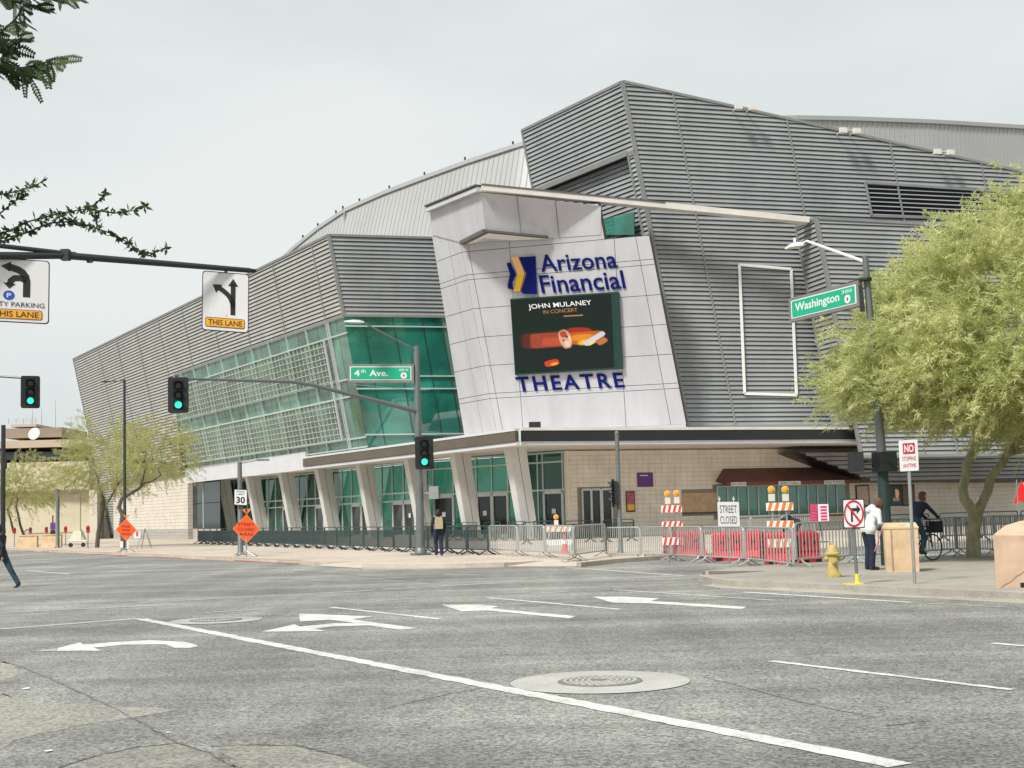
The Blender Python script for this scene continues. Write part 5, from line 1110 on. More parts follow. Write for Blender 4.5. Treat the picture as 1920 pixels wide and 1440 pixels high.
def lane_sign(c0, x, y, W, Hh, label, which):
    """c0: lower left corner; plate with printed arrows"""
    n = nrm(np.cross(x, y)); n = n if n @ (EYE - c0) > 0 else -n; t = thing('lane_sign', c0, label, 'road sign', 'lane signs on the overhead arm')
    P = lambda u, v, o=0.012: c0 + x * W * u + y * Hh * v + n * o
    def rounded(u0, v0, u1, v1, r, o, th, m, name):
        pts = []; rx, ry = r / W, r / Hh
        for (cu, cv, a0) in ((u1 - rx, v1 - ry, 0), (u0 + rx, v1 - ry, 90), (u0 + rx, v0 + ry, 180), (u1 - rx, v0 + ry, 270)):
            for a in (0, 30, 60, 90): pts.append(P(cu + rx * math.cos(R(a0 + a)), cv + ry * math.sin(R(a0 + a)), o))
        b = MB(); b.prism(pts, -n * th, m); return b.build(name, t)
    rounded(0, 0, 1, 1, .05, 0.0, .02, 'sign_black', 'border'); rounded(.018, .015, .982, .985, .045, .004, .006, 'sign_white', 'plate')
    b = MB(); b.box(P(.5, .5, -.03), (W * .9, .03, .05), 'sign_back', x, n, y); b.bar(P(.5, 1.05, -.03), P(.5, .3, -.03), .05, .04, 'galvanised', up=n); b.build('bracket', t)
    def flat(pts, m, name, o=.008): b = MB(); b.poly([P(u, v, o) for u, v in pts], m); b.build(name, t, fix=False)
    def curve(cps, w, m, name):
        cps = [np.array([u * W, v * Hh]) for u, v in cps]; L = []; Rr = []
        for i, c in enumerate(cps): d = nrm(cps[min(i + 1, len(cps) - 1)] - cps[max(0, i - 1)]); q = np.array([-d[1], d[0]]); L.append(c + q * w / 2); Rr.append(c - q * w / 2)
        flat([(a[0] / W, a[1] / Hh) for a in L + Rr[::-1]], m, name)
    if which == 0:
        curve([(.66, .285), (.66, .80)], .075, 'sign_black', 'arrow_shaft'); flat([(.55, .77), (.77, .77), (.66, .90)], 'sign_black', 'arrow_head')
        curve([(.66, .40), (.65, .48), (.61, .56), (.54, .63), (.44, .69), (.37, .725)], .075, 'sign_black', 'arrow_shaft'); flat([(.22, .78), (.43, .785), (.30, .64)], 'sign_black', 'arrow_head')
        for v in (.905, .27): flat([(.52 + .014 * math.cos(a), v + .011 * math.sin(a)) for a in np.linspace(0, 6.28, 9)[:-1]], 'sign_back', 'bolt')
        rounded(.075, .065, .915, .225, .03, .010, .004, 'sign_black', 'tab_border'); rounded(.085, .075, .905, .215, .025, .012, .004, 'sign_yellow', 'lane_tab')
        text_part('THIS LANE', 'lettering', t, P(.14, .10, .013), x, y, W * .72, Hh * .09, 'sign_black', .002, .005, n=n, split=True)
    else:
        curve([(.62, .405), (.62, .66), (.60, .73), (.55, .79), (.47, .83), (.38, .855), (.33, .865)], .10, 'sign_black', 'arrow_shaft'); flat([(.19, .875), (.36, .95), (.34, .79)], 'sign_black', 'arrow_head')
        curve([(.62, .665), (.52, .70), (.42, .695), (.36, .65), (.34, .59)], .09, 'sign_black', 'arrow_shaft'); flat([(.23, .62), (.44, .60), (.335, .525)], 'sign_black', 'arrow_head')
        flat([(.33 + .095 * math.cos(a), .42 + .075 * math.sin(a)) for a in np.linspace(0, 6.28, 22)[:-1]], 'sign_blue', 'parking_disc'); text_part('P', 'lettering', t, P(.295, .385, .010), x, y, W * .075, Hh * .07, 'sign_white', .002, .02, n=n)
        text_part('CITY PARKING', 'lettering', t, P(.04, .245, .009), x, y, W * .88, Hh * .075, 'sign_black', .002, .0, n=n, split=True)
        rounded(.03, .055, .885, .205, .03, .010, .004, 'sign_black', 'tab_border'); rounded(.04, .063, .875, .197, .025, .012, .004, 'sign_yellow', 'lane_tab')
        text_part('THIS LANE', 'lettering', t, P(.085, .085, .013), x, y, W * .74, Hh * .09, 'sign_black', .002, .005, n=n, split=True)
sx = nrm(at(467, 625, 20.9) - at(378, 619, 20.7)); 
c0 = at(378, 618.5, 20.7); c1 = at(466, 625, 20.85); c2 = at(379.5, 507, 20.7); lane_sign(c0, nrm(c1 - c0), nrm(c2 - c0), np.linalg.norm(c1 - c0), np.linalg.norm(c2 - c0), 'white lane sign with left and straight arrows hanging before the louvred wall', 0)
c0 = at(-22, 602, 19.05); c1 = at(92, 608, 19.3); c2 = at(-20, 482, 19.05); lane_sign(c0, nrm(c1 - c0), nrm(c2 - c0), np.linalg.norm(c1 - c0), np.linalg.norm(c2 - c0), 'white lane sign with turn arrows and blue parking disc at the left edge', 1)

# ------------------------------------------------------------------ small road signs
def plate_sign(name, base_px, corners, Y, label, cat, post_m='galvanised', post_top=None, zb=WALK, diamond=False, face='sign_white', border=None):
    ll, lr, ul = [at(x, y, Y) for x, y in corners]; x, y = lr - ll, ul - ll; W, Hh = np.linalg.norm(x), np.linalg.norm(y); x = nrm(x); y = nrm(y); n = nrm(np.cross(x, y)); n = n if n @ (EYE - ll) > 0 else -n
    t = thing(name, ll if base_px is None else zat(at(base_px[0], base_px[1], Y), zb), label, cat)
    P = lambda u, v, o=0.0: ll + x * W * u + y * Hh * v + n * o
    pts = [(.5, 0), (1, .5), (.5, 1), (0, .5)] if diamond else [(0.04, 0), (.96, 0), (1, .03), (1, .97), (.96, 1), (.04, 1), (0, .97), (0, .03)]
    b = MB(); b.prism([P(u, v) for u, v in pts], -n * .012, border or face); pl = b.build('plate', t)
    if border: b = MB(); b.prism([P(.5 + (u - .5) * .93, .5 + (v - .5) * .93, .004) for u, v in pts], -n * .004, face); b.build('face_print', t)
    if base_px is not None:
        bt = zat(at(base_px[0], base_px[1], Y), zb); b = MB(); tp = P(.5, .95, -.04) if post_top is None else at(*post_top, Y); b.tube([bt, P(.5, .0, -.04), tp], .032, post_m, 8); b.build('post', t)
    return t, P, x, y, W, Hh, n
# speed limit
Y = ground(451, 1040, WALK)[1] - .25
t, P, x, y, W, Hh, n = plate_sign('speed_limit_sign', None, ((439, 947), (463.5, 948), (439, 917)), Y, 'white speed limit 30 sign on the short grey lamp post', 'road sign', border='sign_black')
text_part('SPEED', 'lettering', t, P(.16, .80, .006), x, y, W * .68, Hh * .10, 'sign_black', .002, .01, n=n); text_part('LIMIT', 'lettering', t, P(.2, .64, .006), x, y, W * .6, Hh * .10, 'sign_black', .002, .01, n=n); text_part('30', 'lettering', t, P(.16, .12, .006), x, y, W * .68, Hh * .42, 'sign_black', .002, .03, n=n, split=True)
# orange diamonds on fold-out stands
def diamond(cx, cy, hw, hh, Y, lines, label, base_y):
    t, P, x, y, W, Hh, n = plate_sign('roadwork_sign', None, ((cx - hw, cy + hh), (cx + hw, cy + hh + 1), (cx - hw, cy - hh)), Y, label, 'road sign', diamond=True, face='sign_orange', border='stripe_orange')
    for i, s in enumerate(lines): text_part(s, 'lettering', t, P(.5 - .05 * len(s), .60 - .17 * i, .008), x, y, W * .10 * len(s), Hh * .11, 'sign_black', .002, .005, n=n)
    bt = zat(at(cx, base_y, Y), WALK); b = MB(); b.tube([bt, P(.5, .9, -.04)], .03, 'galvanised', 8); 
    for a in (30, 150, 210, 330): b.tube([bt + up * .25, bt + np.array([.5 * math.cos(R(a)), .5 * math.sin(R(a)), .015])], .022, 'galvanised', 6)
    b.build('stand', t); b = MB()
    for k in (-1, 1): b.poly([P(.5, 1, -.02), P(.5 + .16 * k, 1.16, -.02), P(.5 + .06 * k, 1.18, -.02)], 'stripe_orange')
    b.build('flag', t, fix=False)
diamond(462, 991, 26, 27, ground(455, 1044, WALK)[1], ('STREET', 'CLOSED', 'AHEAD'), 'larger orange diamond roadwork sign in front of the speed limit post', 1041)
diamond(236.5, 993, 20, 21, ground(236, 1036, WALK)[1], ('ROAD', 'WORK', 'AHEAD'), 'smaller orange diamond roadwork sign at the tall thin lamp post', 1030)
# no stopping, no right turn, street closed
Y = ground(1715, 1094, WALK)[1]
t, P, x, y, W, Hh, n = plate_sign('parking_sign', (1715, 1094), ((1688, 884), (1723, 882), (1685, 826)), Y, 'white no stopping sign with red box on a leaning thin post', 'road sign')
b = MB(); b.poly([P(u, v, .004) for u, v in ((.2, .55), (.84, .55), (.84, .90), (.2, .90))], 'sign_red'); b.build('red_box', t, fix=False); text_part('NO', 'lettering', t, P(.27, .60, .006), x, y, W * .5, Hh * .25, 'sign_white', .002, .03, n=n, split=True)
text_part('STOPPING', 'lettering', t, P(.14, .33, .004), x, y, W * .74, Hh * .14, 'sign_red', .002, .0, n=n); text_part('ANYTIME', 'lettering', t, P(.16, .11, .004), x, y, W * .70, Hh * .13, 'sign_red', .002, .0, n=n)
p = ground(1608, 1096, WALK); Y = p[1]
t, P, x, y, W, Hh, n = plate_sign('turn_ban_sign', (1607.5, 1096), ((1581.5, 991), (1622, 990), (1579.5, 936)), Y, 'white no right turn sign on a thin post with yellow foot', 'road sign', post_m='pole_grey', border='sign_black')
ring = lambda r, k=40: [(.5 + r * math.cos(a), .5 + r * math.sin(a)) for a in np.linspace(0, 2 * math.pi, k)[:-1]]
a_, c_ = ring(.46), ring(.385); b = MB(); b.mesh([P(u, v, .008) for u, v in a_ + c_], [(i, (i + 1) % 39, 39 + (i + 1) % 39, 39 + i) for i in range(39)], 'sign_red'); b.build('red_ring', t, fix=False)
b = MB(); b.poly([P(u, v, .008) for u, v in ((.36, .22), (.45, .22), (.45, .58), (.64, .58), (.64, .48), (.82, .64), (.64, .80), (.64, .69), (.36, .69))], 'sign_black'); b.build('arrow', t, fix=False)
b = MB(); b.poly([P(u, v, .011) for u, v in ((.19, .76), (.25, .82), (.81, .24), (.75, .18))], 'sign_red'); b.build('red_slash', t, fix=False)
b = MB(); q = zat(at(1608, 1096, Y), WALK); b.lathe(q, [(.06, 0), (.06, .02), (.042, .05), (.040, .20), (.0, .202)], 'yellow', 12); b.box(q + [-.08, 0, .012], (.36, .16, .02), 'yellow'); b.build('yellow_foot', t)

# ------------------------------------------------------------------ crowd barriers
def make_barrier(m, label, group, foot='flat', n_bars=16):
    """unit-length steel barrier along local x, feet at both ends"""
    t = bpy.data.objects.new('crowd_barrier', None); COL.objects.link(t); tag(t, label, 'barrier', group)
    H_, z0 = 1.08, .20; b = MB(); r = .023
    b.tube([(.02, 0, z0), (.02, 0, H_ - .1), (.03, 0, H_ - .03), (.06, 0, H_), (.94, 0, H_), (.97, 0, H_ - .03), (.98, 0, H_ - .1), (.98, 0, z0)], r, m, 8); b.tube([(.02, 0, z0), (.98, 0, z0)], r, m, 8)
    if foot == 'curved': b.tube([(.02, 0, H_ - .16), (.98, 0, H_ - .16)], r * .8, m, 6)
    b.build('frame', t, smooth=True, local=True)
    b = MB(); ztop = H_ - (.16 if foot == 'curved' else 0)
    for i in range(n_bars): x = .02 + .96 * (i + 1) / (n_bars + 1); b.tube([(x, 0, z0), (x, 0, ztop)], .0105 if foot == 'flat' else .0125, m, 5, cap=False)
    b.build('bars', t, local=True)
    for x in (.10, .90):
        b = MB()
        if foot == 'flat': b.tube([(x, 0, z0), (x, -.08, .12), (x, -.32, .015)], .016, m, 6); b.tube([(x, 0, z0), (x, .08, .12), (x, .32, .015)], .016, m, 6)
        else: b.tube([(x, -.36, .02), (x, -.26, .05), (x, -.14, .11), (x, 0, .22), (x, .14, .11), (x, .26, .05), (x, .36, .02)], .03, m, 6)
        b.build('foot', t, local=True)
    return t
protos = {}
ORD = ('first second third fourth fifth sixth seventh eighth ninth tenth eleventh twelfth thirteenth fourteenth fifteenth sixteenth seventeenth eighteenth nineteenth twentieth twenty-first twenty-second twenty-third twenty-fourth twenty-fifth').split()
def barrier(a, b_, kind, label, group):
    m, foot = {'silver': ('barrier_silver', 'flat'), 'black': ('barrier_black', 'curved')}[kind]
    if kind not in protos: protos[kind] = t = make_barrier(m, label, group, foot, 15 if kind == 'silver' else 20)
    else: t = copy_tree(protos[kind])
    a = np.array(a, float); b_ = np.array(b_, float); d = b_ - a
    t.location = a; t.rotation_euler = (0, 0, math.atan2(d[1], d[0])); t.scale = (np.linalg.norm(d[:2]), 1, 1)
    tag(t, label, 'barrier', group); return t
sil = [(917, 1040, WALK), (971, 1043.5, WALK), (1022, 1046.5, WALK), (1077, 1053, WALK), (1137, 1051, 0), (1202, 1051, 0), (1260, 1053, 0), (1317, 1056, 0), (1397, 1061, 0), (1490, 1063, WALK)]
pts = [ground(x, y - 1, z) for x, y, z in sil]
sl = ['silver barrier at the end of the black barrier row, its mesh seen against dark bars', 'second silver barrier from the black barrier row', 'silver barrier in front of the small A-frame barricade', 'silver barrier between the A-frame barricade and the slim signal post', 'silver barrier in front of the slim signal post', 'silver barrier below the purple wall sign', 'silver barrier in front of the leftmost red water barrier', 'silver barrier under the street closed sign', 'silver barrier before the right-hand striped barricade']
for i in range(len(pts) - 1): barrier(pts[i], pts[i + 1], 'silver', sl[i], 'silver crowd barriers across the closed street')
q = [(1492, 1064, WALK), (1596, 1056, WALK), (1700, 1050, WALK), (1795, 1042, WALK), (1868, 1043, WALK), (1960, 1043, WALK)]
pts = [ground(x, y, z) for x, y, z in q]
sl = ['silver barrier behind the yellow hydrant', 'silver barrier behind the person in the white hooded top', 'silver barrier behind the tan litter bin', 'silver barrier at the foot of the leaning tree', 'silver barrier behind the large tan block at the right edge']
for i in range(len(pts) - 1): barrier(pts[i], pts[i + 1], 'silver', sl[i], 'silver crowd barriers along the corner pavement')
# second silver line near the ticket windows
b0 = [at(x, y, 62 + i) for i, (x, y) in enumerate(((1355, 1000), (1408, 1000), (1467, 1000), (1530, 1000)))]
sl = ['silver barrier half hidden behind the street closed sign, near the ticket windows', 'silver barrier in front of the ticket windows, between sign and lamps', 'silver barrier in front of the ticket windows, beside the pink notices']
for i in range(3): barrier(zat(b0[i], WALK), zat(b0[i + 1], WALK), 'silver', sl[i], 'silver crowd barriers before the ticket windows')
# long row of black barriers in front of the lobby
r0, r1 = ground(371, 1019.5, WALK), ground(918, 1041, WALK); nb_ = 25
for i in range(nb_):
    a = r0 + (r1 - r0) * i / nb_; c = r0 + (r1 - r0) * (i + .97) / nb_
    barrier(zat(a, WALK), zat(c, WALK), 'black', ORD[i] + ' black barrier from the left in the long row before the lobby doors', 'black barriers in a row before the lobby')
# a second, looser black line behind it
r0 = cc - NA * 3.0; 
for i, k in enumerate((-1.2, 1.6, 4.4, 7.2, 10.0, 12.8)):
    a = zat(r0 + DA * k + NA * 4.2, WALK); c = zat(a + DA * 2.3 + NA * .2, WALK); barrier(a, c, 'black', ORD[5 - i] + ' black barrier from the left in the inner line at the slanted columns', 'black barriers near the columns')
sl = ['black barrier right of the last slanted column', 'black barrier in front of the side doors', 'black barrier below the pink and yellow poster']
for i, (xa, xb) in enumerate(((980, 1050), (1058, 1112), (1130, 1190))):
    a, c = at(xa, 1000, 66), at(xb, 1000, 67.5); barrier(zat(a, WALK), zat(c, WALK), 'black', sl[i], 'black barriers by the side doors')
sl = ['black barrier behind the tan litter bin', 'black barrier just left of the leaning tree trunk', 'black barrier just right of the leaning tree trunk', 'black barrier at the right edge behind the tan block']
for i, (xa, xb, ya) in enumerate(((1655, 1745, 50), (1762, 1830, 52), (1836, 1912, 52), (1914, 1990, 52))):
    a, c = at(xa, 1000, ya), at(xb, 1000, ya + .6); barrier(zat(a, WALK), zat(c, WALK), 'black', sl[i], 'black barriers under the tree')

# ------------------------------------------------------------------ red water-filled barriers
def water_barrier(c, heading, L, label):
    c = zat(c, 0); t = thing('water_barrier', c, label, 'barrier', 'red water-filled barriers'); d = np.array([math.sin(R(heading)), math.cos(R(heading)), 0]); n = np.array([d[1], -d[0], 0]); n = n if n @ (EYE - c) > 0 else -n
    prof = [(.26, .0), (.26, .12), (.20, .2), (.15, .34), (.15, .80), (.11, .86)]
    b = MB(); A = []
    for s in (-L / 2, L / 2): A.append([c + d * s + n * w + up * z for w, z in prof] + [c + d * s - n * w + up * z for w, z in prof[::-1]])
    k = len(A[0]); b.mesh(A[0] + A[1], [tuple(range(k)), tuple(range(2 * k - 1, k - 1, -1))] + [(i, (i + 1) % k, k + (i + 1) % k, k + i) for i in range(k)], 'plastic_red'); b.build('shell', t)
    b = MB(); 
    for j in range(6):
        s = -L / 2 + L * (j + .5) / 6
        b.prism([c + d * (s - .05) + n * .155 + up * .34, c + d * (s + .05) + n * .155 + up * .34, c + d * (s + .05) + n * .155 + up * .84, c + d * (s - .05) + n * .155 + up * .84], n * .03, 'plastic_red')
    for j in range(8): s = -L / 2 + L * (j + .5) / 8; b.box(c + d * s + up * .875, (L / 8 * .7, .18, .05), 'plastic_red', d, n, up)
    b.build('ribs', t)
    b = MB()
    for s in (-.3, .3): b.box(c + d * s * L * .8 + n * .18 + up * .58, (.14, .03, .09), 'plastic_hole', d, n, up)
    for s in (-L / 2 - .002, L / 2 + .002):
        for r in range(4):
            for cc_ in (-.07, .07): b.box(c + d * s + n * cc_ + up * (.24 + .16 * r), (.03, .09, .10), 'plastic_hole', d, n, up)
    b.build('moulded_holes', t)['kind'] = 'stuff'
    b = MB()
    for s in (-.32, .32): b.box(c + d * s * L + n * .262 + up * .05, (.2, .02, .1), 'black', d, n, up)
    b.build('fork_slots', t)
wb = [((1284, 1047), 68, 1.45, 'leftmost red water barrier, behind the left striped barricade'), ((1367, 1051), 92, 1.0, 'red water barrier below the street closed sign'), ((1409, 1050), 130, .8, 'red water barrier end-on, just right of the street closed sign'), ((1465, 1057), 92, .9, 'red water barrier behind the right striped barricade'), ((1512, 1055), 60, .75, 'rightmost red water barrier, beside the yellow hydrant')]
for (x, y), h, L, lab in wb: water_barrier(ground(x, y), h, L, lab)

# ------------------------------------------------------------------ striped barricades, amber lamps, signs on them
def amber(p, label):
    t = thing('warning_lamp', p, label, 'warning lamp', 'amber warning lamps'); p = np.array(p, float); n = CAMDIR(p)
    b = MB(); b.box(p + up * .12, (.16, .14, .2), 'lamp_body'); b.build('battery_case', t)
    b = MB(); b.lathe(p + up * .34 - n * .06, [(.03, 0), (.088, .01), (.092, .05), (.092, .09), (.065, .12), (0.01, .13)], 'lamp_amber', 14, axis=n); b.build('lens', t)
    b = MB(); b.tube([p + up * .34 - n * .03, p + up * .34 + n * .03], .10, 'lamp_body', 14); b.build('lens_rim', t)
def barricade(x0, x1, boards, ybase, Y, label, m, lamps, lamp_labels):
    p = zat(at((x0 + x1) / 2, 1000, Y), 0); t = thing('striped_barricade', p, label, 'barricade', 'striped barricades')
    X0, X1 = at(x0, 985, Y), at(x1, 985, Y); d = nrm((X1 - X0) * [1, 1, 0]); L = np.linalg.norm((X1 - X0)[:2]); n = CAMDIR(p)
    for k in (.22, .74):
        q = zat(X0 + d * L * k, 0); zt = at(x0, boards[0][0], Y)[2] + .05
        b = MB(); b.bar(q + up * .02, zat(q, zt), .05, .05, 'galvanised', up=n); b.bar(q + n * .55 + up * .03, q - n * .55 + up * .03, .06, .06, 'galvanised'); b.build('upright', t)
    for (ya, yb) in boards:
        za, zb_ = at(x0, yb, Y)[2], at(x0, ya, Y)[2]; h = zb_ - za; c = zat((X0 + X1) / 2, (za + zb_) / 2) + n * .05
        b = MB(); b.box(c, (L, .03, h), 'stripe_white', d, n, up); bo = b.build('board', t)
        k = 4
        for j in range(k):
            u = -L / 2 + L * (j + .15) / k; w = L / k * .5; sk = L / k * .35
            q = [c + d * max(-L / 2, min(L / 2, v)) + up * z_ + n * .018 for v, z_ in ((u, -h / 2 * .98), (u + w, -h / 2 * .98), (u + w + sk, h / 2 * .98), (u + sk, h / 2 * .98))]
            b = MB(); b.poly(q, m); b.build('stripe', bo, fix=False)
    for i, (x, y) in enumerate(lamps): amber(at(x, y, Y), lamp_labels[i])
barricade(1241, 1280, ((948, 961), (978, 988), (1008, 1022)), 1050, ground(1262, 1052)[1] - .4, 'left striped barricade with red and white boards below the block wall', 'stripe_red', ((1252, 946), (1269, 945)), ('left amber lamp on the left striped barricade', 'right amber lamp on the left striped barricade'))
barricade(1438, 1489, ((943, 958), (977, 991), (1011, 1027)), 1058, ground(1460, 1060)[1] - .5, 'right striped barricade with orange and white boards before the ticket windows', 'stripe_orange', ((1447, 941), (1473, 941)), ('left amber lamp on the right striped barricade', 'right amber lamp on the right striped barricade'))
Y = ground(1367, 1056)[1] - .2
t, P, x, y, W, Hh, n = plate_sign('closure_sign', (1368, 1050), ((1347, 988), (1387.5, 988), (1345, 941)), Y, 'white street closed sign standing over the red water barriers', 'road sign', zb=0)
text_part('STREET', 'lettering', t, P(.1, .56, .004), x, y, W * .78, Hh * .30, 'sign_black', .002, -.005, n=n); text_part('CLOSED', 'lettering', t, P(.1, .13, .004), x, y, W * .78, Hh * .30, 'sign_black', .002, -.005, n=n)
b = MB(); 
for u in (.1, .76): b.tube([P(u, 1, -.02), P(u, 1.22, -.02)], .012, 'sign_white', 6); b.tube([P(u - .06, 1.14, -.02), P(u, 1.06, -.02), P(u + .06, 1.14, -.02)], .012, 'sign_white', 6)
b.build('hook', t)
# small A-frame barricade with lamp, and the cone
Y = 52; p = zat(at(1049, 1030, Y), WALK); t = thing('a_frame_barricade', p, 'small white A-frame barricade with amber lamp behind the silver barriers', 'barricade')
b = MB(); 
for k in (-.55, .55):
    b.bar(p + [k, -.32, 0], p + [k * .55, 0, .95], .05, .05, 'galvanised'); b.bar(p + [k, .32, 0], p + [k * .55, .02, .95], .05, .05, 'galvanised')
b.build('legs', t); b = MB(); b.box(p + [0, -.08, .88], (.95, .03, .22), 'stripe_white'); b.build('board', t); b = MB(); b.box(p + [0, -.23, .36], (1.15, .03, .22), 'stripe_white'); b.build('board', t)
for j in range(4): b = MB(); b.poly([p + [-.42 + j * .22, -.097, .78], p + [-.33 + j * .22, -.097, .78], p + [-.25 + j * .22, -.097, .98], p + [-.34 + j * .22, -.097, .98]], 'stripe_orange'); b.build('stripe', t, fix=False)
amber(p + np.array([-.1, -.05, 1.0]), 'amber lamp on the small white A-frame barricade')
def cone(p, label):
    t = thing('traffic_cone', p, label, 'cone'); b = MB(); b.box(p + up * .02, (.36, .36, .04), 'cone_red'); b.build('base', t); b = MB(); b.lathe(p + up * .04, [(.14, 0), (.03, .66), (0, .665)], 'cone_red', 14); b.build('cone_body', t, smooth=True); b = MB(); b.lathe(p + up * .34, [(.101, 0), (.082, .15)], 'stripe_white', 14); b.build('collar', t)
cone(zat(at(1059, 1036, 49.5), WALK), 'red traffic cone in front of the small A-frame barricade')
# folded stand at the far stone wall
Y = 84; p = zat(at(272, 1024, Y), WALK); t = thing('a_frame_barricade', p, 'small folding barricade leaning by the pale stone wall', 'barricade'); b = MB()
for k in (-.5, .5): b.tube([p + [k, -.2, 0], p + [0, 0, 1.25]], .03, 'galvanised', 6); b.tube([p + [k * .6, .3, 0], p + [0, 0, 1.25]], .03, 'galvanised', 6)
b.build('legs', t); b = MB(); b.box(p + [-.45, -.15, .85], (.4, .03, .4), 'stripe_white'); b.build('board', t); b = MB(); b.box(p + [-.45, -.17, .9], (.14, .02, .3), 'stripe_red'); b.build('stripe', t); b = MB(); b.box(p + [-1.2, -.3, .28], (.55, .05, .4), 'lamp_body'); b.build('sandbag_board', t)
# pink notices on stands
for i, (xa, xb) in enumerate(((1520, 1533), (1534, 1553))):
    Y = 55; p = zat(at((xa + xb) / 2, 1040, Y), WALK); t = thing('notice_stand', p, ['magenta notice on a dark stand, left of the pair before the ticket windows', 'white and magenta notice on a stand, right of the pair before the ticket windows'][i], 'notice', 'notice stands')
    A, B = at(xa, 978, Y), at(xb, 945, Y); b = MB(); b.box(((A[0] + B[0]) / 2, Y, (A[2] + B[2]) / 2), (B[0] - A[0], .03, B[2] - A[2]), 'magenta' if i == 0 else 'sign_white'); b.build('plate', t)
    b = MB(); 
    for r in range(5): b.box(((A[0] + B[0]) / 2 + (.0 if i == 0 else .02), Y - .02, A[2] + (B[2] - A[2]) * (.12 + .18 * r)), ((B[0] - A[0]) * (.7 if i == 0 else .6), .01, (B[2] - A[2]) * .11), 'poster_warm' if i == 0 else 'magenta')
    b.build('print', t); b = MB(); b.tube([p + up * .02, (A[0], Y + .02, B[2])], .02, 'black', 6); b.box(p + up * .02, (.4, .4, .04), 'black'); b.build('post', t)
# flags at the right edge
for i, (x, y, Y, s, lab) in enumerate(((1913, 935, 52, 1.0, 'tall red feather flag at the right edge'), (1838, 952, 58, .55, 'small red flag behind the leaning tree trunk'))):
    p = zat(at(x, 1020, Y), WALK); t = thing('feather_flag', p, lab, 'flag', 'red flags'); top = at(x + 2, y - 36 * s, Y)
    b = MB(); b.tube([p, (p[0], p[1], top[2])], .02, 'galvanised', 6); b.build('pole', t)
    b = MB(); q = [at(x + dx * s, y + dy * s, Y) for dx, dy in ((2, -34), (10, -20), (10, -5), (14, 8), (-4, 4), (-10, 12), (-10, 2), (-4, -14))]; b.prism(q, (0, .02, 0), 'flag_red'); b.build('cloth', t)
# ------------------------------------------------------------------ hydrant, bin, tan block, meters
hp = zat(ground(1563, 1082, WALK), WALK); t = thing('fire_hydrant', hp, 'weathered yellow fire hydrant on the corner pavement', 'hydrant')
b = MB(); b.lathe(hp, [(.17, 0), (.17, .05), (.125, .06), (.12, .10), (.105, .12), (.105, .44), (.125, .46), (.155, .47), (.155, .50), (.13, .515), (.12, .56), (.09, .62), (.05, .66), (.03, .67)], 'hydrant', 20); b.build('barrel', t, smooth=True)
b = MB(); b.lathe(hp + up * .67, [(.035, 0), (.03, .05), (0, .055)], 'hydrant', 5); b.build('top_nut', t)
for i, d in enumerate((np.array([-1, 0, 0.]), np.array([1, 0, 0.]), np.array([0, -1, 0.]))):
    b = MB(); r = .065 if i == 2 else .05; c = hp + up * (.34 if i == 2 else .38); b.lathe(c + d * .09, [(r * .8, 0), (r * .8, .03), (r, .035), (r, .075), (r * .4, .085), (r * .4, .11), (0, .112)], 'hydrant', 12, axis=d); b.build('outlet_cap', t)
b = MB(); 
for k in range(8): a = 2 * math.pi * k / 8; b.lathe(hp + [.14 * math.cos(a), .14 * math.sin(a), .045], [(.016, 0), (.016, .03), (0, .032)], 'hydrant', 6)
b.build('flange_bolts', t); b = MB(); b.lathe(hp - up * .005, [(.15, 0), (.15, .01)], 'black', 16); b.build('base_gap', t)
# tan litter bin
Y = ground(1690, 1072, WALK)[1]; c0 = zat(ground(1663, 1073, WALK), WALK); c1 = zat(ground(1724, 1072, WALK), WALK)
d = nrm(c1 - c0); n_in = np.array([-d[1], d[0], 0]); W = np.linalg.norm(c1 - c0); Hh = at(1663, 992, c0[1])[2] - WALK; t = thing('litter_bin', (c0 + c1) / 2, 'square tan concrete litter bin beside the person in the white top', 'bin')
def taper(b, m, z0, z1, g0, g1, dep=1.0):
    q = []
    for z, g in ((z0, g0), (z1, g1)):
        q += [c0 - d * g - n_in * g + up * z, c1 + d * g - n_in * g + up * z, c1 + d * g + n_in * (W * dep + g) + up * z, c0 - d * g + n_in * (W * dep + g) + up * z]
    b.hexa(q, m)
b = MB(); taper(b, 'tan_bin', 0, Hh, 0, .015); b.build('bin_body', t); b = MB(); taper(b, 'tan_bin', Hh, Hh + .04, .03, .03); taper(b, 'tan_bin', Hh + .04, Hh + .13, .02, -.03); b.build('bin_lid', t)
b = MB(); q = c0 + d * .13 - n_in * .012; b.bar(q + up * .04, q + up * (Hh - .02), .03, .02, 'far_brown', up=n_in); b.build('panel_groove', t)
bp_ = at(1694, 985, c0[1] + .02); o = MB(); 
o.ball(bp_ + [0, 0, -.02], (.17, .12, .08), 'teal_bag', 12); o.ball(bp_ + [.08, 0, .03], (.09, .1, .07), 'teal_bag', 10); o.tube([bp_ + [-.12, 0, .0], bp_ + [-.05, 0, .11], bp_ + [.08, 0, .1]], .012, 'teal_bag', 6)
o = o.build('bag', None, smooth=True); tag(o, 'small dark teal bag lying on top of the tan litter bin', 'bag')
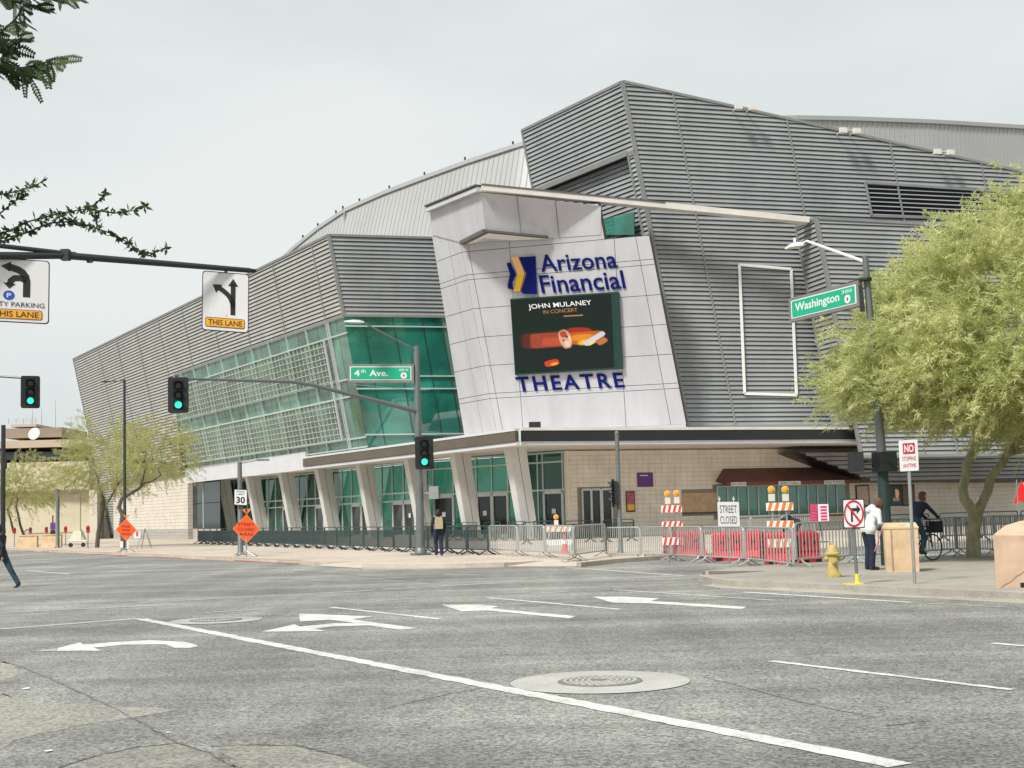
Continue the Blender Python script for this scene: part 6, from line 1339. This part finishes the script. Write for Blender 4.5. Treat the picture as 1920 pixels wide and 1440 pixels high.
# big tan block at the right edge
t0 = zat(ground(1868, 1103, WALK), WALK); Yb = t0[1]; q = [(1868, 1103), (1862, 1000), (1912, 977), (1990, 968), (1990, 1103)]
F = [at(x, y, Yb) for x, y in q]; F[0] = zat(F[0], WALK); F[4] = zat(F[4], WALK)
bl = thing('concrete_block', t0, 'large cracked tan concrete block cut off by the right edge', 'concrete block')
dep = np.array([.5, 1.3, 0]); m_ = [F[0], F[1], F[1] + (F[2] - F[1]) * .03 + dep * 0, F[2] + dep * .25, F[3] + dep * .25, F[4]]
b = MB(); v = [F[0], F[4], at(1990, 1006, Yb), at(1862, 1003, Yb)]; tp = [F[1] + np.array([.02, .1, .0]), at(1912, 977, Yb + .6), at(1990, 966, Yb + .9)]
b.mesh(v + tp + [F[0] + dep, at(1885, 985, Yb + 1.2), F[4] + dep], [(0, 1, 2, 3), (3, 2, 6, 5), (0, 3, 5, 8, 7), (5, 6, 8)], 'tan_block'); b.build('block_body', bl, fix=False)
b = MB(); cr = [(1877, 1102), (1884, 1096), (1891, 1093), (1898, 1088), (1906, 1080), (1914, 1076), (1922, 1070)]; cr = [at(x, y, Yb - .004) for x, y in cr]
for i in range(len(cr) - 1): b.bar(cr[i], cr[i + 1], .012, .006, 'far_brown', up=(0, 1, 0))
b.build('crack', bl); b = MB(); b.box(at(1920, 1098, Yb - .005), (.12, .02, .1), 'black'); b.build('drain_slot', bl)
# parking meters and small things down the avenue
ml = ['red-capped parking meter at the left edge of the far pavement', 'red-capped parking meter near the left trees', 'red-capped parking meter left of the yellow barrier', 'red-capped parking meter right of the yellow barrier', 'red-capped parking meter between the lamp post and the tree', 'red-capped parking meter next to the leaning tree']
for i, (x, y, h) in enumerate(((8, 1016, 22), (27, 1022, 24), (57, 1018, 20), (87, 1018, 24), (123, 1018, 22), (165, 1026, 35))):
    p = zat(ground(x, max(y, 1020) + 3, WALK), WALK); t = thing('parking_meter', p, ml[i], 'parking meter', 'parking meters along the avenue')
    b = MB(); b.tube([p, p + up * 1.05], .035, 'galvanised', 6); b.build('post', t); b = MB(); b.box(p + up * 1.25, (.2, .16, .42), 'sign_red'); b.ball(p + up * 1.46, (.1, .08, .07), 'sign_red', 8); b.build('meter_head', t); b = MB(); b.box(p + up * 1.3 + [0, -.085, 0], (.13, .01, .14), 'frame_black'); b.build('display', t)
p = zat(at(75, 1008, 100), WALK); t = thing('road_barrier', p, 'low yellow plastic barrier on the far pavement', 'barrier'); b = MB()
for k in (-.9, .9): b.prism([p + [k - .75, -.25, 0], p + [k + .75, -.25, 0], p + [k + .7, -.1, .95], p + [k - .7, -.1, .95]], (0, .35, 0), 'tan_bin')
b.build('panel', t); b = MB(); b.box(p + [0, -.1, .9], (3.1, .12, .08), 'tan_bin'); b.build('rail', t)
p = zat(ground(99, 1024, WALK), WALK); t = thing('bus_stop_sign', p, 'dark blue box sign on a short post beside the grey lamp post', 'sign'); b = MB(); b.tube([p, p + up * 2.4], .05, 'pole_dark', 6); b.build('post', t); b = MB(); b.box(p + up * 1.55, (.36, .12, .55), 'purple'); b.box(p + up * 1.05, (.36, .1, .4), 'frame_black'); b.build('sign_box', t)
p = zat(ground(51, 1024, WALK), WALK); t = thing('trash_post', p, 'squat beige post with bent top by the left trees', 'post'); b = MB(); b.tube([p, p + up * .9, p + up * 1.1 + [.1, 0, 0]], [.18, .16, .12], 'lamp_body', 10); b.build('post', t); b = MB(); b.tube([p + up * 1.1 + [-.3, 0, 0], p + up * 1.35, p + up * 1.15 + [.3, 0, 0]], .05, 'pole_grey', 6); b.build('handle', t)
p = zat(at(147, 1016, 96), WALK); t = thing('dust_cart', p, 'pale hand cart standing on the far pavement', 'cart'); b = MB(); b.prism([p + [-.55, -.3, .5], p + [.5, -.3, .5], p + [.25, -.3, 1.15], p + [-.25, -.3, 1.15]], (0, .6, 0), 'lamp_body'); b.build('hopper', t); b = MB(); b.tube([p + [-.6, -.3, .45], p + [.7, -.3, .45], p + [.75, -.3, .0]], .03, 'galvanised', 6); b.tube([p + [.35, -.3, .45], p + [.3, -.3, 1.3]], .03, 'galvanised', 6); b.build('frame', t); b = MB()
for k in (-.45, .45): b.tube([p + [k, -.36, .16], p + [k, -.28, .16]], .16, 'black', 10)
b.build('wheels', t)
b = MB()

# ------------------------------------------------------------------ trees
def tri_mesh(name, V, parent, m):
    """V: (n,3,3) triangles in world space"""
    V = V - base_of(parent); n = len(V); me = bpy.data.meshes.new(name); me.vertices.add(n * 3); me.vertices.foreach_set('co', V.reshape(-1).astype(np.float32))
    me.loops.add(n * 3); me.loops.foreach_set('vertex_index', np.arange(n * 3, dtype=np.int32)); me.polygons.add(n); me.polygons.foreach_set('loop_start', np.arange(0, n * 3, 3, dtype=np.int32)); me.polygons.foreach_set('loop_total', np.full(n, 3, dtype=np.int32))
    me.materials.append(MATS[m]); me.update(calc_edges=True); o = bpy.data.objects.new(name, me); COL.objects.link(o); o.parent = parent; return o
def unit(n): v = RNG.normal(size=(n, 3)); return v / np.linalg.norm(v, axis=1, keepdims=True)
def sprays(orig, dirs, per, L, blade_l, blade_w, droop=.35):
    """feathery sprays: `per` thin blades set along each spray axis"""
    n = len(orig); u = RNG.uniform(0, 1, (n, per, 1)); ax = dirs[:, None, :]; Ls = L * RNG.uniform(.6, 1.3, (n, 1, 1))
    p = orig[:, None, :] + ax * u * Ls; p[..., 2] -= (droop * (u[..., 0] ** 2) * Ls[..., 0])
    p += RNG.normal(0, .05 * L, p.shape)
    d = ax * .8 + RNG.normal(0, .65, (n, per, 3)); d[..., 2] -= droop * .6; d /= np.linalg.norm(d, axis=2, keepdims=True)
    s = np.cross(d, RNG.normal(0, 1, (n, per, 3))); s /= np.linalg.norm(s, axis=2, keepdims=True)
    l = blade_l * RNG.uniform(.6, 1.4, (n, per, 1)); w = blade_w * RNG.uniform(.6, 1.4, (n, per, 1))
    T = np.stack([p - s * w, p + s * w, p + d * l], axis=2); return T.reshape(-1, 3, 3)
def limbs(b, base, targets, r0, m, joints=5, wig=.25, rmin=.012):
    for tg in targets:
        P = [np.array(base, float)]; 
        for i in range(1, joints + 1):
            u = i / joints; q = np.array(base) + (np.array(tg) - base) * u; q = q + RNG.normal(0, wig, 3) * (1 if i < joints else 0) * np.array([1, 1, .6]); P.append(q)
        b.tube(P, [r0 + (rmin - r0) * (i / joints) ** .8 for i in range(joints + 1)], m, 6)
# big palo verde at the right
tp_ = zat(ground(1826, 1045, WALK), WALK); Yt = tp_[1]
bigtree = thing('palo_verde_tree', tp_, 'large leaning tree with forked green trunk and feathery yellow-green crown', 'tree')
b = MB(); A = lambda x, y, dy=0: at(x, y, Yt + dy)
b.tube([tp_ - up * .1, tp_ + up * .05, A(1824, 1015), A(1826, 985), A(1830, 968)], [.24, .2, .175, .18, .19], 'bark_green', 14)
b.tube([A(1830, 972), A(1822, 955), A(1808, 935), A(1805, 915), A(1812, 890), A(1812, 872), A(1828, 840), A(1838, 800), A(1835, 740, .5), A(1830, 640, 1)], [.17, .15, .135, .13, .12, .125, .11, .10, .08, .05], 'bark_green', 12)
b.tube([A(1828, 976), A(1838, 950), A(1852, 920), A(1858, 895), A(1880, 868), A(1892, 845), A(1915, 825), A(1945, 790, -.5), A(1990, 720, -.5)], [.16, .13, .125, .12, .11, .115, .10, .085, .05], 'bark_green', 12)
b.tube([A(1890, 850), A(1925, 842), A(1965, 830)], [.1, .085, .06], 'bark_green', 10); b.tube([A(1818, 988), A(1812, 980), A(1808, 982)], [.06, .05, .03], 'bark_green', 8)
b.build('trunk', bigtree, smooth=True)
b = MB(); cen = np.array([A(2020, 700)[0] * .955, Yt - 2.7, 4.85]); ctr = [A(1838, 800), A(1835, 740, .5), A(1945, 790, -.5), A(1990, 720, -.5), A(1830, 640, 1)]
def crown_pts(n, cen, rx, ry, rz, rzd, p=1.75, shell=.5):
    out = []
    while len(out) < n:
        q = RNG.uniform(-1, 1, (n, 3)); f = (np.abs(q[:, 0]) ** p + np.abs(q[:, 1]) ** p + np.abs(q[:, 2]) ** p) ** (1 / p)
        ok = (f < 1) & ((f > shell) | (RNG.uniform(size=n) < .28)); q = q[ok]; out += list(q)
    q = np.array(out[:n]); return cen + np.stack([q[:, 0] * rx, q[:, 1] * ry, np.where(q[:, 2] > 0, q[:, 2] * rz, q[:, 2] * rzd)], 1)
tg = crown_pts(40, cen, 5.4, 4.2, 4.0, 1.0, shell=.6)
for g_ in tg:
    s_ = ctr[int(np.argmin([np.linalg.norm(g_ - c_) for c_ in ctr]))]; limbs(b, s_, [g_], .045, 'bark_green', 6, .22, .008)
b.build('branches', bigtree)
cl = crown_pts(560, cen, 6.75, 5.3, 4.75, 1.25, p=1.66, shell=.66); 
o_ = (cl[RNG.integers(0, len(cl), 17000)] + RNG.normal(0, .33, (17000, 3))); dr_ = nrm(np.array([0, 0, 1])) * .25 + (o_ - cen) / np.linalg.norm(o_ - cen, axis=1, keepdims=True) + RNG.normal(0, .45, o_.shape); dr_ /= np.linalg.norm(dr_, axis=1, keepdims=True)
T_ = sprays(o_, dr_, 42, .60, .14, .0135, .4); c_ = T_.mean(1); sl_, sr_ = at(1484, 605, rp[1] + 2), at(1622, 574, rp[1] - .3)   # boughs pruned clear of the street sign and lamp arm
T_ = T_[~((c_[:, 0] < sr_[0] + .1) & (c_[:, 2] > sl_[2] - .05) & (c_[:, 1] < rp[1] + 3.2))]
tri_mesh('crown', T_, bigtree, 'leaf_paloverde')
# the two feathery trees down the avenue
def far_tree(px_base, trunk_px, cen_px, rx, rz, rzd, n, label, lean=0):
    base = zat(ground(*px_base, WALK), WALK); Y = base[1]; t = thing('palo_verde_tree', base, label, 'tree', 'palo verde trees along the avenue')
    b = MB()
    for path, rr in trunk_px: b.tube([base if i == 0 and q is None else at(q[0], q[1], Y) for i, q in enumerate(path)], list(np.linspace(rr[0], rr[1], len(path))), 'bark_grey', 8)
    c = at(cen_px[0], cen_px[1], Y)
    tips = [at(p[-1][0], p[-1][1], Y) for p, _ in trunk_px]
    for g_ in crown_pts(12, c, rx * .85, rx * .8, rz * .85, rzd * .7, shell=.5): limbs(b, tips[int(np.argmin([np.linalg.norm(g_ - k) for k in tips]))], [g_], .03, 'bark_grey', 5, .2, .01)
    b.build('trunk', t, smooth=True)
    cl = crown_pts(110, c, rx, rx, rz, rzd, p=2.0, shell=.4); o_ = cl[RNG.integers(0, len(cl), n)] + RNG.normal(0, rx * .13, (n, 3)); dr_ = (o_ - c) / np.linalg.norm(o_ - c, axis=1, keepdims=True) + RNG.normal(0, .5, o_.shape); dr_ /= np.linalg.norm(dr_, axis=1, keepdims=True)
    tri_mesh('crown', sprays(o_, dr_, 46, .8, .17, .014, .25), t, 'leaf_far')
far_tree((182, 1027), [([None, (184, 1000), (190, 970), (194, 950), (193, 935), (185, 915)], (.16, .09)), ([(192, 955), (200, 945), (212, 925), (222, 905)], (.09, .05))], (205, 866), 3.3, 2.8, 2.1, 900, 'larger feathery tree in front of the pointed end of the louvred wall')
far_tree((232, 1028), [([None, (231, 1005), (228, 985), (230, 965), (223, 952), (228, 935), (245, 925), (262, 915)], (.2, .10)), ([(262, 915), (272, 905), (285, 903), (302, 890)], (.09, .04)), ([(262, 915), (268, 898), (272, 880)], (.08, .04))], (288, 848), 2.8, 2.2, 1.4, 480, 'feathery tree with bent bare limbs beside the tall thin lamp post')
far_tree((45, 1024), [([None, (44, 1002), (38, 985), (34, 965), (30, 950), (33, 935)], (.13, .06)), ([(26, 1000), (20, 975), (14, 955), (22, 940)], (.10, .05))], (32, 912), 3.1, 2.3, 1.8, 750, 'feathery tree at the far left in front of the cream building')
# foreground tree whose twigs hang into the upper left corner
fp = np.array([-5.6, 5.2, .0]); ft = thing('street_tree', fp, 'dark twigs with small pinnate leaves hanging into the upper left corner', 'tree')
b = MB(); b.tube([fp, fp + [0, .1, 1.4], fp + [.2, .3, 2.8], fp + [.5, .6, 3.8]], [.2, .16, .13, .1], 'bark_dark', 10); b.build('trunk', ft, smooth=True)
Yf = 7.0; leaf = []
def twig(path, r, dens, ll, leafw, pin=False, Y=Yf):
    P = [at(x, y, Y + .1 * math.sin(i)) for i, (x, y) in enumerate(path)]; b.tube(P, list(np.linspace(r, r * .35, len(P))), 'bark_dark', 6)
    for i in range(len(P) - 1):
        L = np.linalg.norm(P[i + 1] - P[i]); n = max(1, int(L * dens))
        for k in range(n):
            c = P[i] + (P[i + 1] - P[i]) * (k + random.random()) / n; ax = nrm(P[i + 1] - P[i])
            if not pin:
                for j in range(3):
                    d = nrm(ax * random.uniform(-.2, .9) + np.array([random.uniform(-1, 1), random.uniform(-1, 1), random.uniform(-1.0, .7)])); s = nrm(np.cross(d, RNG.normal(size=3))); l = ll * random.uniform(.6, 1.3)
                    leaf.extend([[c, c + d * l * .5 + s * leafw, c + d * l], [c, c + d * l, c + d * l * .5 - s * leafw]])
            else:
                d = nrm(ax * .5 + np.array([random.uniform(-.5, .9), random.uniform(-.4, .4), random.uniform(-1, .15)])); l = ll * random.uniform(.7, 1.3); sd = nrm(np.cross(d, RNG.normal(size=3)))
                b.tube([c, c + d * l], .0015, 'bark_dark', 3)
                for j in range(9):
                    q = c + d * l * (j + .5) / 9
                    for sg in (-1, 1):
                        e = nrm(sd * sg + d * .35); w = nrm(np.cross(e, np.cross(sd, d))) ; f = .036 * (1 - abs(j - 4) / 9); leaf.extend([[q, q + e * f * .5 + w * .008, q + e * f], [q, q + e * f, q + e * f * .5 - w * .008]])
tw = [[(-260, 470), (-80, 410), (0, 365), (35, 358), (65, 348), (85, 338)], [(-200, 480), (0, 400), (25, 380), (48, 362)], [(-260, 500), (-60, 470), (0, 440), (55, 415), (110, 400), (160, 392), (215, 400), (250, 395), (278, 385)], [(160, 392), (175, 385), (190, 372), (200, 360)], [(0, 455), (60, 432), (95, 418), (140, 415), (180, 428), (215, 440), (240, 455), (258, 468), (285, 482)], [(262, 472), (285, 475), (305, 468), (317, 464)], [(110, 402), (140, 418)], [(180, 395), (178, 412), (185, 425)], [(-40, 450), (0, 448), (40, 438)]]
for i, pth in enumerate(tw): twig(pth, .006, 62, .042, .009)
tw2 = [[(-300, 60), (-60, 90), (0, 62), (30, 35), (50, 0), (60, -40)], [(-60, 90), (0, 95), (20, 85), (40, 70)], [(-80, 120), (0, 128), (40, 128), (75, 120), (100, 112), (118, 108)], [(-40, -30), (40, -10), (90, -6), (140, -8)], [(0, 110), (15, 125), (28, 140)], [(20, 0), (60, 10), (85, 18)], [(-40, 40), (0, 75), (15, 95)], [(30, 128), (50, 135), (58, 150)]]
for pth in tw2: twig(pth, .007, 38, .10, .006, True, 6.0)
# heavier limbs joining the twigs to the trunk, outside the frame
tops_ = fp + np.array([.5, .6, 3.8])
for x, y, Y in ((-260, 470, Yf), (-260, 500, Yf), (-200, 480, Yf), (-300, 60, 6.0), (-80, 120, 6.0), (-40, -30, 6.0), (-40, 450, Yf), (0, 455, Yf), (-40, 40, 6.0)):
    q = at(x, y, Y); limbs(b, tops_, [q], .045, 'bark_dark', 5, .08, .007)
b.build('branches', ft)
V = np.array(leaf); extra = crown_pts(160, np.array([-6.6, 6.2, 6.4]), 2.4, 2.4, 2.2, 1.2); extra = extra[(extra[:, 0] / extra[:, 1]) < -.62]
o_ = extra[RNG.integers(0, len(extra), 500)] + RNG.normal(0, .12, (500, 3)); V2 = sprays(o_, unit(500), 22, .3, .05, .008, .2); V2 = V2[(V2[:, :, 0] / V2[:, :, 1]).max(1) < -.5]
tri_mesh('crown', np.concatenate([V, V2]), ft, 'leaf_dark')

# ------------------------------------------------------------------ people
mat('far_plastic', (0.62, 0.45, 0.20), 0.7, 0, 0.15); mat('navy_box', (0.012, 0.02, 0.06), 0.5, 0, 0.1); mat('skin', (0.36, 0.20, 0.14), 0.6, 0, 0.08); mat('hair_dark', (0.03, 0.022, 0.018), 0.8, 0, 0.2); mat('cloth_black', (0.014, 0.016, 0.024), 0.9, 0, 0.3, 8); mat('cloth_white', (0.62, 0.62, 0.63), 0.9, 0, 0.12, 6, bump=.3, bscale=14)
mat('denim', (0.02, 0.045, 0.065), 0.9, 0, 0.3, 8); mat('navy', (0.012, 0.018, 0.04), 0.9, 0, 0.3, 8); mat('tan_pack', (0.42, 0.34, 0.22), 0.85, 0, 0.2, 8); mat('shoe', (0.03, 0.03, 0.035), 0.7, 0, 0.2); mat('pink', (0.6, 0.2, 0.25), 0.7, 0, .1); mat('skin_dark', (0.10, 0.055, 0.04), 0.6, 0, 0.1); mat('hair_brown', (0.12, 0.06, 0.035), 0.8, 0, .2)
def person(name, loc, rotz, prims, mats, label, voxel=.013):
    """prims: (a, b, ra, rb, material index, flattening) tapered capsules fused into one skin by remeshing"""
    b = MB()
    for (p, q, ra, rb, mi, fl) in prims:
        p, q = np.array(p, float), np.array(q, float); d = nrm(q - p); L = np.linalg.norm(q - p); pts = []; rad = []
        for k in range(5): a = -math.pi / 2 + math.pi / 2 * k / 4; pts.append(p + d * ra * math.sin(a)); rad.append(max(ra * math.cos(a), .002))
        for k in range(1, 5): a = math.pi / 2 * k / 4; pts.append(q + d * rb * math.sin(a)); rad.append(max(rb * math.cos(a), .002))
        pts.insert(5, q); rad.insert(5, rb)
        m0 = len(b.v); b.tube(pts, rad, 'black', 12)
        if fl != 1.0:
            c = (p + q) / 2
            for i in range(m0, len(b.v)): v = b.v[i]; b.v[i] = (v[0], c[1] + (v[1] - c[1]) * fl, v[2])
    o = b.build(name, None); md = o.modifiers.new('r', 'REMESH'); md.mode = 'VOXEL'; md.voxel_size = voxel; ms = o.modifiers.new('s', 'SMOOTH'); ms.iterations = 3; ms.factor = .5
    dg = bpy.context.evaluated_depsgraph_get(); me = bpy.data.meshes.new_from_object(o.evaluated_get(dg)); old = o.data; o.modifiers.clear(); o.data = me; bpy.data.meshes.remove(old)
    me.materials.clear(); [me.materials.append(MATS[k]) for k in mats]
    C = np.zeros(len(me.polygons) * 3); me.polygons.foreach_get('center', C); C = C.reshape(-1, 3); best = np.full(len(C), 1e9); idx = np.zeros(len(C), int)
    for (p, q, ra, rb, mi, fl) in prims:
        p, q = np.array(p, float), np.array(q, float); d = q - p; u = np.clip(((C - p) @ d) / max(1e-9, d @ d), 0, 1); dist = np.linalg.norm(C - (p + u[:, None] * d), axis=1) - (ra + (rb - ra) * u); k = dist < best; best[k] = dist[k]; idx[k] = mi
    me.polygons.foreach_set('material_index', idx.tolist()); me.polygons.foreach_set('use_smooth', [True] * len(me.polygons))
    o.location = tuple(map(float, loc)); o.rotation_euler = (0, 0, rotz); tag(o, label, 'person'); return o
def hand(w, d, side, mi, n=None):
    """palm and five fingers from the wrist w pointing along d"""
    d = nrm(d); s = nrm(np.cross(d, [0, 1, 0.15])) * side; k = np.cross(d, s); out = [(w, w + d * .07, .030, .034, mi, 1.0)]; base = w + d * .085
    for i, (off, L) in enumerate(((-.028, .066), (-.010, .076), (.009, .072), (.027, .056))):
        a = base + s * off; m1 = a + d * L * .55; out += [(a, m1, .0095, .009, mi, 1.0), (m1, m1 + nrm(d + k * .5) * L * .5, .009, .0075, mi, 1.0)]
    t0 = w + d * .03 - s * .03; out.append((t0, t0 + nrm(d - s * .7) * .055, .011, .009, mi, 1.0)); return out
def body(pose, M):
    """pose: joint dictionary (x right, y forward, z up); M: material index per region"""
    J = {k: np.array(v, float) for k, v in pose.items()}; P = []
    P += [(J['pelvis'] - [.06, 0, 0], J['pelvis'] + [.06, 0, 0], .125, .125, M['leg'], .9), (J['pelvis'] + [0, 0, .03], J['chest'] - [0, 0, .05], .135, .15, M['top'], .85), (J['chest'] - [.08, 0, 0], J['chest'] + [.08, 0, 0], .125, .125, M['top'], .85), (J['chest'] + [-.13, 0, .1], J['chest'] + [.13, 0, .1], .075, .075, M['top'], .9), (J['chest'] + [0, 0, .1], J['head'] - (J['head'] - J['chest']) * .35, .06, .052, M['neck'], 1.0)]
    hd = J['head']; f = np.array(pose.get('look', (0, 1, 0)), float); f = nrm(f)
    P += [(hd + [0, 0, .03] - f * .012, hd - [0, 0, .03] + f * .02, .098, .074, M['skin'], .98), (hd - [0, 0, .075] + f * .045, hd - [0, 0, .085] + f * .05, .045, .04, M['skin'], 1), (hd + f * .095, hd - [0, 0, .022] + f * .112, .010, .015, M['skin'], 1), (hd + [0, 0, .055] - f * .04, hd - f * .052, .098, .088, M['hair'], 1), (hd + [0, 0, .075], hd + [0, 0, .08] + f * .02, .078, .072, M['hair'], 1)]
    sx_ = nrm(np.cross(f, up)); P += [(hd + sx_ * .088, hd + sx_ * .09 - up * .03, .016, .012, M['skin'], 1), (hd - sx_ * .088, hd - sx_ * .09 - up * .03, .016, .012, M['skin'], 1)]
    for s_, k in (('l', -1), ('r', 1)):
        P += [(J['sh' + s_], J['el' + s_], .062, .05, M['top'], 1), (J['el' + s_], J['wr' + s_], .052, .038, M['top'], 1)]; P += hand(J['wr' + s_], J['wr' + s_] - J['el' + s_], k, M['skin'])
        P += [(J['hip' + s_], J['kn' + s_], .098, .078, M['leg'], 1), (J['kn' + s_], J['an' + s_], .078, .066, M['leg'], 1)]
        tf = nrm(np.array(pose.get('toe' + s_, (0, 1, -.05)), float)); P += [(J['an' + s_] - up * .045 - tf * .03, J['an' + s_] - up * .05 + tf * .15, .045, .036, M['shoe'], 1)]
    return P
stand = dict(pelvis=(0, 0, .95), chest=(0, 0, 1.30), head=(0, .02, 1.62), shl=(-.19, 0, 1.40), shr=(.19, 0, 1.40), ell=(-.25, -.03, 1.12), elr=(.25, -.03, 1.12), wrl=(-.24, .07, .88), wrr=(.24, .07, .88), hipl=(-.09, 0, .92), hipr=(.09, 0, .92), knl=(-.10, .02, .50), knr=(.10, .02, .50), anl=(-.10, -.02, .10), anr=(.10, -.02, .10))
MI = dict(leg=1, top=0, neck=2, skin=2, hair=3, shoe=4)
# walker seen from behind with a pack
P = dict(stand); P.update(knl=(-.09, .12, .51), anl=(-.09, .06, .12), knr=(.09, 0, .50), anr=(.09, -.14, .11), head=(0, .03, 1.60))
loc = zat(ground(823, 1043, WALK), WALK); walker = person('person', loc, R(10), body(P, MI), ('cloth_black', 'navy', 'skin_dark', 'hair_dark', 'shoe'), 'person in dark clothes with a pale backpack walking past the plaza signal mast')
b = MB(); b.prism([(-.13, -.12, 1.02), (.13, -.12, 1.02), (.15, -.12, 1.25), (.12, -.12, 1.46), (-.12, -.12, 1.46), (-.15, -.12, 1.25)], (0, -.14, 0), 'tan_pack'); b.tube([(-.09, -.12, 1.45), (-.12, .02, 1.5), (-.12, .12, 1.35)], .018, 'tan_pack', 6); b.tube([(.09, -.12, 1.45), (.12, .02, 1.5), (.12, .12, 1.35)], .018, 'tan_pack', 6)
o = b.build('backpack', None); o.location = walker.location; o.rotation_euler = walker.rotation_euler; tag(o, 'pale tan backpack on the walker at the plaza signal mast', 'backpack')
# striding person cut by the left edge: walking to the left
P = dict(stand); P.update(pelvis=(0, 0, .92), hipr=(.09, 0, .89), hipl=(-.09, 0, .89), knr=(.09, -.20, .50), anr=(.09, -.44, .12), knl=(-.09, .26, .52), anl=(-.09, .38, .10), chest=(0, .06, 1.27), head=(0, .13, 1.58), elr=(.27, .12, 1.12), wrr=(.24, .32, .98), ell=(-.27, -.20, 1.12), wrl=(-.25, -.18, .86), shl=(-.19, .05, 1.37), shr=(.19, .05, 1.37), toer=(0, .8, -.55))
q = ground(3, 1103, 0); person('person', q, R(78), body(P, MI), ('cloth_black', 'denim', 'skin', 'hair_dark', 'shoe'), 'person in black top and jeans striding out at the left edge')
# person in a white hooded top leaning forward by the bin, seen from the side
P = dict(stand); P.update(pelvis=(0, -.04, .90), chest=(0, .12, 1.24), head=(0, .30, 1.47), shl=(-.18, .16, 1.33), shr=(.18, .16, 1.33), ell=(-.22, .10, 1.06), elr=(.22, .16, 1.06), wrl=(-.18, .30, .94), wrr=(.16, .36, .96), look=(0, .8, -.5), hipl=(-.09, -.04, .88), hipr=(.09, -.04, .88))
loc = zat(ground(1633, 1069, WALK), WALK); pb_ = body(P, MI); pb_.append((np.array([0, .02, 1.36]), np.array([0, .10, 1.40]), .08, .09, 0, 1.0)); pb_.append((np.array([-.08, -.02, .93]), np.array([.08, -.02, .93]), .155, .155, 0, .9))
person('person', loc, R(-75), pb_, ('cloth_white', 'navy', 'skin_dark', 'hair_brown', 'shoe'), 'person in a white hooded top and dark trousers bending over beside the tan bin')
o = MB(); w = np.array(loc) + [.12, -.16, 0]; o.tube([w + [.16, 0, 1.0], w + [.02, 0, .62], w + [-.06, 0, .42]], .012, 'pink', 6); o = o.build('cane', None); tag(o, 'thin pink strap hanging along the dark trousers by the tan bin', 'strap')
# cyclist standing over a bicycle, back to the camera, turned right
cp_ = zat(ground(1722, 1052, WALK), WALK)
P = dict(stand); P.update(pelvis=(0, -.05, 1.02), chest=(0, .12, 1.36), head=(.02, .26, 1.64), shl=(-.2, .14, 1.45), shr=(.2, .14, 1.45), ell=(-.27, .34, 1.24), elr=(.27, .34, 1.24), wrl=(-.22, .56, 1.10), wrr=(.22, .56, 1.10), hipl=(-.1, -.05, .98), hipr=(.1, -.05, .98), knl=(-.13, .06, .56), knr=(.13, .14, .60), anl=(-.14, -.04, .12), anr=(.13, .0, .26))
rz = R(-62); person('person', cp_, rz, body(P, MI), ('navy', 'denim', 'skin', 'hair_brown', 'shoe'), 'person in a dark jacket and jeans astride a bicycle behind the no stopping sign')
bk = bpy.data.objects.new('bicycle', None); COL.objects.link(bk); bk.location = tuple(cp_); bk.rotation_euler = (0, 0, rz); tag(bk, 'black bicycle with loaded bag under the person in the dark jacket', 'bicycle')
def lpart(b, name, smooth=False): return b.build(name, bk, smooth=smooth, local=True)
wh = []
for y in (-.52, .52):
    b = MB(); b.tube([(0, y + .33 * math.cos(a), .34 + .33 * math.sin(a)) for a in np.linspace(0, 2 * math.pi, 25)], .02, 'black', 6, cap=False); w = lpart(b, 'wheel')
    b = MB(); 
    for k in range(10): a = math.pi * k / 5; b.tube([(0, y, .34), (0, y + .32 * math.cos(a), .34 + .32 * math.sin(a))], .003, 'galvanised', 3)
    x_ = b.build('spokes', w, local=True)
b = MB(); S = [(0, -.18, .85), (0, -.05, .32), (0, .40, .88), (0, .52, .34), (0, -.52, .34)]
for i, j in ((0, 1), (0, 2), (1, 2), (2, 3), (0, 4), (1, 4)): b.tube([S[i], S[j]], .018, 'black', 8)
lpart(b, 'frame'); b = MB(); b.tube([(0, .40, .88), (0, .42, 1.05)], .015, 'galvanised', 6); b.tube([(-.26, .50, 1.06), (-.15, .44, 1.06), (.15, .44, 1.06), (.26, .50, 1.06)], .014, 'black', 6); lpart(b, 'handlebar')
b = MB(); b.prism([(-.07, -.30, .90), (.07, -.30, .90), (.02, -.04, .90), (-.02, -.04, .90)], (0, 0, .05), 'black'); lpart(b, 'saddle'); b = MB(); b.box((.16, -.5, .55), (.16, .34, .38), 'cloth_black'); b.box((-.16, -.5, .55), (.16, .34, .38), 'cloth_black'); b.box((0, .62, .86), (.34, .26, .30), 'cloth_black'); lpart(b, 'bags'); b = MB(); b.tube([(0, -.05, .32), (.1, -.05, .32), (.1, .08, .22), (.17, .08, .22)], .012, 'galvanised', 6); b.tube([(0, -.05, .32), (-.1, -.05, .32), (-.1, -.18, .42), (-.17, -.18, .42)], .012, 'galvanised', 6); lpart(b, 'cranks')
# someone bending down behind the striped barricade
P = dict(stand); P.update(pelvis=(0, -.12, .88), chest=(0, .22, 1.02), head=(0, .46, .92), shl=(-.18, .30, 1.06), shr=(.18, .30, 1.06), ell=(-.22, .38, .80), elr=(.22, .38, .80), wrl=(-.16, .44, .56), wrr=(.16, .44, .56), look=(0, .5, -.85), hipl=(-.09, -.12, .86), hipr=(.09, -.12, .86))
person('person', zat(at(1493, 1030, 50), WALK), R(70), body(P, MI), ('cloth_black', 'cloth_black', 'skin_dark', 'hair_dark', 'shoe'), 'person in black bending down behind the right striped barricade', .016)
